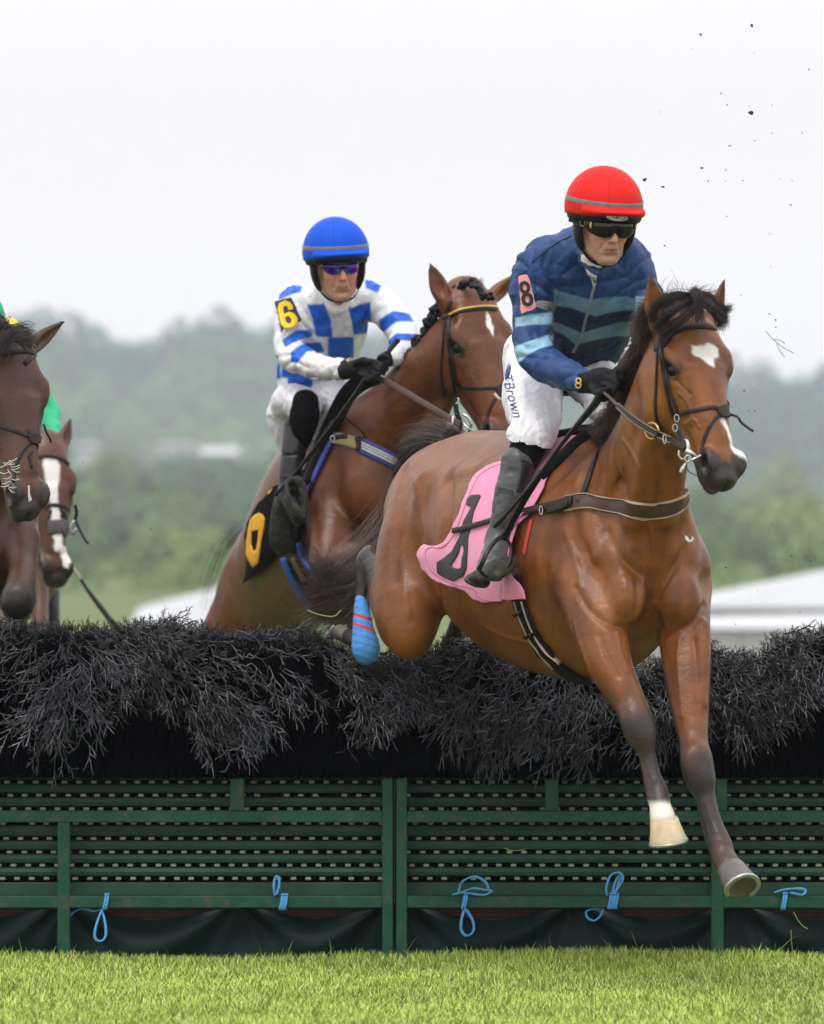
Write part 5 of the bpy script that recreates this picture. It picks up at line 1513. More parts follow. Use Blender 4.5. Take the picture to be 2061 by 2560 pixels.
def jacket_col():
    n = len(Vj); nz = fbm(Vj, 20, 3) - .5
    C = np.repeat(np.array([BLUE]), n, 0)
    x, y, z = Vj.T; Yc = -1.6
    arm = x < P(1386, 800, -1.6).x
    torso_lo = in_poly_px(Vj, XZ([(1386, 735), (1474, 752), (1575, 745), (1600, 745), (1600, 930), (1380, 930)], -1.62), .003)
    C = blendc(C, NAVY, torso_lo * ~arm * (y > -1.665))
    for pl in ([(1379, 722), (1430, 736), (1478, 748), (1520, 742), (1566, 738), (1600, 745), (1600, 775), (1571, 770), (1520, 780), (1492, 788), (1470, 782), (1430, 768), (1385, 760)],
               [(1383, 800), (1420, 812), (1456, 828), (1510, 812), (1560, 798), (1592, 800), (1592, 828), (1550, 832), (1500, 842), (1444, 856), (1415, 832), (1386, 820)]):
        C = blendc(C, (.13, .25, .33), in_poly_px(Vj, XZ(pl, -1.62), .003) * ~arm)
    for pl in ([(1290, 792), (1330, 784), (1386, 776), (1390, 806), (1340, 810), (1290, 814)], [(1285, 866), (1340, 848), (1388, 828), (1392, 858), (1350, 872), (1320, 888), (1296, 908), (1285, 905)]):
        C = blendc(C, LB, in_poly_px(Vj, XZ(pl, -1.68), .003) * arm)
    fa = x > P(1588, 800, -1.5).x
    for pl in ([(1585, 740), (1680, 735), (1680, 785), (1585, 790)], [(1585, 815), (1680, 805), (1680, 860), (1585, 868)]):
        C = blendc(C, LB, in_poly_px(Vj, XZ(pl, -1.55), .003) * fa)
    return C * (1 + .2 * nz[:, None])
jk = link('jacket', raw_mesh('jacket', Vj, Fj, col=jacket_col()), M_jacket, p8)
M_zip = mat('grey_placket', (.20, .22, .27), rough=.7, var=.3, vscale=60)
strap('placket', [(1492, 690), (1486, 715), (1478, 745), (1472, 770), (1464, 800), (1456, 830), (1446, 856), (1434, 880)], 7, M_zip, jk, Bj, th=.003, off=.001)
sheet('neck_flap', [(1466, 672), (1484, 686), (1494, 690), (1490, 712), (1484, 722), (1478, 700)], Bj, mat('pale_lining', (.50, .50, .54), rough=.8), jk, off=.004, th=.003, step=5)
sheet('collar_label', [(1457, 640), (1468, 645), (1484, 662), (1508, 666), (1502, 674), (1474, 668), (1460, 655)], Bj, M_badge, jk, off=.012, th=.003, step=4)
strap('seam', [(1330, 655), (1362, 630), (1395, 606), (1430, 590)], 2.2, mat('navy_seam', (.012, .03, .10), rough=.7), jk, Bj, th=.002)
# armband with the number 8
M_pink = mat('pink_cloth', (.78, .27, .45), rough=.7, spec=.2, var=.06, vscale=14, bump=.002, bscale=60, sheen=.3)
M_pink2 = mat('pink_armband', (.78, .33, .33), rough=.5, var=.05)
M_ink = mat('black_print', (.016, .017, .020), rough=.55)
M_ink2 = mat('grey_black_print', (.035, .036, .042), rough=.6, var=.15, vscale=30)
def ring_px(x, y, r1, r2, ang, w_, th, off, m_, nm, par, b=None):
    pts = [(x + r1 * math.cos(t) * math.cos(ang) - r2 * math.sin(t) * math.sin(ang), y + r1 * math.cos(t) * math.sin(ang) + r2 * math.sin(t) * math.cos(ang)) for t in np.linspace(0, 6.283, 17)[:-1]]
    return strap(nm, pts, w_, m_, par, b, th=th, off=off, n=3, closed=True, smooth=0)
Ja = Model(); Ja.px([(1324, 660, -1.62, 66, 60), (1322, 720, -1.62, 60, 60), (1322, 790, -1.62, 56, 56), (1324, 850, -1.62, 54, 54)], LT, .04); Bja = bvh_of(*Ja.mesh(.008, smooth=3))
ab = sheet('armband', [(1296, 690), (1302, 686), (1318, 683), (1323, 686), (1342, 762), (1342, 770), (1336, 776), (1308, 787), (1302, 785), (1296, 700)], Bja, M_pink2, jk, off=.007, th=.005, step=6, smooth=2, Yd=-1.7)
ring_px(1313, 718, 8.5, 12, -.15, 8, .003, .009, M_ink, 'number_8', ab, Bja)
ring_px(1319, 748, 9.5, 13, -.15, 9, .003, .009, M_ink, 'number_8', ab, Bja)
strap('armband_strap', [(1340, 758), (1365, 764), (1388, 772)], 24, M_reflect, jk, Bj, th=.003, off=.002)

# breeches
Bm = Model()
Bm.px([(1420, 900, -1.05, 92, 80), (1380, 890, -1.02, 95, 82), (1345, 905, -1.10, 84, 80)], LT, .05)
Bm.px([(1352, 895, -1.12, 84, 80), (1334, 950, -1.24, 74, 76), (1332, 1005, -1.36, 71, 72), (1338, 1052, -1.50, 64, 64), (1332, 1085, -1.56, 56, 56), (1322, 1118, -1.58, 48, 48)], LT, .04)
Bm.px([(1440, 900, -1.05, 84, 78), (1480, 945, -1.2, 66, 66), (1518, 1000, -1.38, 56, 56), (1548, 1050, -1.5, 48, 48), (1566, 1085, -1.5, 40, 40)], LT, .04)
Bm.px([(1326, 1096, -1.58, 54, 54), (1322, 1118, -1.58, 50, 50)], LT, .02)
Vp, Fp = Bm.mesh(.0052, smooth=1); Np = vnormals(Vp, Fp)
Vp = (Vp + Np * (((fbm(Vp * [1, 1, .8], 16, 3, 31) - .5) * .016)[:, None] + (creases(Vp, Np, [(P(1300, 1090, -1.6), (.3, 0, 1), .12), (P(1440, 910, -1.3), (1, 0, -.6), .16), (P(1390, 1000, -1.4), (-1, 0, .2), .12)], .006, 5, 1.3))[:, None])).astype(np.float32)
hem_ = P(CX, 1104, -1.5).z - (Vp[Fp].mean(1)[:, 0] - P(1276, 1100, -1.5).x) * .22 + .004 * np.sin(Vp[Fp].mean(1)[:, 0] * 120)
keep = ~(Vp[Fp].mean(1)[:, 2] < hem_) | (Vp[Fp].mean(1)[:, 0] > P(1430, 1000, -1.5).x)
Fp = Fp[keep]
Cp = np.repeat(np.array([[.72, .71, .76]]), len(Vp), 0)
mud = sstep(.55, .75, fbm(Vp, 11, 4, 44)) * (Vp[:, 0] > P(1480, 1000, -1.4).x) * .5
Cp = blendc(Cp, (.28, .24, .25), mud)
Bp = bvh_of(Vp, Fp)
bre = link('breeches', raw_mesh('breeches', Vp, Fp, col=Cp), M_breech, p8)
M_navyp = mat('navy_print', (.02, .02, .16), rough=.6)
text_on('leg_lettering', 'TBrown', 1280, 988, 36, 1.30, Bp, M_navyp, bre, off=.0015, shear=.3, Yd=-1.4, bold=-.004, sx=.95)
sheet('leg_logo', [(1274, 908), (1278, 914), (1277, 930), (1272, 945), (1265, 950), (1264, 938), (1268, 922)], Bp, M_navyp, bre, off=.002, th=.002, step=5)
# near boot, sock, far boot
def boot(parent, rows, sock, foot, lat, m_, m2):
    sk = Model(); sk.px(sock, lat, .01); V, F = sk.mesh(.005, smooth=1); link('sock', raw_mesh('sock', V, F), M_sock, parent)
    b = Model(); b.px(rows, lat, .02); b.px(foot, lat, .02)
    V, F = b.mesh(.0045, smooth=1); N = vnormals(V, F)
    V = (V + N * ((fbm(V * [1, 1, 1.6], 22, 2, 12) - .5) * .009)[:, None]).astype(np.float32)
    return link('boot', raw_mesh('boot', V, F), m_, parent), bvh_of(V, F)
bt8, bb8 = boot(p8, [(1296, 1156, -1.60, 43, 44), (1289, 1190, -1.60, 42, 44), (1274, 1240, -1.61, 38, 42), (1260, 1285, -1.61, 31, 36), (1251, 1320, -1.60, 28, 32), (1246, 1350, -1.59, 32, 36)],
     [(1330, 1070, -1.55, 46, 46), (1320, 1115, -1.58, 44, 44), (1300, 1160, -1.60, 39, 40)], [(1246, 1352, -1.60, 32, 30), (1240, 1385, -1.65, 34, 26), (1232, 1415, -1.70, 38, 24), (1226, 1432, -1.73, 36, 20)], LT, M_boot2, None)
sheet('boot_panel', [(1302, 1146), (1333, 1160), (1336, 1172), (1325, 1200), (1304, 1232), (1290, 1230), (1300, 1190), (1306, 1160)], bb8, M_boot, bt8, off=.002, th=.002, step=6)
for yo in (0, 5, 10):
    strap('boot_seam', [(1236, 1218 + yo), (1258, 1221 + yo), (1285, 1228 + yo)], 2.0, M_ink, bt8, bb8, th=.002, off=.0012)
so8 = Model()
so8.px([(1190, 1440, -1.70, 12, 24), (1208, 1434, -1.74, 16, 34), (1235, 1426, -1.76, 17, 36), (1260, 1414, -1.74, 16, 30), (1272, 1404, -1.71, 12, 20)], (0, -.6, 1), .01)
so8.px([(1178, 1446, -1.64, 12, 20), (1196, 1452, -1.67, 14, 24), (1214, 1458, -1.68, 11, 18)], (0, -.6, 1), .012)
V, F = so8.mesh(.004, smooth=1); link('boot_sole', raw_mesh('boot_sole', V, F), M_sole, bt8)
boot(p8, [(1600, 1170, -1.35, 42, 42), (1606, 1260, -1.28, 36, 38), (1606, 1330, -1.22, 27, 30)], [(1570, 1080, -1.48, 40, 40), (1590, 1140, -1.4, 40, 40)], [(1606, 1335, -1.24, 30, 30), (1612, 1400, -1.4, 30, 22)], LT, M_boot2, None)
# gloves: near hand closed on rein and whip
G = Model()
G.px([(1452, 956, -1.91, 27, 24), (1470, 957, -1.93, 27, 24), (1488, 957, -1.96, 29, 25), (1505, 958, -1.99, 30, 26)], (0, 0, 1), .015)
G.px([(1490, 945, -1.97, 24, 22), (1512, 940, -2.0, 22, 20), (1524, 950, -2.02, 20, 20)], (0, 0, 1), .015)
fingers(G, [[(1512, 930, -2.00, 9), (1532, 933, -2.05, 9), (1540, 950, -2.075, 8.5), (1532, 964, -2.07, 8), (1518, 966, -2.05, 7)],
            [(1514, 944, -2.02, 9), (1535, 950, -2.075, 9), (1541, 967, -2.09, 8.5), (1530, 979, -2.08, 8), (1516, 978, -2.05, 7)],
            [(1508, 960, -2.02, 9), (1528, 966, -2.08, 9), (1533, 982, -2.09, 8), (1522, 992, -2.075, 7.5), (1508, 990, -2.045, 7)],
            [(1500, 974, -2.01, 8), (1515, 981, -2.06, 8), (1519, 993, -2.07, 7.5), (1508, 999, -2.055, 7), (1498, 995, -2.03, 6)],
            [(1482, 968, -2.0, 11), (1494, 982, -2.05, 10), (1508, 980, -2.09, 8.5), (1520, 972, -2.105, 7.5)]], .005)
V, F = G.mesh(.0028, smooth=1); gv = link('glove', raw_mesh('glove', V, F), M_glove, p8); Bg = bvh_of(V, F)
strap('cuff', [(1445, 932), (1441, 945), (1440, 962), (1446, 978)], 9, mat('blue_cuff', (.03, .07, .3), rough=.6), gv, Bj, th=.003, off=.002)
ring_px(1449, 953, 6.0, 6.0, 0, 4, .003, .003, M_gold, 'wrist_emblem', gv, Bg); ring_px(1448, 963, 6.5, 6, 0, 4, .003, .003, M_gold, 'wrist_emblem', gv, Bg)
G = Model()
G.px([(1576, 922, -1.85, 24, 22), (1562, 930, -1.9, 26, 22), (1548, 938, -1.96, 24, 20)], (0, 0, 1), .012)
fingers(G, [[(1555, 925, -1.98, 8.5), (1540, 930, -2.02, 8.5), (1534, 942, -2.03, 8), (1544, 950, -2.02, 7)], [(1560, 936, -1.98, 8.5), (1546, 944, -2.03, 8.5), (1540, 956, -2.04, 8), (1550, 962, -2.02, 7)],
            [(1564, 946, -1.97, 8), (1552, 955, -2.02, 8), (1548, 966, -2.03, 7.5), (1556, 972, -2.01, 7)], [(1566, 956, -1.96, 7), (1558, 965, -2.0, 7), (1556, 975, -2.01, 6.5)], [(1566, 930, -1.98, 9), (1560, 940, -2.03, 8), (1552, 946, -2.06, 7)]], .005)
V, F = G.mesh(.0032, smooth=1); link('glove', raw_mesh('glove', V, F), M_glove, p8)
# whip
wh = empty('whip', P(1495, 990, -2.04), 'long black whip held down across the boot of the red capped jockey', 'whip', 'jockey whips')
def stick(pts, r, nm, m_, par, Yd=None):
    c = crom(np.array([list(P(*p)) for p in pts]), 8); rr = np.interp(np.linspace(0, 1, len(c)), np.linspace(0, 1, len(r)), r) / 720
    pr = Parts(); pr.add(*rope(c, rr, 10)); return pr.build(nm, m_, par, smooth=True)
stick([(1506, 976, -2.07), (1496, 997, -2.06), (1478, 1022, -2.03), (1456, 1048, -2.0), (1438, 1068, -1.98)], [11, 11, 9, 8, 6], 'handle', M_whip, wh)
stick([(1440, 1066, -1.98), (1399, 1118, -1.90), (1339, 1200, -1.84), (1290, 1258, -1.80), (1262, 1290, -1.77)], [6, 5.5, 5, 4.5, 4], 'shaft', M_whip, wh)
stick([(1262, 1290, -1.77), (1248, 1304, -1.765), (1235, 1318, -1.76)], [6, 7, 5], 'flap', M_whip, wh)

# ------------------------------------------------------------------ saddle, girth, stirrup, number cloth
sd_ = empty('saddle', P(1420, 1110, -1.35), 'small black racing saddle under the jockey in the red cap', 'saddle', 'racing saddles')
sm = Model()
sm.px([(1330, 1085, -1.0, 70, 16), (1380, 1092, -1.15, 66, 16), (1440, 1088, -1.36, 60, 18), (1470, 1080, -1.46, 40, 20)], RT8, .03)
V, F = sm.mesh(.007, smooth=1); link('seat', raw_mesh('seat', V, F), M_black, sd_)
cl = empty('saddle_cloth', P(1250, 1300, -1.2), 'pink number cloth with a folded black figure under the leading saddle', 'saddle cloth', 'numbered saddle cloths')
def wv(vs): 
    x, y = vs[:, 0], vs[:, 1]
    edge = sstep(1130, 1055, x) * sstep(1340, 1390, y)
    return .010 * np.sin((x * .7 + y * .35) / 34.) * sstep(1280, 1420, y) + .022 * edge + .008
sheet('cloth', [(1476, 1090), (1452, 1104), (1440, 1116), (1393, 1176), (1366, 1232), (1335, 1290), (1312, 1312), (1290, 1330), (1277, 1352), (1274, 1400), (1270, 1440), (1268, 1468), (1264, 1509), (1225, 1510), (1192, 1499), (1183, 1484),
                (1162, 1474), (1130, 1470), (1095, 1452), (1066, 1420), (1053, 1388), (1056, 1366), (1065, 1353), (1080, 1360), (1098, 1362), (1114, 1354), (1130, 1330), (1146, 1295), (1157, 1262), (1172, 1222), (1190, 1186), (1220, 1166), (1262, 1152), (1300, 1135), (1380, 1100), (1440, 1088)],
      B8, M_pink, cl, off=.006, th=.003, step=9, wave=wv, smooth=3)
Vc, Fc = mesh_np(bpy.data.objects['cloth'].data); Bc = bvh_of(Vc + np.array(cl.location) * 0, Fc)
def wv2(vs):
    x, y = vs[:, 0], vs[:, 1]
    return .012 + .016 * np.sin((x + (y - 1300) * .15) / 9.5) + .02 * sstep(1300, 1400, y)
sheet('cloth_fold', [(1335, 1287), (1322, 1298), (1300, 1310), (1290, 1330), (1272, 1352), (1266, 1380), (1268, 1420), (1276, 1450), (1278, 1490), (1305, 1492), (1335, 1495), (1326, 1462), (1314, 1430), (1310, 1405), (1304, 1375), (1302, 1345), (1310, 1320), (1328, 1300)],
      B8, M_pink, cl, off=.018, th=.004, step=5, wave=wv2, smooth=1)
strap('hem', [(1252, 1160), (1222, 1172), (1196, 1192), (1178, 1228), (1164, 1262), (1152, 1298), (1138, 1330), (1122, 1356), (1100, 1370), (1076, 1368), (1064, 1380), (1066, 1398), (1078, 1424), (1104, 1446), (1136, 1461), (1166, 1466), (1188, 1474), (1196, 1492), (1225, 1502), (1258, 1501)], 2.6, mat('pink_hem', (.55, .16, .26), rough=.7), cl, Bc, th=.0012, off=.0005)
sheet('number_print', [(1170, 1247), (1180, 1238), (1200, 1237), (1204, 1240), (1196, 1256), (1186, 1280), (1180, 1310), (1172, 1345), (1170, 1392), (1168, 1420), (1160, 1440), (1146, 1447), (1136, 1453), (1112, 1444), (1095, 1432),
                       (1094, 1405), (1110, 1396), (1132, 1378), (1142, 1358), (1150, 1345), (1160, 1305), (1180, 1268), (1168, 1262)], Bc, M_ink2, cl, off=.004, th=.002, step=6,
      holes=[[(1153, 1363), (1160, 1362), (1162, 1378), (1157, 1395), (1155, 1418), (1148, 1422), (1132, 1418), (1131, 1410), (1142, 1395), (1150, 1378)]], smooth=0, Yd=-1.1)
strap('red_binding', [(1330, 1300), (1325, 1325), (1318, 1355), (1312, 1388)], 13, mat('red_binding', (.55, .06, .05), rough=.6), cl, B8, th=.004, off=.002)
strap('girth', [(1290, 1440), (1300, 1490), (1315, 1540), (1335, 1585), (1362, 1625), (1395, 1660), (1430, 1685), (1458, 1700)], 62, M_black, sd_, B8, th=.012, off=.006, wend=52)
for o_ in (-9, 9):
    strap('girth_stitching', [(1306 + o_, 1500), (1320 + o_, 1545), (1340 + o_, 1588), (1366 + o_, 1626), (1398 + o_ * .7, 1658 - o_ * .6)], 1.6, M_pale, sd_, B8, th=.016, off=.008)
for x, y in ((1312, 1528), (1338, 1581)):
    pr = Parts(); q, n = hit(B8, x, y); q = q + n * .022
    for k in range(2):
        V, F = sphere(q + Vector((.012 * k, 0, .01 * k)), (.006, .006, .006), m=10, k=6); pr.add(V, F)
    pr.build('stud', M_brass, sd_, smooth=True)
    strap('girth_loop', [(x - 14, y + 6), (x - 2, y + 2), (x + 8, y - 3)], 9, M_black, sd_, B8, th=.02, off=.008)
strap('surcingle', [(1244, 1299), (1225, 1304), (1205, 1310), (1180, 1317), (1155, 1324), (1136, 1327)], 14, M_leather, sd_, Bc, th=.005, off=.006)
strap('stirrup_leather', [(1350, 1190, -1.80), (1318, 1240, -1.78), (1290, 1290, -1.76), (1268, 1330, -1.74), (1260, 1350, -1.73)], 15, M_black, sd_, th=.004)
strap('stirrup_leather', [(1345, 1180, -1.81), (1310, 1235, -1.79), (1280, 1290, -1.77), (1258, 1335, -1.75)], 6, M_leather2, sd_, th=.004)
strap('flap', [(1470, 1085, -1.72), (1440, 1105, -1.74), (1410, 1135, -1.76), (1380, 1165, -1.74), (1352, 1190, -1.72)], 26, M_black, sd_, th=.008)
st = Parts()
c = crom(np.array([list(P(*p)) for p in [(1262, 1340, -1.74), (1240, 1352, -1.79), (1220, 1378, -1.83), (1208, 1405, -1.84), (1198, 1424, -1.82)]]), 6)
V, F = sweep(c, np.repeat([[-.3, -1, .1]], len(c), 0), .016, .006); st.add(V, F)
c = crom(np.array([list(P(*p)) for p in [(1198, 1424, -1.82), (1215, 1440, -1.80), (1245, 1432, -1.79), (1272, 1412, -1.77), (1278, 1370, -1.73), (1264, 1342, -1.73)]]), 6)
st.add(*rope(c, .006, 8)); st.build('stirrup_iron', M_boot, sd_, smooth=True)
# ================================================================== second horse and its jockey (number 6)
RT6 = np.array((-.87, -.49, 0)); FW6 = np.array((.46, -.84, .28))
H6 = Model()
H6.px([(650, 1650, 3.05, 96, 120), (668, 1560, 2.95, 112, 138), (694, 1475, 2.75, 120, 152), (742, 1385, 2.45, 132, 190), (800, 1300, 2.15, 142, 222), (858, 1245, 1.95, 138, 215), (905, 1200, 1.75, 120, 180), (935, 1185, 1.6, 92, 130)], RT6, .06, n=12)
H6.px([(590, 1660, 2.95, 62, 70), (602, 1540, 2.85, 66, 84), (622, 1450, 2.8, 64, 80), (655, 1370, 2.75, 56, 66)], RT6, .06)      # near quarter
H6.px([(586, 1420, 3.1, 18, 20), (566, 1480, 3.12, 22, 24), (540, 1560, 3.12, 30, 30)], RT6, .04)
H6.px([(860, 1170, 1.75, 105, 155), (935, 1095, 1.6, 86, 118), (1002, 1018, 1.48, 72, 92), (1062, 935, 1.36, 62, 76), (1116, 862, 1.26, 52, 62), (1142, 812, 1.22, 44, 48)], RT6, .06)
H6.px([(1120, 990, 1.3, 20, 22), (1080, 1080, 1.35, 26, 28), (1040, 1150, 1.4, 30, 32)], RT6, .06)
def E6(x, y, Y, rx, ry, rd, k=.05, sub=False, rot=0):
    s = S(Y); c, q = math.cos(R(rot)), math.sin(R(rot))
    a1 = -RT6 * c + np.array([0, 0, 1.]) * q; a2 = np.array([0, 0, 1.]) * c + RT6 * q
    H6.ell(P(x, y, Y), (rx / s, ry / s, rd / s), (a1, a2, unit(np.cross(a1, a2))), k, sub)
E6(835, 1260, 1.62, 66, 130, 60, .05, rot=-14)
E6(830, 1330, 1.55, 52, 75, 55, .04)
E6(930, 1220, 1.5, 75, 100, 60, .05)
E6(800, 1200, 1.75, 14, 60, 30, .05, True, rot=30)
# near foreleg tucked up under the chest
H6.px([(826, 1340, 1.52, 50, 52), (812, 1420, 1.42, 40, 44), (822, 1462, 1.34, 34, 36)], RT6, .03)
H6.px([(836, 1440, 1.36, 38, 38), (856, 1398, 1.22, 38, 40), (884, 1385, 1.08, 30, 32), (908, 1385, .98, 24, 26), (915, 1410, .96, 16, 18), (912, 1450, .98, 13, 14)], RT6, .02)
f6 = Frame(P(1196, 722, 1.16), (.130, -.115, -.58), (.82, .57, .04), 1.14, 1.28)
horse_head(H6, f6, ears=((-.130, -.045, .03), (-.070, .115, .045)), el=.080)
lo6 = np.min([f6.p(a, l, n) for a in (-.2, .62) for l in (-.16, .2) for n in (-.3, .12)], 0); hi6 = np.max([f6.p(a, l, n) for a in (-.2, .62) for l in (-.16, .2) for n in (-.3, .12)], 0)
V6, F6 = H6.mesh(.0085, [(lo6, hi6, .0052)], smooth=1, coarse=5); N6 = vnormals(V6, F6)
m = (f6.loc(V6)[0] < -.1) * 1.0
V6 = (V6 + N6 * ((fbm(V6, 7, 3, 3) - .5) * .012 * m)[:, None]).astype(np.float32)
B6 = bvh_of(V6, F6)
nz = fbm(V6, 14, 4, 2) - .5
C = np.repeat(np.array([[.138, .045, .018]]), len(V6), 0) * (1 + nz[:, None] * .4)
hz_ = P(890, 1380, 1.05)
w_ = sstep(hz_.x - .03, hz_.x + .01, V6[:, 0]) * (V6[:, 1] < 1.25) * (V6[:, 2] < P(0, 1340, 1).z)
C = blendc(C, (.035, .026, .024), w_)
w_ = sstep(.45, .7, vnoise(V6, 5, 8)) * .35; C = blendc(C, (.09, .035, .017), w_)
C = head_colour(V6, f6, C, BAY, star=[([(.085, .010), (.105, .005), (.130, .003), (.160, .006), (.178, .014), (.168, .021), (.14, .022), (.11, .019)], .004)])
a, l, n = f6.loc(V6); er = sstep(-.10, -.15, a) * (np.abs(l) < .3) * (n > -.14) * (n < .05); C = blendc(C, (.018, .013, .012), er * .85)
horse6 = empty('horse', P(820, 1300, 2.0), 'dark bay horse with plaited mane and narrow white mark, rising over the hurdle', 'horse', 'racehorses jumping the hurdle')
link('body', raw_mesh('body', V6, F6, col=C), M_coat, horse6)
eyes(f6, horse6, B6)
# plaited mane: a row of knots along the crest, and the plaited forelock
def plait(line, n, r, parent, seed):
    c = crom(np.array([list(P(*p)) for p in line]), 12); rg = np.random.default_rng(seed)
    k = np.linspace(0, len(c) - 1, n)
    pr = Parts()
    for i, t in enumerate(k):
        p = c[int(t)]
        for q in range(5):
            V, F = sphere(p + rg.normal(0, r * .45, 3), r * rg.uniform(.55, .9, 3), m=10, k=7)
            V = V + (vnoise(V, 120, seed)[:, None] - .5) * r * .4
            pr.add(V, F)
    pr.build('plait', M_hair2, parent, smooth=True)
M_hair2 = mat('plaited_hair', (.006, .0055, .006), rough=.4, spec=.25, var=.4, vscale=90, bump=.004, bscale=160)
plait([(985, 952, 1.40), (1008, 918, 1.38), (1030, 885, 1.35), (1052, 848, 1.32), (1078, 802, 1.27), (1105, 762, 1.22), (1122, 742, 1.2)], 26, .021, horse6, 4)
plait([(1120, 740, 1.2), (1150, 715, 1.16), (1172, 708, 1.1), (1190, 715, 1.02), (1203, 730, .99), (1212, 742, .98), (1228, 742, .97)], 11, .015, horse6, 5)
r_, t_ = on_line([(1150, 705, 1.14), (1180, 702, 1.1), (1205, 708, 1.08)], 120, .006, 7)
hair_obj('forelock', hair_tuft(r_, np.tile([.2, 0, 1.], (120, 1)), np.full(120, .035), 6, 1.2, .5, 12, 3), .0009, horse6)
comb([[(600, 1330, 3.1), (575, 1350, 3.25), (548, 1400, 3.3), (525, 1470, 3.35)], [(590, 1340, 3.15), (560, 1375, 3.3), (535, 1440, 3.35), (520, 1520, 3.4)], [(596, 1335, 3.1), (570, 1360, 3.25), (548, 1392, 3.3)]], 22, .016, .0007, 22, 'tail', horse6, (.02, .014, .012), (.06, .03, .022))

# tack of the second horse
br6 = empty('bridle', P(1200, 850, .95), 'bridle with a gold trimmed browband on the plaited dark bay', 'bridle', 'bridles')
st6 = lambda nm, pts, w, m_=M_leather, par=None, **k: strap(nm, pts, w, m_, par or br6, B6, **k)
st6('browband', [(1118, 794), (1135, 784), (1160, 776), (1200, 771), (1222, 771), (1240, 773)], 11, th=.006)
st6('gold_trim', [(1124, 787), (1140, 780), (1165, 772), (1200, 767), (1222, 767), (1240, 769)], 5, M_gold, th=.009, off=.003)
st6('cheekpiece', [(1120, 790), (1120, 830), (1124, 880), (1130, 930), (1136, 975), (1138, 1000)], 8, th=.005)
st6('cheekpiece', [(1124, 790), (1126, 840), (1132, 890), (1139, 940), (1143, 965)], 6, th=.005, off=.004)
st6('throat_lash', [(1114, 796), (1110, 850), (1105, 900), (1106, 950), (1112, 990)], 7, th=.005)
st6('keeper', [(1110, 795), (1120, 790), (1128, 786)], 16, th=.009)
st6('headpiece', [(1117, 790), (1120, 770), (1128, 752)], 11, th=.005)
st6('noseband', [(1142, 965), (1165, 969), (1200, 970), (1235, 970), (1248, 972)], 9, th=.005)
st6('noseband', [(1255, 982), (1240, 995), (1226, 1020), (1218, 1050), (1216, 1080)], 8, th=.005)
sheet('noseband_disc', [(1240, 972), (1246, 962), (1256, 960), (1264, 966), (1264, 982), (1254, 992), (1243, 988)], B6, M_leather, br6, off=.010, th=.008, step=4, Yd=.9)
strap('noseband_fleece', [(1238, 985, .80), (1250, 998, .78), (1262, 998, .78), (1272, 994, .8)], 7, M_pale, br6, th=.006)
strap('cheekpiece', [(1138, 1000, .98), (1142, 1030, .96), (1150, 1055, .95), (1152, 1080, .95)], 13, M_black, br6, th=.010)
bit = Parts()
for pts, r in (([(1134, 1040, .93), (1131, 1060, .92), (1130, 1078, .93)], .005), ([(1158, 1035, .93), (1172, 1045, .92), (1178, 1062, .92), (1172, 1080, .93)], .0055), ([(1160, 1060, .93), (1170, 1070, .92), (1186, 1078, .92)], .004), ([(1146, 995, .93), (1147, 1004, .93), (1140, 1010, .93)], .0035)):
    bit.add(*rope(crom(np.array([list(P(*p)) for p in pts]), 5), r, 8))
bit.build('bit', M_steel, br6, smooth=True)
rn6 = empty('reins', P(1050, 1000, 1.0), 'leather reins from the blue capped jockey to the bit of the dark bay', 'reins', 'reins')
strap('rein', [(936, 942, 1.18), (965, 953, 1.14), (1010, 978, 1.07), (1060, 1008, 1.0), (1105, 1035, .95), (1150, 1062, .93)], 15, M_leather2, rn6, th=.006, wend=17)
strap('rein', [(855, 1010, 1.52), (862, 1040, 1.48), (885, 1062, 1.45), (905, 1078, 1.44), (912, 1095, 1.44)], 4, M_black, rn6, th=.005)
bg6 = empty('breast_girth', P(900, 1130, 1.5), 'white and blue striped breast girth on the plaited dark bay', 'breast girth', 'breast girths')
strap('chest_band', [(905, 1115), (930, 1126), (960, 1140), (990, 1155), (1020, 1172), (1060, 1190)], 38, mat('blue_web', (.05, .07, .30), rough=.7, bump=.001, bscale=200), bg6, B6, th=.008, off=.006)
for o_ in (-8, 0, 8):
    strap('white_stripe', [(908, 1115 + o_), (930, 1126 + o_), (960, 1140 + o_), (990, 1155 + o_), (1020, 1172 + o_), (1060, 1190 + o_)], 5, mat('white_web', (.62, .62, .60), rough=.7), bg6, B6, th=.010, off=.007)
strap('tan_pad', [(838, 1096), (860, 1099), (884, 1106), (900, 1112)], 30, mat('tan_fleece', (.42, .33, .18), rough=.9, bump=.002, bscale=150), bg6, B6, th=.010, off=.006)
strap('side_strap', [(826, 1100, 1.42), (845, 1092, 1.40), (868, 1090, 1.38)], 13, M_leather, bg6, th=.006)
strap('keeper', [(898, 1094), (902, 1112), (898, 1130)], 12, M_leather, bg6, B6, th=.014, off=.008)
pr = Parts(); an = np.linspace(0, 6.283, 25)[:-1]
pr.add(*rope(np.array([list(P(832 + 5 * math.cos(a), 1097 + 8 * math.sin(a), 1.38)) for a in an]), .003, 6, True)); pr.build('buckle', M_steel, bg6, smooth=True)

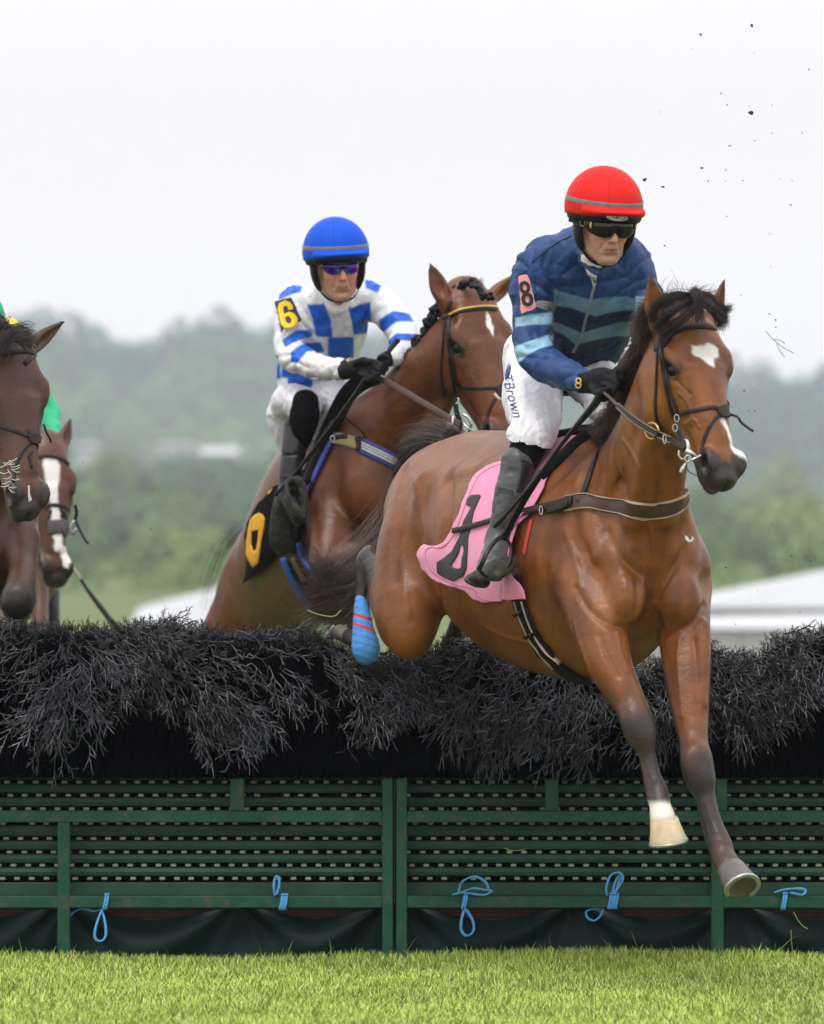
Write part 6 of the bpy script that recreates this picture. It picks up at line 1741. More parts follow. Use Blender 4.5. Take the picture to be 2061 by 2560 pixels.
# ------------------------------------------------------------------ jockey in the blue cap
p6 = empty('person', P(800, 950, 1.6), 'jockey in a royal blue cap and white silks with blue blocks, mirrored glasses', 'person', 'jockeys')
h6 = hframe(843, 667, 1.42, 13, 8, -4, 1.08)
LT6 = np.array([.96, .28, 0])
body = Model(); human_head(body, h6)
body.px([(845, 745, 1.58, 28, 30), (838, 775, 1.7, 40, 40), (825, 830, 1.8, 62, 40), (797, 930, 1.93, 62, 44), (780, 1000, 2.0, 58, 42)], LT6, .04)
body.px([(770, 790, 1.75, 28, 26), (728, 812, 1.7, 22, 22), (730, 865, 1.63, 19, 19), (780, 912, 1.47, 15, 15), (880, 923, 1.3, 11, 11)], LT6, .02)
body.px([(895, 775, 1.75, 26, 26), (970, 795, 1.66, 22, 22), (1004, 845, 1.52, 18, 18), (975, 895, 1.33, 12, 12)], LT6, .02)
body.px([(730, 1015, 1.93, 34, 34), (755, 1020, 1.62, 28, 28), (742, 1120, 1.62, 22, 22), (722, 1230, 1.6, 14, 14)], LT6, .02)
Vb, Fb = body.mesh(.010, [(h6.O - .17, h6.O + .17, .0036)], smooth=1)
Cb = skin_col(Vb, h6, lips=(.45, .15, .12), base=(.56, .29, .20))
a, l, n = h6.loc(Vb); Cb = blendc(Cb, (.30, .26, .25), (1 - sstep(.7, 1.1, np.sqrt((l / .014) ** 2 + ((n + .066) / .0045) ** 2))) * (a > .08))
link('body', raw_mesh('body', Vb, Fb, col=Cb), M_skin, p6)
helmet(p6, h6, (.002, .075, .56), 0, None)
M_mirror = mat('mirror_lens', attr=True, rough=.06, metal=.85, var=0)
gg = Model(); gt = lambda M, rows, k=.006, sub=False: M.tube([(h6.p(*r[:3]), r[3], r[4]) for r in rows], h6.N, k, sub)
gt(gg, [(.070, -.066, .010, .012, .004), (.090, -.052, .002, .021, .004), (.103, -.030, -.001, .022, .004), (.112, -.010, .008, .013, .004), (.114, 0, .013, .009, .004), (.112, .010, .008, .013, .004), (.103, .030, -.001, .022, .004), (.090, .052, .002, .021, .004), (.070, .066, .010, .012, .004)])
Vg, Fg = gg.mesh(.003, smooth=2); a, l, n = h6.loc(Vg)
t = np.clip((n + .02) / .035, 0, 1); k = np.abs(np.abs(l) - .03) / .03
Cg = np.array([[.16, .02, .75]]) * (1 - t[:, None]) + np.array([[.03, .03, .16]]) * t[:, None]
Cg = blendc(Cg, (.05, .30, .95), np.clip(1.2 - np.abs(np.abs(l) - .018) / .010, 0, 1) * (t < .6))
link('sunglasses', raw_mesh('sunglasses', Vg, Fg, col=Cg), M_mirror, p6)
pr = Parts(); pr.add(*rope(crom(np.array([h6.p(.068, -.070, .014), h6.p(.03, -.098, .022), h6.p(-.03, -.118, .040), h6.p(-.08, -.115, .06)]), 6), .004, 8)); pr.build('glasses_arm', M_badge, p6, smooth=True)
hs6 = [o for o in p6.children if o.name.startswith('helmet_shell')][0]
b6 = bvh_of(*mesh_np(hs6.data)); sheet('badge', [(854, 638), (872, 637), (872, 642), (855, 643)], b6, M_badge, hs6, off=.003, th=.002, step=3, Yd=1.3)
J = Model()
J.px([(775, 1000, 2.02, 78, 64), (785, 940, 1.96, 88, 70), (800, 880, 1.88, 94, 72), (818, 820, 1.78, 98, 70), (830, 775, 1.70, 92, 62), (840, 748, 1.64, 66, 48), (845, 732, 1.60, 42, 36)], LT6, .05)
J.px([(790, 752, 1.72, 46, 40), (745, 762, 1.72, 42, 44), (727, 800, 1.70, 38, 44), (726, 850, 1.64, 34, 40), (740, 892, 1.56, 38, 36), (785, 912, 1.46, 32, 30), (835, 922, 1.36, 27, 25), (868, 924, 1.32, 23, 22)], LT6, .04)
J.px([(890, 745, 1.72, 44, 40), (935, 752, 1.70, 42, 42), (978, 790, 1.64, 38, 40), (1005, 835, 1.55, 34, 36), (1008, 865, 1.45, 28, 28), (985, 890, 1.35, 24, 24)], LT6, .04)
J.px([(812, 740, 1.50, 9, 10), (825, 762, 1.46, 7, 9), (845, 775, 1.45, 7, 9), (868, 765, 1.47, 7, 9), (880, 738, 1.52, 9, 9)], LT6, .02)
Vj, Fj = J.mesh(.0062, smooth=1); Nj = vnormals(Vj, Fj)
fo = creases(Vj, Nj, [(P(760, 810, 1.6), (1, 0, -.5), .15), (P(915, 810, 1.6), (-1, 0, -.5), .15), (P(735, 900, 1.5), (1, 0, 0), .12), (P(850, 925, 1.35), (-1, 0, 0), .09), (P(800, 960, 1.8), (.2, 0, 1), .15)], .0105, 13)
Vj = (Vj + Nj * fo[:, None]).astype(np.float32)
BW, BB = (.74, .75, .78), (.010, .115, .56)
C = np.repeat(np.array([BW]), len(Vj), 0)
x, y, z = Vj.T; arm = (y < 1.62) & (z < P(0, 835, 1.6).z) & (x < P(870, 900, 1.5).x) & (x < P(862, 0, 1.5).x)
for pl in ([(768, 762), (812, 762), (828, 800), (832, 842), (790, 840), (782, 800)], [(872, 775), (902, 760), (926, 755), (930, 825), (885, 835), (878, 800)], [(820, 842), (884, 840), (884, 880), (876, 915), (818, 905)],
           [(928, 825), (958, 820), (958, 880), (930, 885)], [(716, 915), (780, 945), (776, 985), (716, 980)], [(800, 958), (860, 950), (858, 998), (802, 1000)], [(700, 880), (735, 900), (722, 940), (700, 935)]):
    C = blendc(C, BB, in_poly_px(Vj, XZ(pl, 1.62), .004) * ~arm)
C = blendc(C, BB, in_poly_px(Vj, XZ([(690, 722), (720, 706), (758, 716), (752, 732), (728, 738), (700, 750), (690, 745)], 1.7), .004))
C = blendc(C, BB, in_poly_px(Vj, XZ([(910, 690), (955, 715), (945, 735), (915, 722)], 1.7), .004))
for pl in ([(705, 848), (740, 822), (775, 820), (782, 834), (745, 850), (712, 868)], [(728, 880), (765, 852), (800, 850), (810, 872), (770, 880), (742, 912), (728, 905)]):
    C = blendc(C, BB, in_poly_px(Vj, XZ(pl, 1.5), .004) * (y < 1.72))
for pl in ([(948, 800), (985, 778), (1025, 786), (1034, 806), (990, 808), (952, 838)], [(960, 868), (990, 838), (1040, 838), (1044, 858), (1000, 858), (975, 885)]):
    C = blendc(C, BB, in_poly_px(Vj, XZ(pl, 1.6), .004) * (x > P(945, 0, 1.6).x))
C = blendc(C, BB, in_poly_px(Vj, XZ([(680, 895), (698, 890), (700, 940), (684, 945)], 1.7), .004))
Bj6 = bvh_of(Vj, Fj)
jk6 = link('jacket', raw_mesh('jacket', Vj, Fj, col=C * (1 + .12 * (fbm(Vj, 20, 3)[:, None] - .5))), M_jacket, p6)
strap('placket', [(847, 772), (850, 795), (851, 815), (850, 836)], 15, mat('white_placket', (.72, .73, .76), rough=.6, bump=.002, bscale=60), jk6, Bj6, th=.003, off=.002)
Ja = Model(); Ja.px([(716, 740, 1.66, 50, 46), (716, 800, 1.64, 48, 46), (722, 850, 1.60, 44, 44)], LT6, .04); Bja = bvh_of(*Ja.mesh(.009, smooth=3))
ab = sheet('armband', [(687, 752), (700, 748), (724, 742), (732, 746), (752, 800), (752, 808), (735, 815), (716, 822), (704, 838), (696, 800)], Bja, M_ink2, jk6, off=.010, th=.005, step=6, smooth=2, Yd=1.6)
M_yel = mat('yellow_print', (.85, .60, .02), rough=.5)
sheet('number_6', [(712, 753), (724, 757), (731, 768), (731, 776), (721, 778), (718, 768), (713, 766), (709, 772), (712, 788), (722, 782), (733, 786), (742, 800), (740, 814), (728, 823), (714, 824), (704, 814), (700, 794), (697, 774), (700, 760)],
      Bja, M_yel, ab, off=.013, th=.002, step=4, holes=[[(714, 796), (722, 794), (728, 802), (727, 811), (720, 813), (715, 806)]], Yd=1.6)
sheet('wrist_band', [(852, 905), (862, 898), (872, 900), (866, 925), (866, 945), (858, 950), (852, 935)], Bj6, M_ink, jk6, off=.003, th=.004, step=4)
Bm = Model()
Bm.px([(800, 985, 1.98, 74, 56), (740, 1010, 1.95, 60, 56), (716, 1050, 1.85, 42, 50)], LT6, .04)
Bm.px([(716, 1030, 1.85, 46, 48), (732, 1000, 1.72, 44, 40), (764, 1015, 1.58, 42, 42)], LT6, .03)
Bm.px([(722, 1055, 1.85, 40, 42), (712, 1090, 1.85, 26, 34), (710, 1118, 1.85, 14, 18)], LT6, .03)
Bm.px([(820, 985, 1.95, 66, 50), (850, 1010, 1.7, 44, 40), (845, 1050, 1.65, 36, 34), (800, 1090, 1.7, 22, 24)], LT6, .03)
Bm.px([(764, 1016, 1.50, 37, 38), (763, 1030, 1.44, 39, 36), (758, 1060, 1.44, 39, 30)], LT6, .006, True)
Vp, Fp = Bm.mesh(.0062, smooth=1); Np = vnormals(Vp, Fp)
Vp = (Vp + Np * creases(Vp, Np, [(P(764, 1000, 1.6), (.3, 0, 1), .10), (P(830, 1000, 1.7), (1, 0, -.6), .12)], .007, 25, 1.2)[:, None]).astype(np.float32)
link('breeches', raw_mesh('breeches', Vp, Fp, col=np.repeat(np.array([[.70, .69, .76]]), len(Vp), 0)), M_breech, p6)
M_sleek = mat('padded_leg_guard', (.042, .043, .048), rough=.45, var=.15, vscale=20, bump=.0015, bscale=60)
sk = Model(); sk.px([(764, 1010, 1.56, 37, 38), (762, 1040, 1.56, 38, 38), (756, 1070, 1.58, 34, 36), (748, 1100, 1.6, 30, 30)], LT6, .01); V, F = sk.mesh(.005, smooth=1); link('knee_sock', raw_mesh('knee_sock', V, F), M_sock, p6)
b = Model(); b.px([(744, 1066, 1.60, 34, 34), (738, 1110, 1.60, 32, 32), (730, 1160, 1.60, 29, 30), (722, 1205, 1.60, 25, 28), (722, 1240, 1.58, 26, 28)], LT6, .02)
b.px([(726, 1235, 1.56, 26, 26), (738, 1265, 1.50, 26, 26), (748, 1295, 1.46, 18, 24)], LT6, .02)
V, F = b.mesh(.005, smooth=1); Bb6 = bvh_of(V, F); bo6 = link('boot', raw_mesh('boot', V, F), M_boot, p6)
sheet('leg_panel', [(713, 1066), (758, 1060), (760, 1068), (752, 1100), (746, 1132), (712, 1136), (707, 1120)], Bb6, M_sleek, bo6, off=.004, th=.004, step=6, smooth=1)
sheet('leg_panel', [(706, 1140), (745, 1136), (742, 1170), (735, 1196), (705, 1196), (702, 1170)], Bb6, M_sleek, bo6, off=.004, th=.004, step=6, smooth=1)
b = Model(); b.px([(722, 1215, 1.62, 24, 24), (708, 1262, 1.64, 26, 20), (703, 1310, 1.66, 29, 18), (704, 1350, 1.68, 30, 18), (712, 1372, 1.70, 24, 15)], LT6, .02)
V, F = b.mesh(.005, smooth=1); link('boot_sole', raw_mesh('boot_sole', V, F), M_sole, bo6)
b = Model(); b.px([(725, 1205, 1.50, 12, 12), (745, 1200, 1.46, 12, 12), (758, 1222, 1.44, 11, 12), (762, 1262, 1.44, 10, 12), (757, 1296, 1.46, 8, 10)], LT6, .02); b.px([(712, 1222, 1.5, 10, 10), (718, 1245, 1.47, 12, 12), (738, 1276, 1.45, 12, 12), (754, 1298, 1.45, 8, 9)], LT6, .02)
V, F = b.mesh(.005, smooth=1); 
def gloves(rows, fing, h_, nm='glove'):
    G = Model()
    for r in rows: G.px(r, (0, 0, 1), .014)
    fingers(G, fing, .005)
    V, F = G.mesh(h_, smooth=1); return link(nm, raw_mesh(nm, V, F), M_glove, p6)
gloves([[(862, 926, 1.31, 24, 20), (880, 924, 1.28, 22, 20), (900, 920, 1.25, 24, 22), (918, 920, 1.22, 22, 20)]],
       [[(915, 902, 1.22, 8), (938, 906, 1.16, 8), (952, 916, 1.13, 7.5), (948, 928, 1.13, 7)], [(915, 912, 1.20, 8), (940, 920, 1.13, 8), (950, 931, 1.12, 7.5), (940, 938, 1.12, 7)],
        [(910, 924, 1.19, 8), (932, 932, 1.13, 8), (940, 942, 1.12, 7), (928, 945, 1.12, 6.5)], [(902, 934, 1.20, 7), (920, 942, 1.14, 7), (924, 950, 1.13, 6.5), (914, 951, 1.13, 6)], [(890, 908, 1.22, 9), (908, 900, 1.16, 8), (924, 904, 1.12, 7.5)]], .0036)
gloves([[(985, 890, 1.36, 22, 20), (965, 900, 1.32, 20, 18), (955, 910, 1.28, 20, 18)]],
       [[(960, 898, 1.26, 7), (948, 902, 1.22, 7), (946, 912, 1.21, 6.5)], [(962, 906, 1.25, 7), (950, 912, 1.21, 7), (948, 922, 1.20, 6)], [(965, 914, 1.25, 7), (954, 922, 1.21, 7), (953, 930, 1.2, 6)], [(968, 922, 1.26, 6), (960, 930, 1.22, 6), (960, 936, 1.21, 5)], [(965, 892, 1.27, 7), (956, 890, 1.22, 7), (948, 894, 1.2, 6)]], .0045)
ring_px(873, 909, 5, 5, 0, 3, .003, .014, M_gold, 'wrist_emblem', jk6, Bj6)
wh6 = empty('whip', P(930, 900, 1.1), 'black whip slanting from the hand of the blue capped jockey to his foot', 'whip', 'jockey whips')
stick([(997, 849, 1.12), (985, 862, 1.12), (968, 884, 1.11)], [9, 8, 7], 'handle', M_whip, wh6)
stick([(915, 948, 1.15), (890, 985, 1.2), (850, 1040, 1.3), (800, 1105, 1.38), (745, 1175, 1.44), (700, 1225, 1.47), (690, 1238, 1.48)], [8, 8, 7, 6, 5, 5, 6], 'shaft', M_whip, wh6)
# saddle, cloth, girth
sd6 = empty('saddle', P(800, 1100, 1.9), 'black racing saddle and flap under the blue capped jockey', 'saddle', 'racing saddles')
strap('flap', [(945, 938, 1.30), (905, 955, 1.36), (870, 985, 1.45), (840, 1040, 1.52), (815, 1100, 1.56), (790, 1160, 1.58), (772, 1210, 1.58)], 46, M_black, sd6, th=.012)
strap('stirrup_leather', [(835, 1050, 1.44), (800, 1105, 1.45), (775, 1160, 1.45), (757, 1205, 1.44)], 10, M_leather, sd6, th=.004)
st_ = Parts(); c = crom(np.array([list(P(*p)) for p in [(755, 1205, 1.42), (735, 1196, 1.42), (718, 1208, 1.42), (722, 1240, 1.40), (745, 1275, 1.40), (758, 1296, 1.41)]]), 6)
V2, F2 = sweep(c, np.repeat([[-.2, -1, .1]], len(c), 0), .016, .006); st_.add(V2, F2)
c = crom(np.array([list(P(*p)) for p in [(755, 1205, 1.42), (764, 1240, 1.43), (763, 1280, 1.44), (757, 1297, 1.42)]]), 6); st_.add(*rope(c, .006, 8)); st_.add(V, F)
st_.build('stirrup_iron', M_sole, sd6, smooth=True)
M_bluepad = mat('blue_pad', (.03, .13, .50), rough=.7, bump=.001, bscale=200)
strap('pad_edge', [(852, 1062), (835, 1105), (812, 1150), (790, 1200), (772, 1245), (764, 1262)], 13, mat('violet_edge', (.07, .09, .42), rough=.7), sd6, B6, th=.010, off=.012)
strap('girth', [(735, 1400), (752, 1440), (778, 1490), (800, 1520), (828, 1548)], 62, M_black, sd6, B6, th=.008, off=.004)
strap('girth_edge', [(716, 1392), (728, 1425), (748, 1465), (770, 1500), (798, 1532), (822, 1552)], 17, M_bluepad, sd6, B6, th=.014, off=.012)
strap('girth_edge', [(756, 1355), (762, 1385), (775, 1412), (788, 1430), (806, 1462)], 11, M_bluepad, sd6, B6, th=.014, off=.012)
strap('girth_patch', [(738, 1392), (752, 1420), (766, 1446)], 14, mat('worn_tan', (.20, .13, .08), rough=.8), sd6, B6, th=.014, off=.008)
cl6 = empty('saddle_cloth', P(690, 1350, 2.2), 'black number cloth with an amber figure under the second saddle', 'saddle cloth', 'numbered saddle cloths')
M_blk = mat('black_cloth', (.006, .006, .008), rough=.85, spec=.08, var=.25, vscale=20, bump=.003, bscale=50)
wv6 = lambda vs: .012 + .014 * np.sin((vs[:, 0] * .8 + vs[:, 1] * .1) / 17.) * sstep(1300, 1420, vs[:, 1])
sheet('cloth', [(690, 1215), (770, 1170), (800, 1180), (790, 1240), (768, 1300), (762, 1360), (748, 1390), (722, 1382), (700, 1384), (690, 1408), (668, 1425), (645, 1448), (618, 1462), (609, 1464), (616, 1448), (620, 1410), (622, 1380), (618, 1350), (622, 1310), (636, 1285), (650, 1260), (672, 1235)],
      B6, M_blk, cl6, off=.012, th=.005, step=10, wave=wv6, smooth=3, Yd=2.3)
Bc6 = bvh_of(*mesh_np([o for o in cl6.children][0].data))
sheet('number_print', [(649, 1282), (658, 1286), (664, 1296), (662, 1320), (656, 1350), (650, 1392), (648, 1406), (634, 1420), (622, 1400), (617, 1385), (618, 1355), (622, 1325), (628, 1298), (638, 1288)], Bc6, mat('amber_print', (.85, .42, .01), rough=.5), cl6, off=.004, th=.002, step=5,
      holes=[[(631, 1330), (648, 1324), (647, 1350), (643, 1372), (635, 1379), (630, 1360)]], Yd=2.2)
sheet('number_print', [(672, 1232), (684, 1221), (680, 1230), (673, 1238)], Bc6, mat('amber_print', (.85, .42, .01), rough=.5), cl6, off=.006, th=.002, step=4, Yd=2.2)
# ================================================================== the two horses at the left edge
def simple_horse(label, build, f, ears, h, colr, star, Y0, lowdark):
    M = Model(); lat = build(M); horse_head(M, f, ears=ears)
    q = [f.p(a, l, n) for a in (-.2, .62) for l in (-.16, .2) for n in (-.3, .12)]
    V, F = M.mesh(h, [(np.min(q, 0), np.max(q, 0), h * .62)], smooth=1, coarse=5); N = vnormals(V, F)
    V = (V + N * ((fbm(V, 7, 3, 3) - .5) * .012 * (f.loc(V)[0] < -.1))[:, None]).astype(np.float32)
    C = np.repeat(np.array([colr]), len(V), 0) * (1 + (fbm(V, 14, 4, 2) - .5)[:, None] * .4)
    C = blendc(C, np.array(colr) * .5, sstep(.45, .7, vnoise(V, 5, 8)) * .4)
    C = blendc(C, (.035, .026, .026), lowdark(V))
    C = head_colour(V, f, C, BAY, star=star)
    e = empty('horse', P(*Y0), label, 'horse', 'racehorses jumping the hurdle')
    link('body', raw_mesh('body', V, F, col=C), M_coat, e); B = bvh_of(V, F); eyes(f, e, B)
    return e, B
RA = np.array((-.93, -.36, 0))
def bA(M):
    M.px([(-420, 1330, 2.3, 150, 170), (-300, 1340, 1.9, 165, 210), (-180, 1340, 1.4, 165, 240), (-80, 1340, .9, 150, 220), (-30, 1330, .6, 118, 175)], RA, .06)
    M.px([(-60, 1260, .7, 95, 170), (-45, 1150, .5, 80, 135), (-30, 1040, .25, 68, 105), (-10, 960, .0, 58, 82), (8, 905, -.2, 50, 60)], RA, .06)
    M.px([(38, 1300, .55, 55, 90), (40, 1370, .50, 52, 84)], RA, .05)
    M.px([(52, 1360, .45, 48, 60), (58, 1420, .35, 36, 44), (52, 1465, .26, 38, 42), (46, 1502, .22, 45, 42), (44, 1525, .30, 36, 36), (50, 1540, .45, 20, 22), (60, 1600, .6, 17, 18)], RA, .03)
    M.px([(-80, 1400, .5, 44, 60), (-90, 1500, .4, 36, 40), (-92, 1560, .38, 36, 36), (-90, 1660, .5, 20, 20)], RA, .03)
    return RA
fA = Frame(P(42, 848, -.55), (.115, -.22, -.95), (.86, .50, 0), 1.12, 1.16)
hA, BA = simple_horse('dark brown horse cut off at the left edge with forelock and chest in mud flecks', bA, fA, ((-.10, -.06, .0), (-.115, .170, -.03)), .0085, (.085, .035, .021), None, (-60, 1400, .8),
                      lambda V: sstep(P(0, 1440, .3).z, P(0, 1475, .3).z, V[:, 2]) * (V[:, 1] < .7))
hA['label'] = 'dark brown horse cut off by the left edge, knee tucked behind the brush'
brA = empty('bridle', P(60, 1000, -.8), 'leather bridle on the dark brown horse at the left edge', 'bridle', 'bridles')
sA = lambda nm, pts, w, m_=M_leather, **k: strap(nm, pts, w, m_, brA, BA, **k)
sA('browband', [(-25, 893), (0, 886), (35, 880), (65, 878), (88, 884), (93, 893)], 13, th=.006)
sA('noseband', [(-20, 1060), (0, 1066), (30, 1075), (55, 1084), (72, 1090)], 11, th=.005)
sA('noseband', [(88, 1094), (98, 1080), (106, 1066), (112, 1056)], 9, th=.005)
sA('noseband', [(78, 1104), (60, 1125), (46, 1150), (38, 1175), (34, 1205)], 8, th=.005)
sA('noseband', [(88, 1106), (98, 1120), (106, 1140), (112, 1156)], 8, th=.005)
sheet('noseband_disc', [(70, 1090), (78, 1082), (92, 1082), (99, 1092), (96, 1108), (84, 1112), (73, 1104)], BA, M_leather, brA, off=.010, th=.008, step=4, Yd=-.9)
strap('strap_end', [(110, 1060, -.86), (116, 1080, -.84), (124, 1095, -.82), (128, 1105, -.80)], 5, M_leather, brA, th=.004)
r_ = np.random.default_rng(3)
bitA = Parts()
for k in range(16):
    x, y = r_.uniform(-5, 30), r_.uniform(1150, 1230); a = r_.uniform(-1, 1)
    bitA.add(*rope(crom(np.array([list(P(x, y, -.86)), list(P(x + 12 * math.cos(a), y - 9 * math.sin(a) + 3, -.88)), list(P(x + 22 * math.cos(a), y - 16 * math.sin(a), -.87))]), 4), .0015, 6))
bitA.build('bit', M_badge, brA, smooth=True)
sheet('mud_fleck', [(70, 1215), (74, 1214), (75, 1235), (80, 1250), (72, 1256), (70, 1238)], BA, M_badge, hA, off=.003, th=.002, step=4, Yd=-.9)
comb([[(20, 835, -.62), (5, 845, -.7), (-15, 870, -.74), (-30, 895, -.72)], [(25, 832, -.62), (15, 850, -.7), (0, 868, -.74), (-10, 885, -.75)], [(18, 825, -.6), (-10, 820, -.66), (-40, 845, -.68)],
      [(30, 838, -.62), (45, 842, -.68), (66, 850, -.7), (78, 862, -.68)], [(30, 830, -.6), (50, 826, -.64), (72, 838, -.64)], [(10, 815, -.55), (-10, 800, -.5), (-30, 812, -.5)]], 240, .010, .0011, 31, 'forelock', hA, (.018, .014, .015), (.06, .045, .045))
q_, t_ = on_line([(20, 835, -.58), (-10, 850, -.3), (-50, 900, 0)], 700, .012, 33)
hair_obj('mane', hair_tuft(q_, np.column_stack([-.5 + 0 * t_, 0 * t_, .5 + 0 * t_]), .04 + .04 * rng.random(700), 8, .9, 1.6, 16, 8, wind=(-.3, .4, 0), wob=12), .0012, hA, (.02, .015, .016), (.07, .05, .05))

RB = np.array((-.95, -.30, 0))
def bB(M):
    M.px([(-120, 1330, 6.2, 120, 130), (-40, 1360, 5.4, 125, 170), (30, 1390, 4.7, 118, 170), (62, 1400, 4.3, 92, 140)], RB, .06)
    M.px([(60, 1360, 4.3, 78, 120), (72, 1280, 4.1, 62, 95), (85, 1210, 3.9, 52, 72), (98, 1160, 3.7, 42, 52)], RB, .06)
    M.px([(98, 1440, 4.1, 26, 40), (100, 1520, 4.0, 22, 26), (100, 1600, 3.9, 22, 24), (98, 1680, 3.9, 15, 15)], RB, .03)
    M.px([(20, 1440, 4.1, 30, 40), (10, 1520, 4.0, 24, 28), (0, 1600, 3.9, 22, 24), (0, 1700, 3.9, 15, 15)], RB, .03)
    return RB
fB = Frame(P(124, 1104, 3.45), (.085, -.16, -.98), (.95, .30, 0), 1.08, 1.10)
hB, BB_ = simple_horse('bay horse with a broad white blaze and grey noseband sleeve at the left', bB, fB, ((-.13, -.04, .0), (-.125, .055, .0)), .010, (.115, .045, .026),
                       [([(.065, -.028), (.06, .018), (.10, .034), (.15, .028), (.20, .016), (.30, .020), (.40, .024), (.46, .026), (.46, -.010), (.38, -.012), (.28, -.014), (.20, -.018), (.12, -.03)], .005),
                        ([(.43, .018), (.44, .040), (.50, .048), (.53, .040), (.52, .022), (.47, .016)], .004)], (60, 1450, 4.2),
                       lambda V: sstep(P(0, 1560, 4).z, P(0, 1640, 4).z, V[:, 2]))
brB = empty('bridle', P(140, 1250, 3.2), 'bridle with a wide grey noseband sleeve on the blazed bay', 'bridle', 'bridles')
sB = lambda nm, pts, w, m_=M_leather, **k: strap(nm, pts, w, m_, brB, BB_, **k)
sB('browband', [(95, 1142), (115, 1140), (140, 1143), (160, 1150), (172, 1163)], 10, th=.007)
sB('noseband', [(112, 1270), (125, 1263), (145, 1263), (165, 1268), (180, 1280), (188, 1286)], 9, th=.006)
sB('noseband', [(128, 1276), (122, 1292), (118, 1310)], 6, th=.006); sB('noseband', [(150, 1274), (160, 1284), (166, 1300), (170, 1320)], 6, th=.006)
sB('noseband_sleeve', [(120, 1318), (135, 1317), (152, 1316), (168, 1318), (176, 1322)], 36, mat('grey_sleeve', (.085, .075, .085), rough=.8, bump=.002, bscale=100), th=.009, smooth=8)
strap('cheekpiece', [(188, 1262, 3.1), (192, 1282, 3.1), (188, 1300, 3.1)], 9, M_black, brB, th=.006)
strap('strap_end', [(188, 1300, 3.1), (200, 1325, 3.1), (212, 1348, 3.1), (222, 1360, 3.1)], 6, M_black, brB, th=.005)
bitB = Parts()
for pts in ([(186, 1302, 3.05), (178, 1320, 3.05), (182, 1336, 3.05), (190, 1322, 3.05)],): bitB.add(*rope(crom(np.array([list(P(*p)) for p in pts]), 5), .006, 6))
bitB.build('bit', M_steel, brB, smooth=True)

def jockey(label, hf_, helm, silk, rows_t, rows_a, rows_l, rows_b, lat):
    e = empty('person', tuple(hf_.O), label, 'person', 'jockeys')
    b = Model(); human_head(b, hf_)
    for r in rows_t + rows_a + rows_l: b.px([(q[0], q[1], q[2] + .02, max(4, q[3] - 14)) for q in r], lat, .03)
    V, F = b.mesh(.012, [(hf_.O - .17, hf_.O + .17, .006)], smooth=1); link('body', raw_mesh('body', V, F, col=skin_col(V, hf_)), M_skin, e)
    helmet(e, hf_, helm, 0, None)
    j = Model()
    for r in rows_t + rows_a: j.px(r, lat, .04)
    V, F = j.mesh(.009, smooth=1); N = vnormals(V, F); V = (V + N * creases(V, N, [], .010, 5)[:, None]).astype(np.float32)
    link('jacket', raw_mesh('jacket', V, F, col=silk(V)), M_jacket, e)
    j = Model()
    for r in rows_l: j.px(r, lat, .04)
    V, F = j.mesh(.009, smooth=1); link('breeches', raw_mesh('breeches', V, F, col=np.repeat(np.array([[.7, .7, .74]]), len(V), 0)), M_breech, e)
    for r in rows_b:
        j = Model(); j.px(r, lat, .02); V, F = j.mesh(.008, smooth=1); link('boot', raw_mesh('boot', V, F), M_boot2, e)
    return e
fl = lambda c: (lambda V: np.repeat(np.array([c]), len(V), 0) * (1 + .15 * (fbm(V, 20, 3)[:, None] - .5)))
jockey('jockey in a green cap and yellow silks mostly hidden at the left edge', hframe(-72, 838, .30, 10, 10, 0, 1.05), (.01, .40, .16), fl((.80, .60, .03)),
       [[(-120, 1080, 1.0, 70), (-105, 1000, .85, 85), (-85, 920, .6, 88), (-75, 880, .5, 50)]],
       [[(-40, 880, .55, 46), (-2, 842, .55, 40), (14, 838, .52, 38), (10, 900, .5, 36), (-20, 960, .3, 30)], [(-130, 890, .6, 44), (-170, 950, .5, 36), (-120, 1010, .2, 28)]],
       [[(-120, 1090, 1.0, 66), (-170, 1180, .75, 50), (-170, 1260, .7, 42)], [(-100, 1090, 1.0, 60), (-20, 1170, .9, 44), (-15, 1250, .95, 38)]],
       [[(-170, 1290, .7, 34), (-180, 1400, .75, 26), (-180, 1440, .6, 24)]], np.array([.97, .2, 0]))
jockey('jockey in green silks hidden behind the dark brown horse head', hframe(22, 950, 3.75, 8, 10, 0, 1.05), (.01, .40, .16), fl((.03, .42, .20)),
       [[(50, 1150, 4.6, 52), (60, 1090, 4.45, 62), (72, 1030, 4.2, 58), (70, 1000, 4.1, 36)]],
       [[(95, 1000, 4.1, 34), (120, 1035, 4.1, 28), (126, 1085, 4.0, 26), (118, 1115, 3.8, 22)], [(45, 1000, 4.1, 34), (10, 1050, 4.0, 28), (40, 1110, 3.8, 22)]],
       [[(50, 1160, 4.6, 50), (115, 1280, 4.5, 36), (128, 1380, 4.55, 30), (130, 1462, 4.5, 20)], [(40, 1160, 4.6, 50), (-20, 1240, 4.3, 36), (-20, 1340, 4.3, 30)]],
       [[(133, 1478, 4.5, 17), (135, 1530, 4.5, 15), (136, 1570, 4.5, 14), (134, 1600, 4.3, 14)]], np.array([.97, .2, 0]))
whB = empty('whip', P(230, 1480, 3.4), 'whip with a pale bound handle slanting down to the brush by the blazed bay', 'whip', 'jockey whips')
stick([(181, 1416, 3.4), (192, 1432, 3.4), (203, 1448, 3.4)], [4.5, 4.5, 4.5], 'handle', mat('spotted_grip', (.38, .33, .31), rough=.6, var=.5, vscale=120), whB)
stick([(202, 1447, 3.4), (222, 1478, 3.4), (250, 1515, 3.4), (275, 1548, 3.4), (300, 1580, 3.4)], [5, 7, 9, 9, 8], 'shaft', mat('brown_whip', (.03, .02, .018), rough=.4, var=.4, vscale=50), whB)

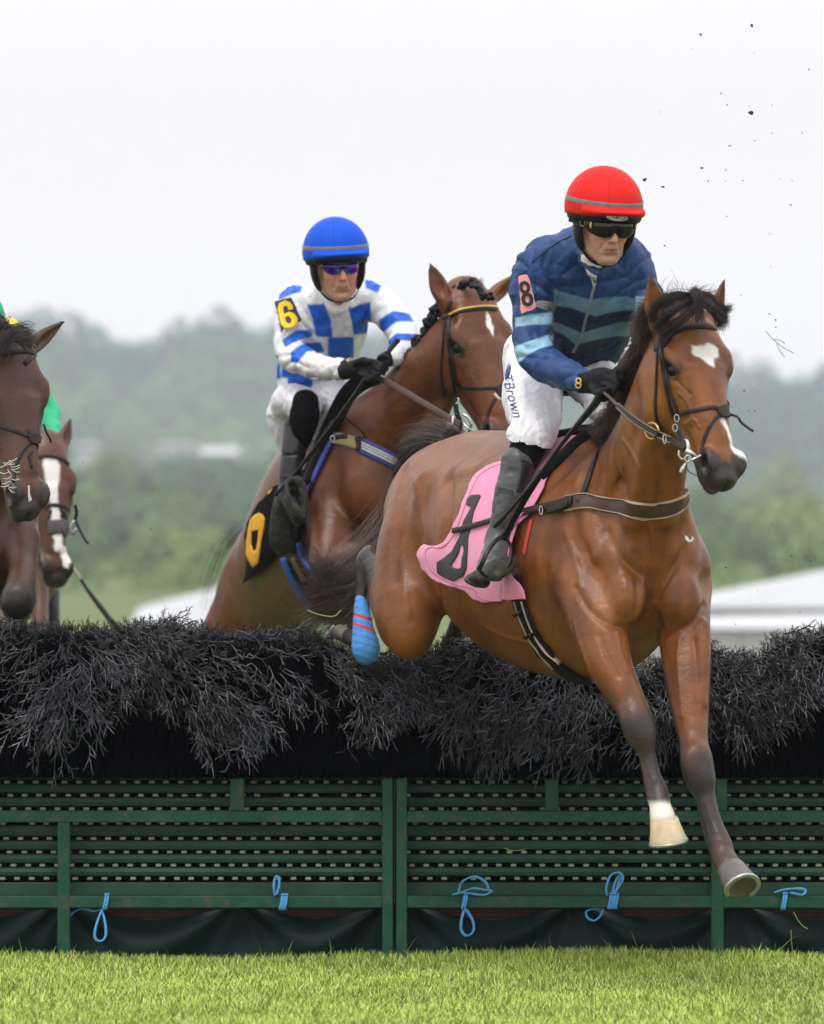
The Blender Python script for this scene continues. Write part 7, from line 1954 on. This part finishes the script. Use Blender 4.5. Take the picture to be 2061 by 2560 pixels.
# ================================================================== turf and bark flying in the air
M_clod = mat('turf_clod', (.020, .018, .013), rough=.9, var=.4, vscale=60)
rgd = np.random.default_rng(77)
named = [(1612, 449, 5, 'largest dark clod in the air right of the red cap'), (1658, 468, 4, 'dark clod in the air a little right of and below the largest one'), (1878, 282, 5, 'dark clod high in the air towards the right, biggest of its cluster'),
         (1880, 64, 3.5, 'dark clod highest of all near the top edge'), (1753, 86, 3.5, 'dark clod near the top edge, left of the highest one'), (1755, 420, 3.5, 'dark clod in the air above the right ear of the leading bay')]
spots = [(1732, 122), (1886, 133), (2023, 174), (1803, 233), (1650, 280), (1818, 262), (1874, 265), (1930, 263), (1930, 333), (2006, 332), (1825, 365), (1887, 352), (1771, 452), (1815, 425), (1814, 452), (1857, 452), (1981, 452), (1950, 447),
         (1817, 541), (1924, 584), (1978, 512), (1928, 667), (1662, 614), (1852, 737), (1925, 785), (1940, 800), (1940, 818), (1924, 784), (1861, 977), (1888, 1027), (1872, 1028), (1786, 1310), (1815, 1419), (2027, 1403), (2050, 1255), (2000, 1530), (1929, 1310), (1979, 1390), (2045, 1302), (1960, 1590), (208, 1156), (376, 1322), (1839, 1560), (1895, 1475)]
def clod(x, y, r, label):
    Y = rgd.uniform(-2.4, -.6); c = P(x, y, Y); rr = r / S(Y)
    V, F = sphere(c, (rr * rgd.uniform(.8, 1.3), rr * rgd.uniform(.7, 1.1), rr * rgd.uniform(.6, 1.1)), m=9, k=6)
    V = V + (np.stack([vnoise(V, 160, i) for i in range(3)], 1) - .5) * rr * 1.1 - np.array(list(c))
    o = link('turf_clod', raw_mesh('turf_clod', V, F), M_clod); o.location = c
    tag(o, label, 'clod', 'clods of turf flying in the air')
for x, y, r, lb in named: clod(x, y, r, lb)
for x, y in spots: clod(x, y, rgd.uniform(1.2, 2.2), 'tiny dark speck of turf flying in the air')
def twig_obj(name, label, cat, paths, r, m_, grp=None):
    pr = Parts(); c0 = P(*paths[0][0])
    for pts in paths: pr.add(*rope(crom(np.array([list(P(*p)) for p in pts]), 5), r, 6))
    V0 = np.array(list(c0)); pr.V = [v - V0 for v in pr.V]
    o = pr.build(name, m_, None, smooth=True); o.location = c0; tag(o, label, cat, grp)
twig_obj('flying_twig', 'forked dark twig in the air right of the leading horse head', 'twig', [[(1915, 828, -1.6), (1935, 850, -1.6), (1958, 868, -1.6), (1985, 883, -1.6)], [(1932, 848, -1.6), (1955, 852, -1.6), (1962, 860, -1.6)], [(1942, 860, -1.6), (1952, 880, -1.6), (1962, 892, -1.6)]], .0010, M_clod)
M_straw = mat('green_straw', (.35, .40, .10), rough=.7)
twig_obj('grass_stalk', 'curved pale grass stalk in the air left of the blue leg bandage', 'grass stalk', [[(769, 1525, -.5), (790, 1534, -.5), (815, 1540, -.5), (838, 1540, -.5), (852, 1526, -.5)]], .0016, M_straw, 'loose grass stalks')
twig_obj('grass_stalk', 'short curved grass stalk in front of the slats of the right hurdle', 'grass stalk', [[(1262, 2120, -.4), (1278, 2126, -.4), (1296, 2126, -.4), (1313, 2122, -.4)]], .0010, M_straw, 'loose grass stalks')
twig_obj('grass_stalk', 'slanting grass stalk in the air below the right hand hoof', 'grass stalk', [[(1985, 2280, -.4), (1995, 2300, -.4), (2008, 2315, -.4), (2020, 2322, -.4)]], .0012, M_straw, 'loose grass stalks')
twig_obj('grass_stalk', 'upright grass stalk just above the turf near the right edge', 'grass stalk', [[(1978, 2325, -.4), (1979, 2350, -.4), (1982, 2382, -.4)]], .0010, M_straw, 'loose grass stalks')
# ================================================================== wooded hill, houses, marquees
M_leafA = mat('far_foliage', attr=True, rough=.8, spec=.2, var=.15, vscale=.15)
M_trunk = mat('tree_bark', (.10, .075, .055), rough=.9)
M_white = mat('white_canvas', (.50, .51, .53), rough=.6, var=.04, vscale=.3)
M_wall = mat('white_house_wall', (.42, .42, .42), rough=.8, var=.06, vscale=.3)
M_roof = mat('grey_roof', (.38, .36, .36), rough=.7, var=.1, vscale=1)
M_glass = mat('dark_window', (.05, .06, .07), rough=.15)

def crown_cloud(n, rx, rz, seed, lobes=9):
    rg = np.random.default_rng(seed)
    c = rg.normal(0, 1, (lobes, 3)); c /= np.linalg.norm(c, axis=1)[:, None]
    c = c * [rx * .62, rx * .62, rz * .55] * rg.uniform(.5, 1, (lobes, 1)); rr = rg.uniform(.36, .6, lobes) * rx
    k = rg.integers(0, lobes, n)
    d = rg.normal(0, 1, (n, 3)); d /= np.linalg.norm(d, axis=1)[:, None]
    p = c[k] + d * rr[k][:, None] * rg.uniform(.78, 1.06, (n, 1)) * [1, 1, rz / rx]
    nrm = d + rg.normal(0, .45, (n, 3)); nrm /= np.linalg.norm(nrm, axis=1)[:, None]
    u = np.cross(nrm, [0.2, .3, .9]); u /= np.linalg.norm(u, axis=1)[:, None]; v = np.cross(nrm, u)
    s = rg.uniform(.5, 1.1, (n, 1)) * rx * .075
    V = np.stack([p + u * s, p + v * s * .7, p - u * s, p - v * s * .7], 1).reshape(-1, 3)
    return V, np.arange(n * 4).reshape(n, 4), rg.uniform(.8, 1.2, n).repeat(4)
CR = [crown_cloud(2600, 6, 7, i) for i in range(5)]
FAR = 3.4     # the wood stands this many times farther (and larger) than first measured
# hillside under the wood
xs = np.linspace(-850, 850, 30); ys = np.linspace(950, 2800, 30)
GX, GY = np.meshgrid(xs, ys, indexing='ij')
def hill_z(x, y):
    return 9 + 34 * sstep(1200, 1900, y) + 1.5 * np.sin(x * .045) + np.sin(x * .025 + y * .01)
V = np.stack([GX, GY, hill_z(GX, GY)], -1).reshape(-1, 3); a = np.arange(900).reshape(30, 30)
F = np.stack([a[:-1, :-1], a[1:, :-1], a[1:, 1:], a[:-1, 1:]], -1).reshape(-1, 4)
tag(link('hill', raw_mesh('hill', V, F), [mat('hill_grass', (.09, .13, .05), rough=.95)]), kind='structure')
rg = np.random.default_rng(21)
Vs = []; Fs = []; Cs = []; nn = 0
# skyline of the wood, read off the photo: (x, y of tree top)
sk = [(-200, 820), (0, 800), (60, 790), (110, 768), (150, 790), (210, 815), (270, 850), (320, 862), (370, 845), (420, 835), (480, 790), (540, 782), (600, 800), (660, 810),
      (760, 800), (900, 820), (1100, 860), (1300, 880), (1500, 920), (1700, 930), (1800, 915), (1850, 900), (1910, 950), (1960, 935), (2061, 915), (2200, 900)]
def put(px_, top, D, s, dark):
    global nn
    D = D * FAR; s = s * FAR
    p = P(px_, top, D + CAMY)
    T, F, c = CR[rg.integers(5)]
    hgt = 7 * s * .80
    a = rg.uniform(0, 6.28); Rm = np.array([[math.cos(a), -math.sin(a), 0], [math.sin(a), math.cos(a), 0], [0, 0, 1]])
    Vs.append(T @ Rm.T * s + np.array([p.x, p.y, p.z - hgt])); Fs.append(F + nn); nn += len(T); Cs.append(c[:, None] * dark)
for x in range(-160, 2240, 62):
    top = np.interp(x, [q[0] for q in sk], [q[1] for q in sk])
    put(x, top + rg.uniform(-5, 12), 560 + rg.uniform(-30, 40), rg.uniform(.75, 1.0), np.array([.06, .13, .075]) * rg.uniform(.8, 1.25))
for row, (D, base, sc_) in enumerate(((520, 70, .85), (500, 130, .85), (470, 200, .8), (440, 270, .8), (400, 340, .75), (370, 410, .7), (340, 480, .7), (310, 550, .65), (290, 620, .6))):
    for x in range(-160, 2240, 80):
        top = np.interp(x, [q[0] for q in sk], [q[1] for q in sk]) + base + rg.uniform(-35, 35)
        if row in (4,) and 430 < x < 620: continue
        k = vnoise(np.array([[x * .004, row * .9, 0]]), 1.0, 31)[0]
        k = k ** 1.5 * min(1.3, .6 + row * .13); c = np.array([.04, .095, .06]) * (1 - k) + np.array([.30, .44, .12]) * k
        put(x + rg.uniform(-20, 20), top, D + rg.uniform(-20, 20), sc_ * rg.uniform(.8, 1.15), c)
for x in range(60, 760, 46):
    put(x + rg.uniform(-15, 15), 1158 + rg.uniform(-14, 22), 235, .36 * rg.uniform(.8, 1.2), np.array([.09, .15, .07]) * rg.uniform(.8, 1.4))
for x in range(-160, 2240, 46):       # lower belt of brighter trees and bushes running down to the course
    for base, D_, s_ in ((1260, 170, .30), (1350, 130, .24), (1430, 105, .18), (1478, 88, .13)):
        k = vnoise(np.array([[x * .006, base * .01, 3]]), 1.0, 17)[0]
        put(x + rg.uniform(-18, 18), base + rg.uniform(-35, 25), D_, s_ * rg.uniform(.8, 1.25), (np.array([.08, .14, .06]) * (1 - k) + np.array([.26, .36, .09]) * k))
CR0 = CR; CR = [crown_cloud(800, 6, 7, 20 + i) for i in range(5)]      # the wood runs on beyond both edges of the view
for x in list(range(-4200, -200, 170)) + list(range(2280, 6400, 170)):
    for top, D_, s_ in ((850, 560, .95), (1000, 480, .9), (1150, 400, .8), (1300, 320, .7), (1440, 240, .5)):
        put(x + rg.uniform(-50, 50), top + rg.uniform(-40, 40), D_, s_ * 1.25, np.array([.05, .09, .04]) * rg.uniform(.7, 1.8))
CR = CR0
o = link('distant_woodland', raw_mesh('distant_woodland', np.vstack(Vs), np.vstack(Fs), col=np.vstack(Cs), smooth=False), M_leafA)
tag(o, 'hazy wooded hillside rising behind the racecourse', 'woodland', kind='stuff')

def tree(x, top, D, s, colr, label, seed):
    D = D * 2.6; s = s * 2.6
    p = P(x, top, D + CAMY); T, F, c = CR[seed % 5]
    e = empty('broadleaf_tree', (p.x, p.y, 0), label, 'tree', 'trees below the wooded hill')
    zc = p.z - 7 * s
    V = T * s + np.array([p.x, p.y, zc])
    link('crown', raw_mesh('crown', V, F, col=c[:, None] * np.array(colr), smooth=False), M_leafA, e)
    gz = float(ground_z(np.array(p.x), np.array(p.y)))
    st = crom(np.array([[p.x, p.y, gz - 1, .35 * s], [p.x + .2 * s, p.y, gz + (zc - gz) * .5, .26 * s], [p.x - .1 * s, p.y, zc, .18 * s], [p.x + .3 * s, p.y, zc + 3 * s, .07 * s]]), 4)
    pr = Parts(); pr.add(*rope(st[:, :3], st[:, 3], 8))
    for k in range(4):
        q = np.array([p.x, p.y, zc - .5 * s * k]); d = np.array([math.cos(k * 1.7 + seed), math.sin(k * 1.7 + seed), .8]) * 3.2 * s
        pr.add(*rope(crom(np.array([q, q + d * .5 + [0, 0, -.2], q + d]), 4), np.linspace(.12, .04, 9) * s, 6))
    pr.build('trunk', M_trunk, e, smooth=True)
GA, GB, GC = (.17, .26, .055), (.10, .17, .06), (.21, .27, .07)
for i, (x, top, D, s, c, lb) in enumerate([
        (230, 1220, 250, .42, GC, 'bright yellow green tree right of the white blazed horse'),
        (330, 1330, 240, .46, GA, 'light green round tree above the left marquee'),
        (290, 1110, 300, .34, GA, 'tall pale green tree beside the distant white houses'),
        (440, 1160, 290, .42, GB, 'dull green tree standing in front of the distant white houses'),
        (610, 1170, 290, .36, GB, 'dull green tree right of the largest distant white house'),
        (480, 1330, 260, .40, GB, 'mid green tree left of the black number cloth'),
        (570, 1300, 235, .38, GA, 'light green tree just behind the rump of the number six horse'),
        (1880, 1320, 250, .5, GB, 'mid green tree right of the leading horse chest'),
        (2010, 1350, 240, .45, GA, 'light green tree at the right edge above the marquee'),
        (1800, 1370, 260, .3, GA, 'small green tree just beside the chest of the leading horse'),
        (1940, 1130, 330, .5, GC, 'yellow green tree part way up the slope at right')]):
    tree(x, top, D, s, c, lb, i)

def house(x0, x1, y0, y1, D, label, roofm):
    a = P(x0, y1, D + CAMY); b = P(x1, y0, D + CAMY)
    t = empty('house', ((a.x + b.x) / 2, a.y, a.z), label, 'house', 'far white houses below the wood')
    wz = a.z + (b.z - a.z) * .62; d = 8
    pr = Parts(); pr.box((a.x, a.y, a.z - 6), (b.x, a.y + d, wz)); pr.build('wall', M_wall, t)
    pr = Parts(); o_ = .4
    V = [(a.x - o_, a.y - o_, wz), (b.x + o_, a.y - o_, wz), (b.x + o_, a.y + d + o_, wz), (a.x - o_, a.y + d + o_, wz), (a.x - o_, a.y + d / 2, b.z), (b.x + o_, a.y + d / 2, b.z)]
    pr.add(V, [np.array([(0, 1, 5, 4), (2, 3, 4, 5), (3, 2, 1, 0)]), np.array([(0, 4, 3), (1, 2, 5)])]); pr.build('roof', roofm, t)
    for k in range(3):
        xx = a.x + (b.x - a.x) * (k + .7) / 3.6
        pr = Parts(); pr.box((xx - .4, a.y - .05, a.z + (wz - a.z) * .35), (xx + .4, a.y + .03, a.z + (wz - a.z) * .8)); pr.build('window', M_glass, t)
house(505, 590, 1116, 1168, 900, 'far white house with a pale roof left of the boot of the blue capped jockey', M_white)
house(395, 480, 1108, 1132, 930, 'smaller far white house further left among trees', M_roof)
house(190, 240, 1108, 1132, 960, 'far white house just above the ear of the white blazed horse', M_wall)

def marquee(x0, x1, yl, yr, yb, D, label):
    """long white tent; its eave line rises from yl at x0 to yr at x1 as it comes nearer"""
    a = P(x0, yl, D + CAMY); b = P(x1, yr, D + CAMY - 12)
    gz = 0.0
    t = empty('marquee', ((a.x + b.x) / 2, a.y, 0), label, 'tent', 'white marquees behind the course')
    A = np.array([a.x, a.y]); B = np.array([b.x, b.y]); n = np.array([0, 7.0])
    wz = P(CX, yb, D + CAMY).z
    pr = Parts()
    V = [(*A, gz), (*B, gz), (*(B + n), gz), (*(A + n), gz), (*A, wz), (*B, wz), (*(B + n), wz), (*(A + n), wz)]
    pr.add(V, np.array([(0, 1, 5, 4), (1, 2, 6, 5), (2, 3, 7, 6), (3, 0, 4, 7)])); pr.build('wall', M_wall, t)
    pr = Parts(); e = np.array([0, .3])
    V = [(*(A - e), wz), (*(B - e), wz), (*(B + n + e), wz), (*(A + n + e), wz), (*(A + n / 2), a.z), (*(B + n / 2), b.z)]
    pr.add(V, [np.array([(0, 1, 5, 4), (2, 3, 4, 5)]), np.array([(0, 4, 3), (1, 2, 5)])]); pr.build('roof', M_white, t)
    for k in range(7):
        q = A + (B - A) * k / 6; pr = Parts(); pr.box((q[0] - .06, q[1] - .1, gz), (q[0] + .06, q[1] - .02, wz)); pr.build('frame_post', M_roof, t)
marquee(330, 640, 1520, 1440, 1560, 150, 'white marquee roof behind the left hurdle')
marquee(1700, 2300, 1500, 1380, 1520, 140, 'long white marquee at the right behind the hurdle')
marquee(1650, 2300, 1545, 1530, 1570, 110, 'lower white tent in front of the long marquee at right')
# ================================================================== summer haze
hv = bpy.data.materials.new('haze_air'); hv.use_nodes = True
hn = hv.node_tree; hn.nodes.clear()
ho = hn.nodes.new('ShaderNodeOutputMaterial'); pv = hn.nodes.new('ShaderNodeVolumePrincipled')
pv.inputs['Color'].default_value = (.77, .87, .97, 1); pv.inputs['Density'].default_value = .00036
pv.inputs['Anisotropy'].default_value = .1
hn.links.new(pv.outputs[0], ho.inputs['Volume'])
pr = Parts(); pr.box((-900, -60, -1.5), (900, 3000, 125))
hz = pr.build('haze', hv); tag(hz, kind='stuff')
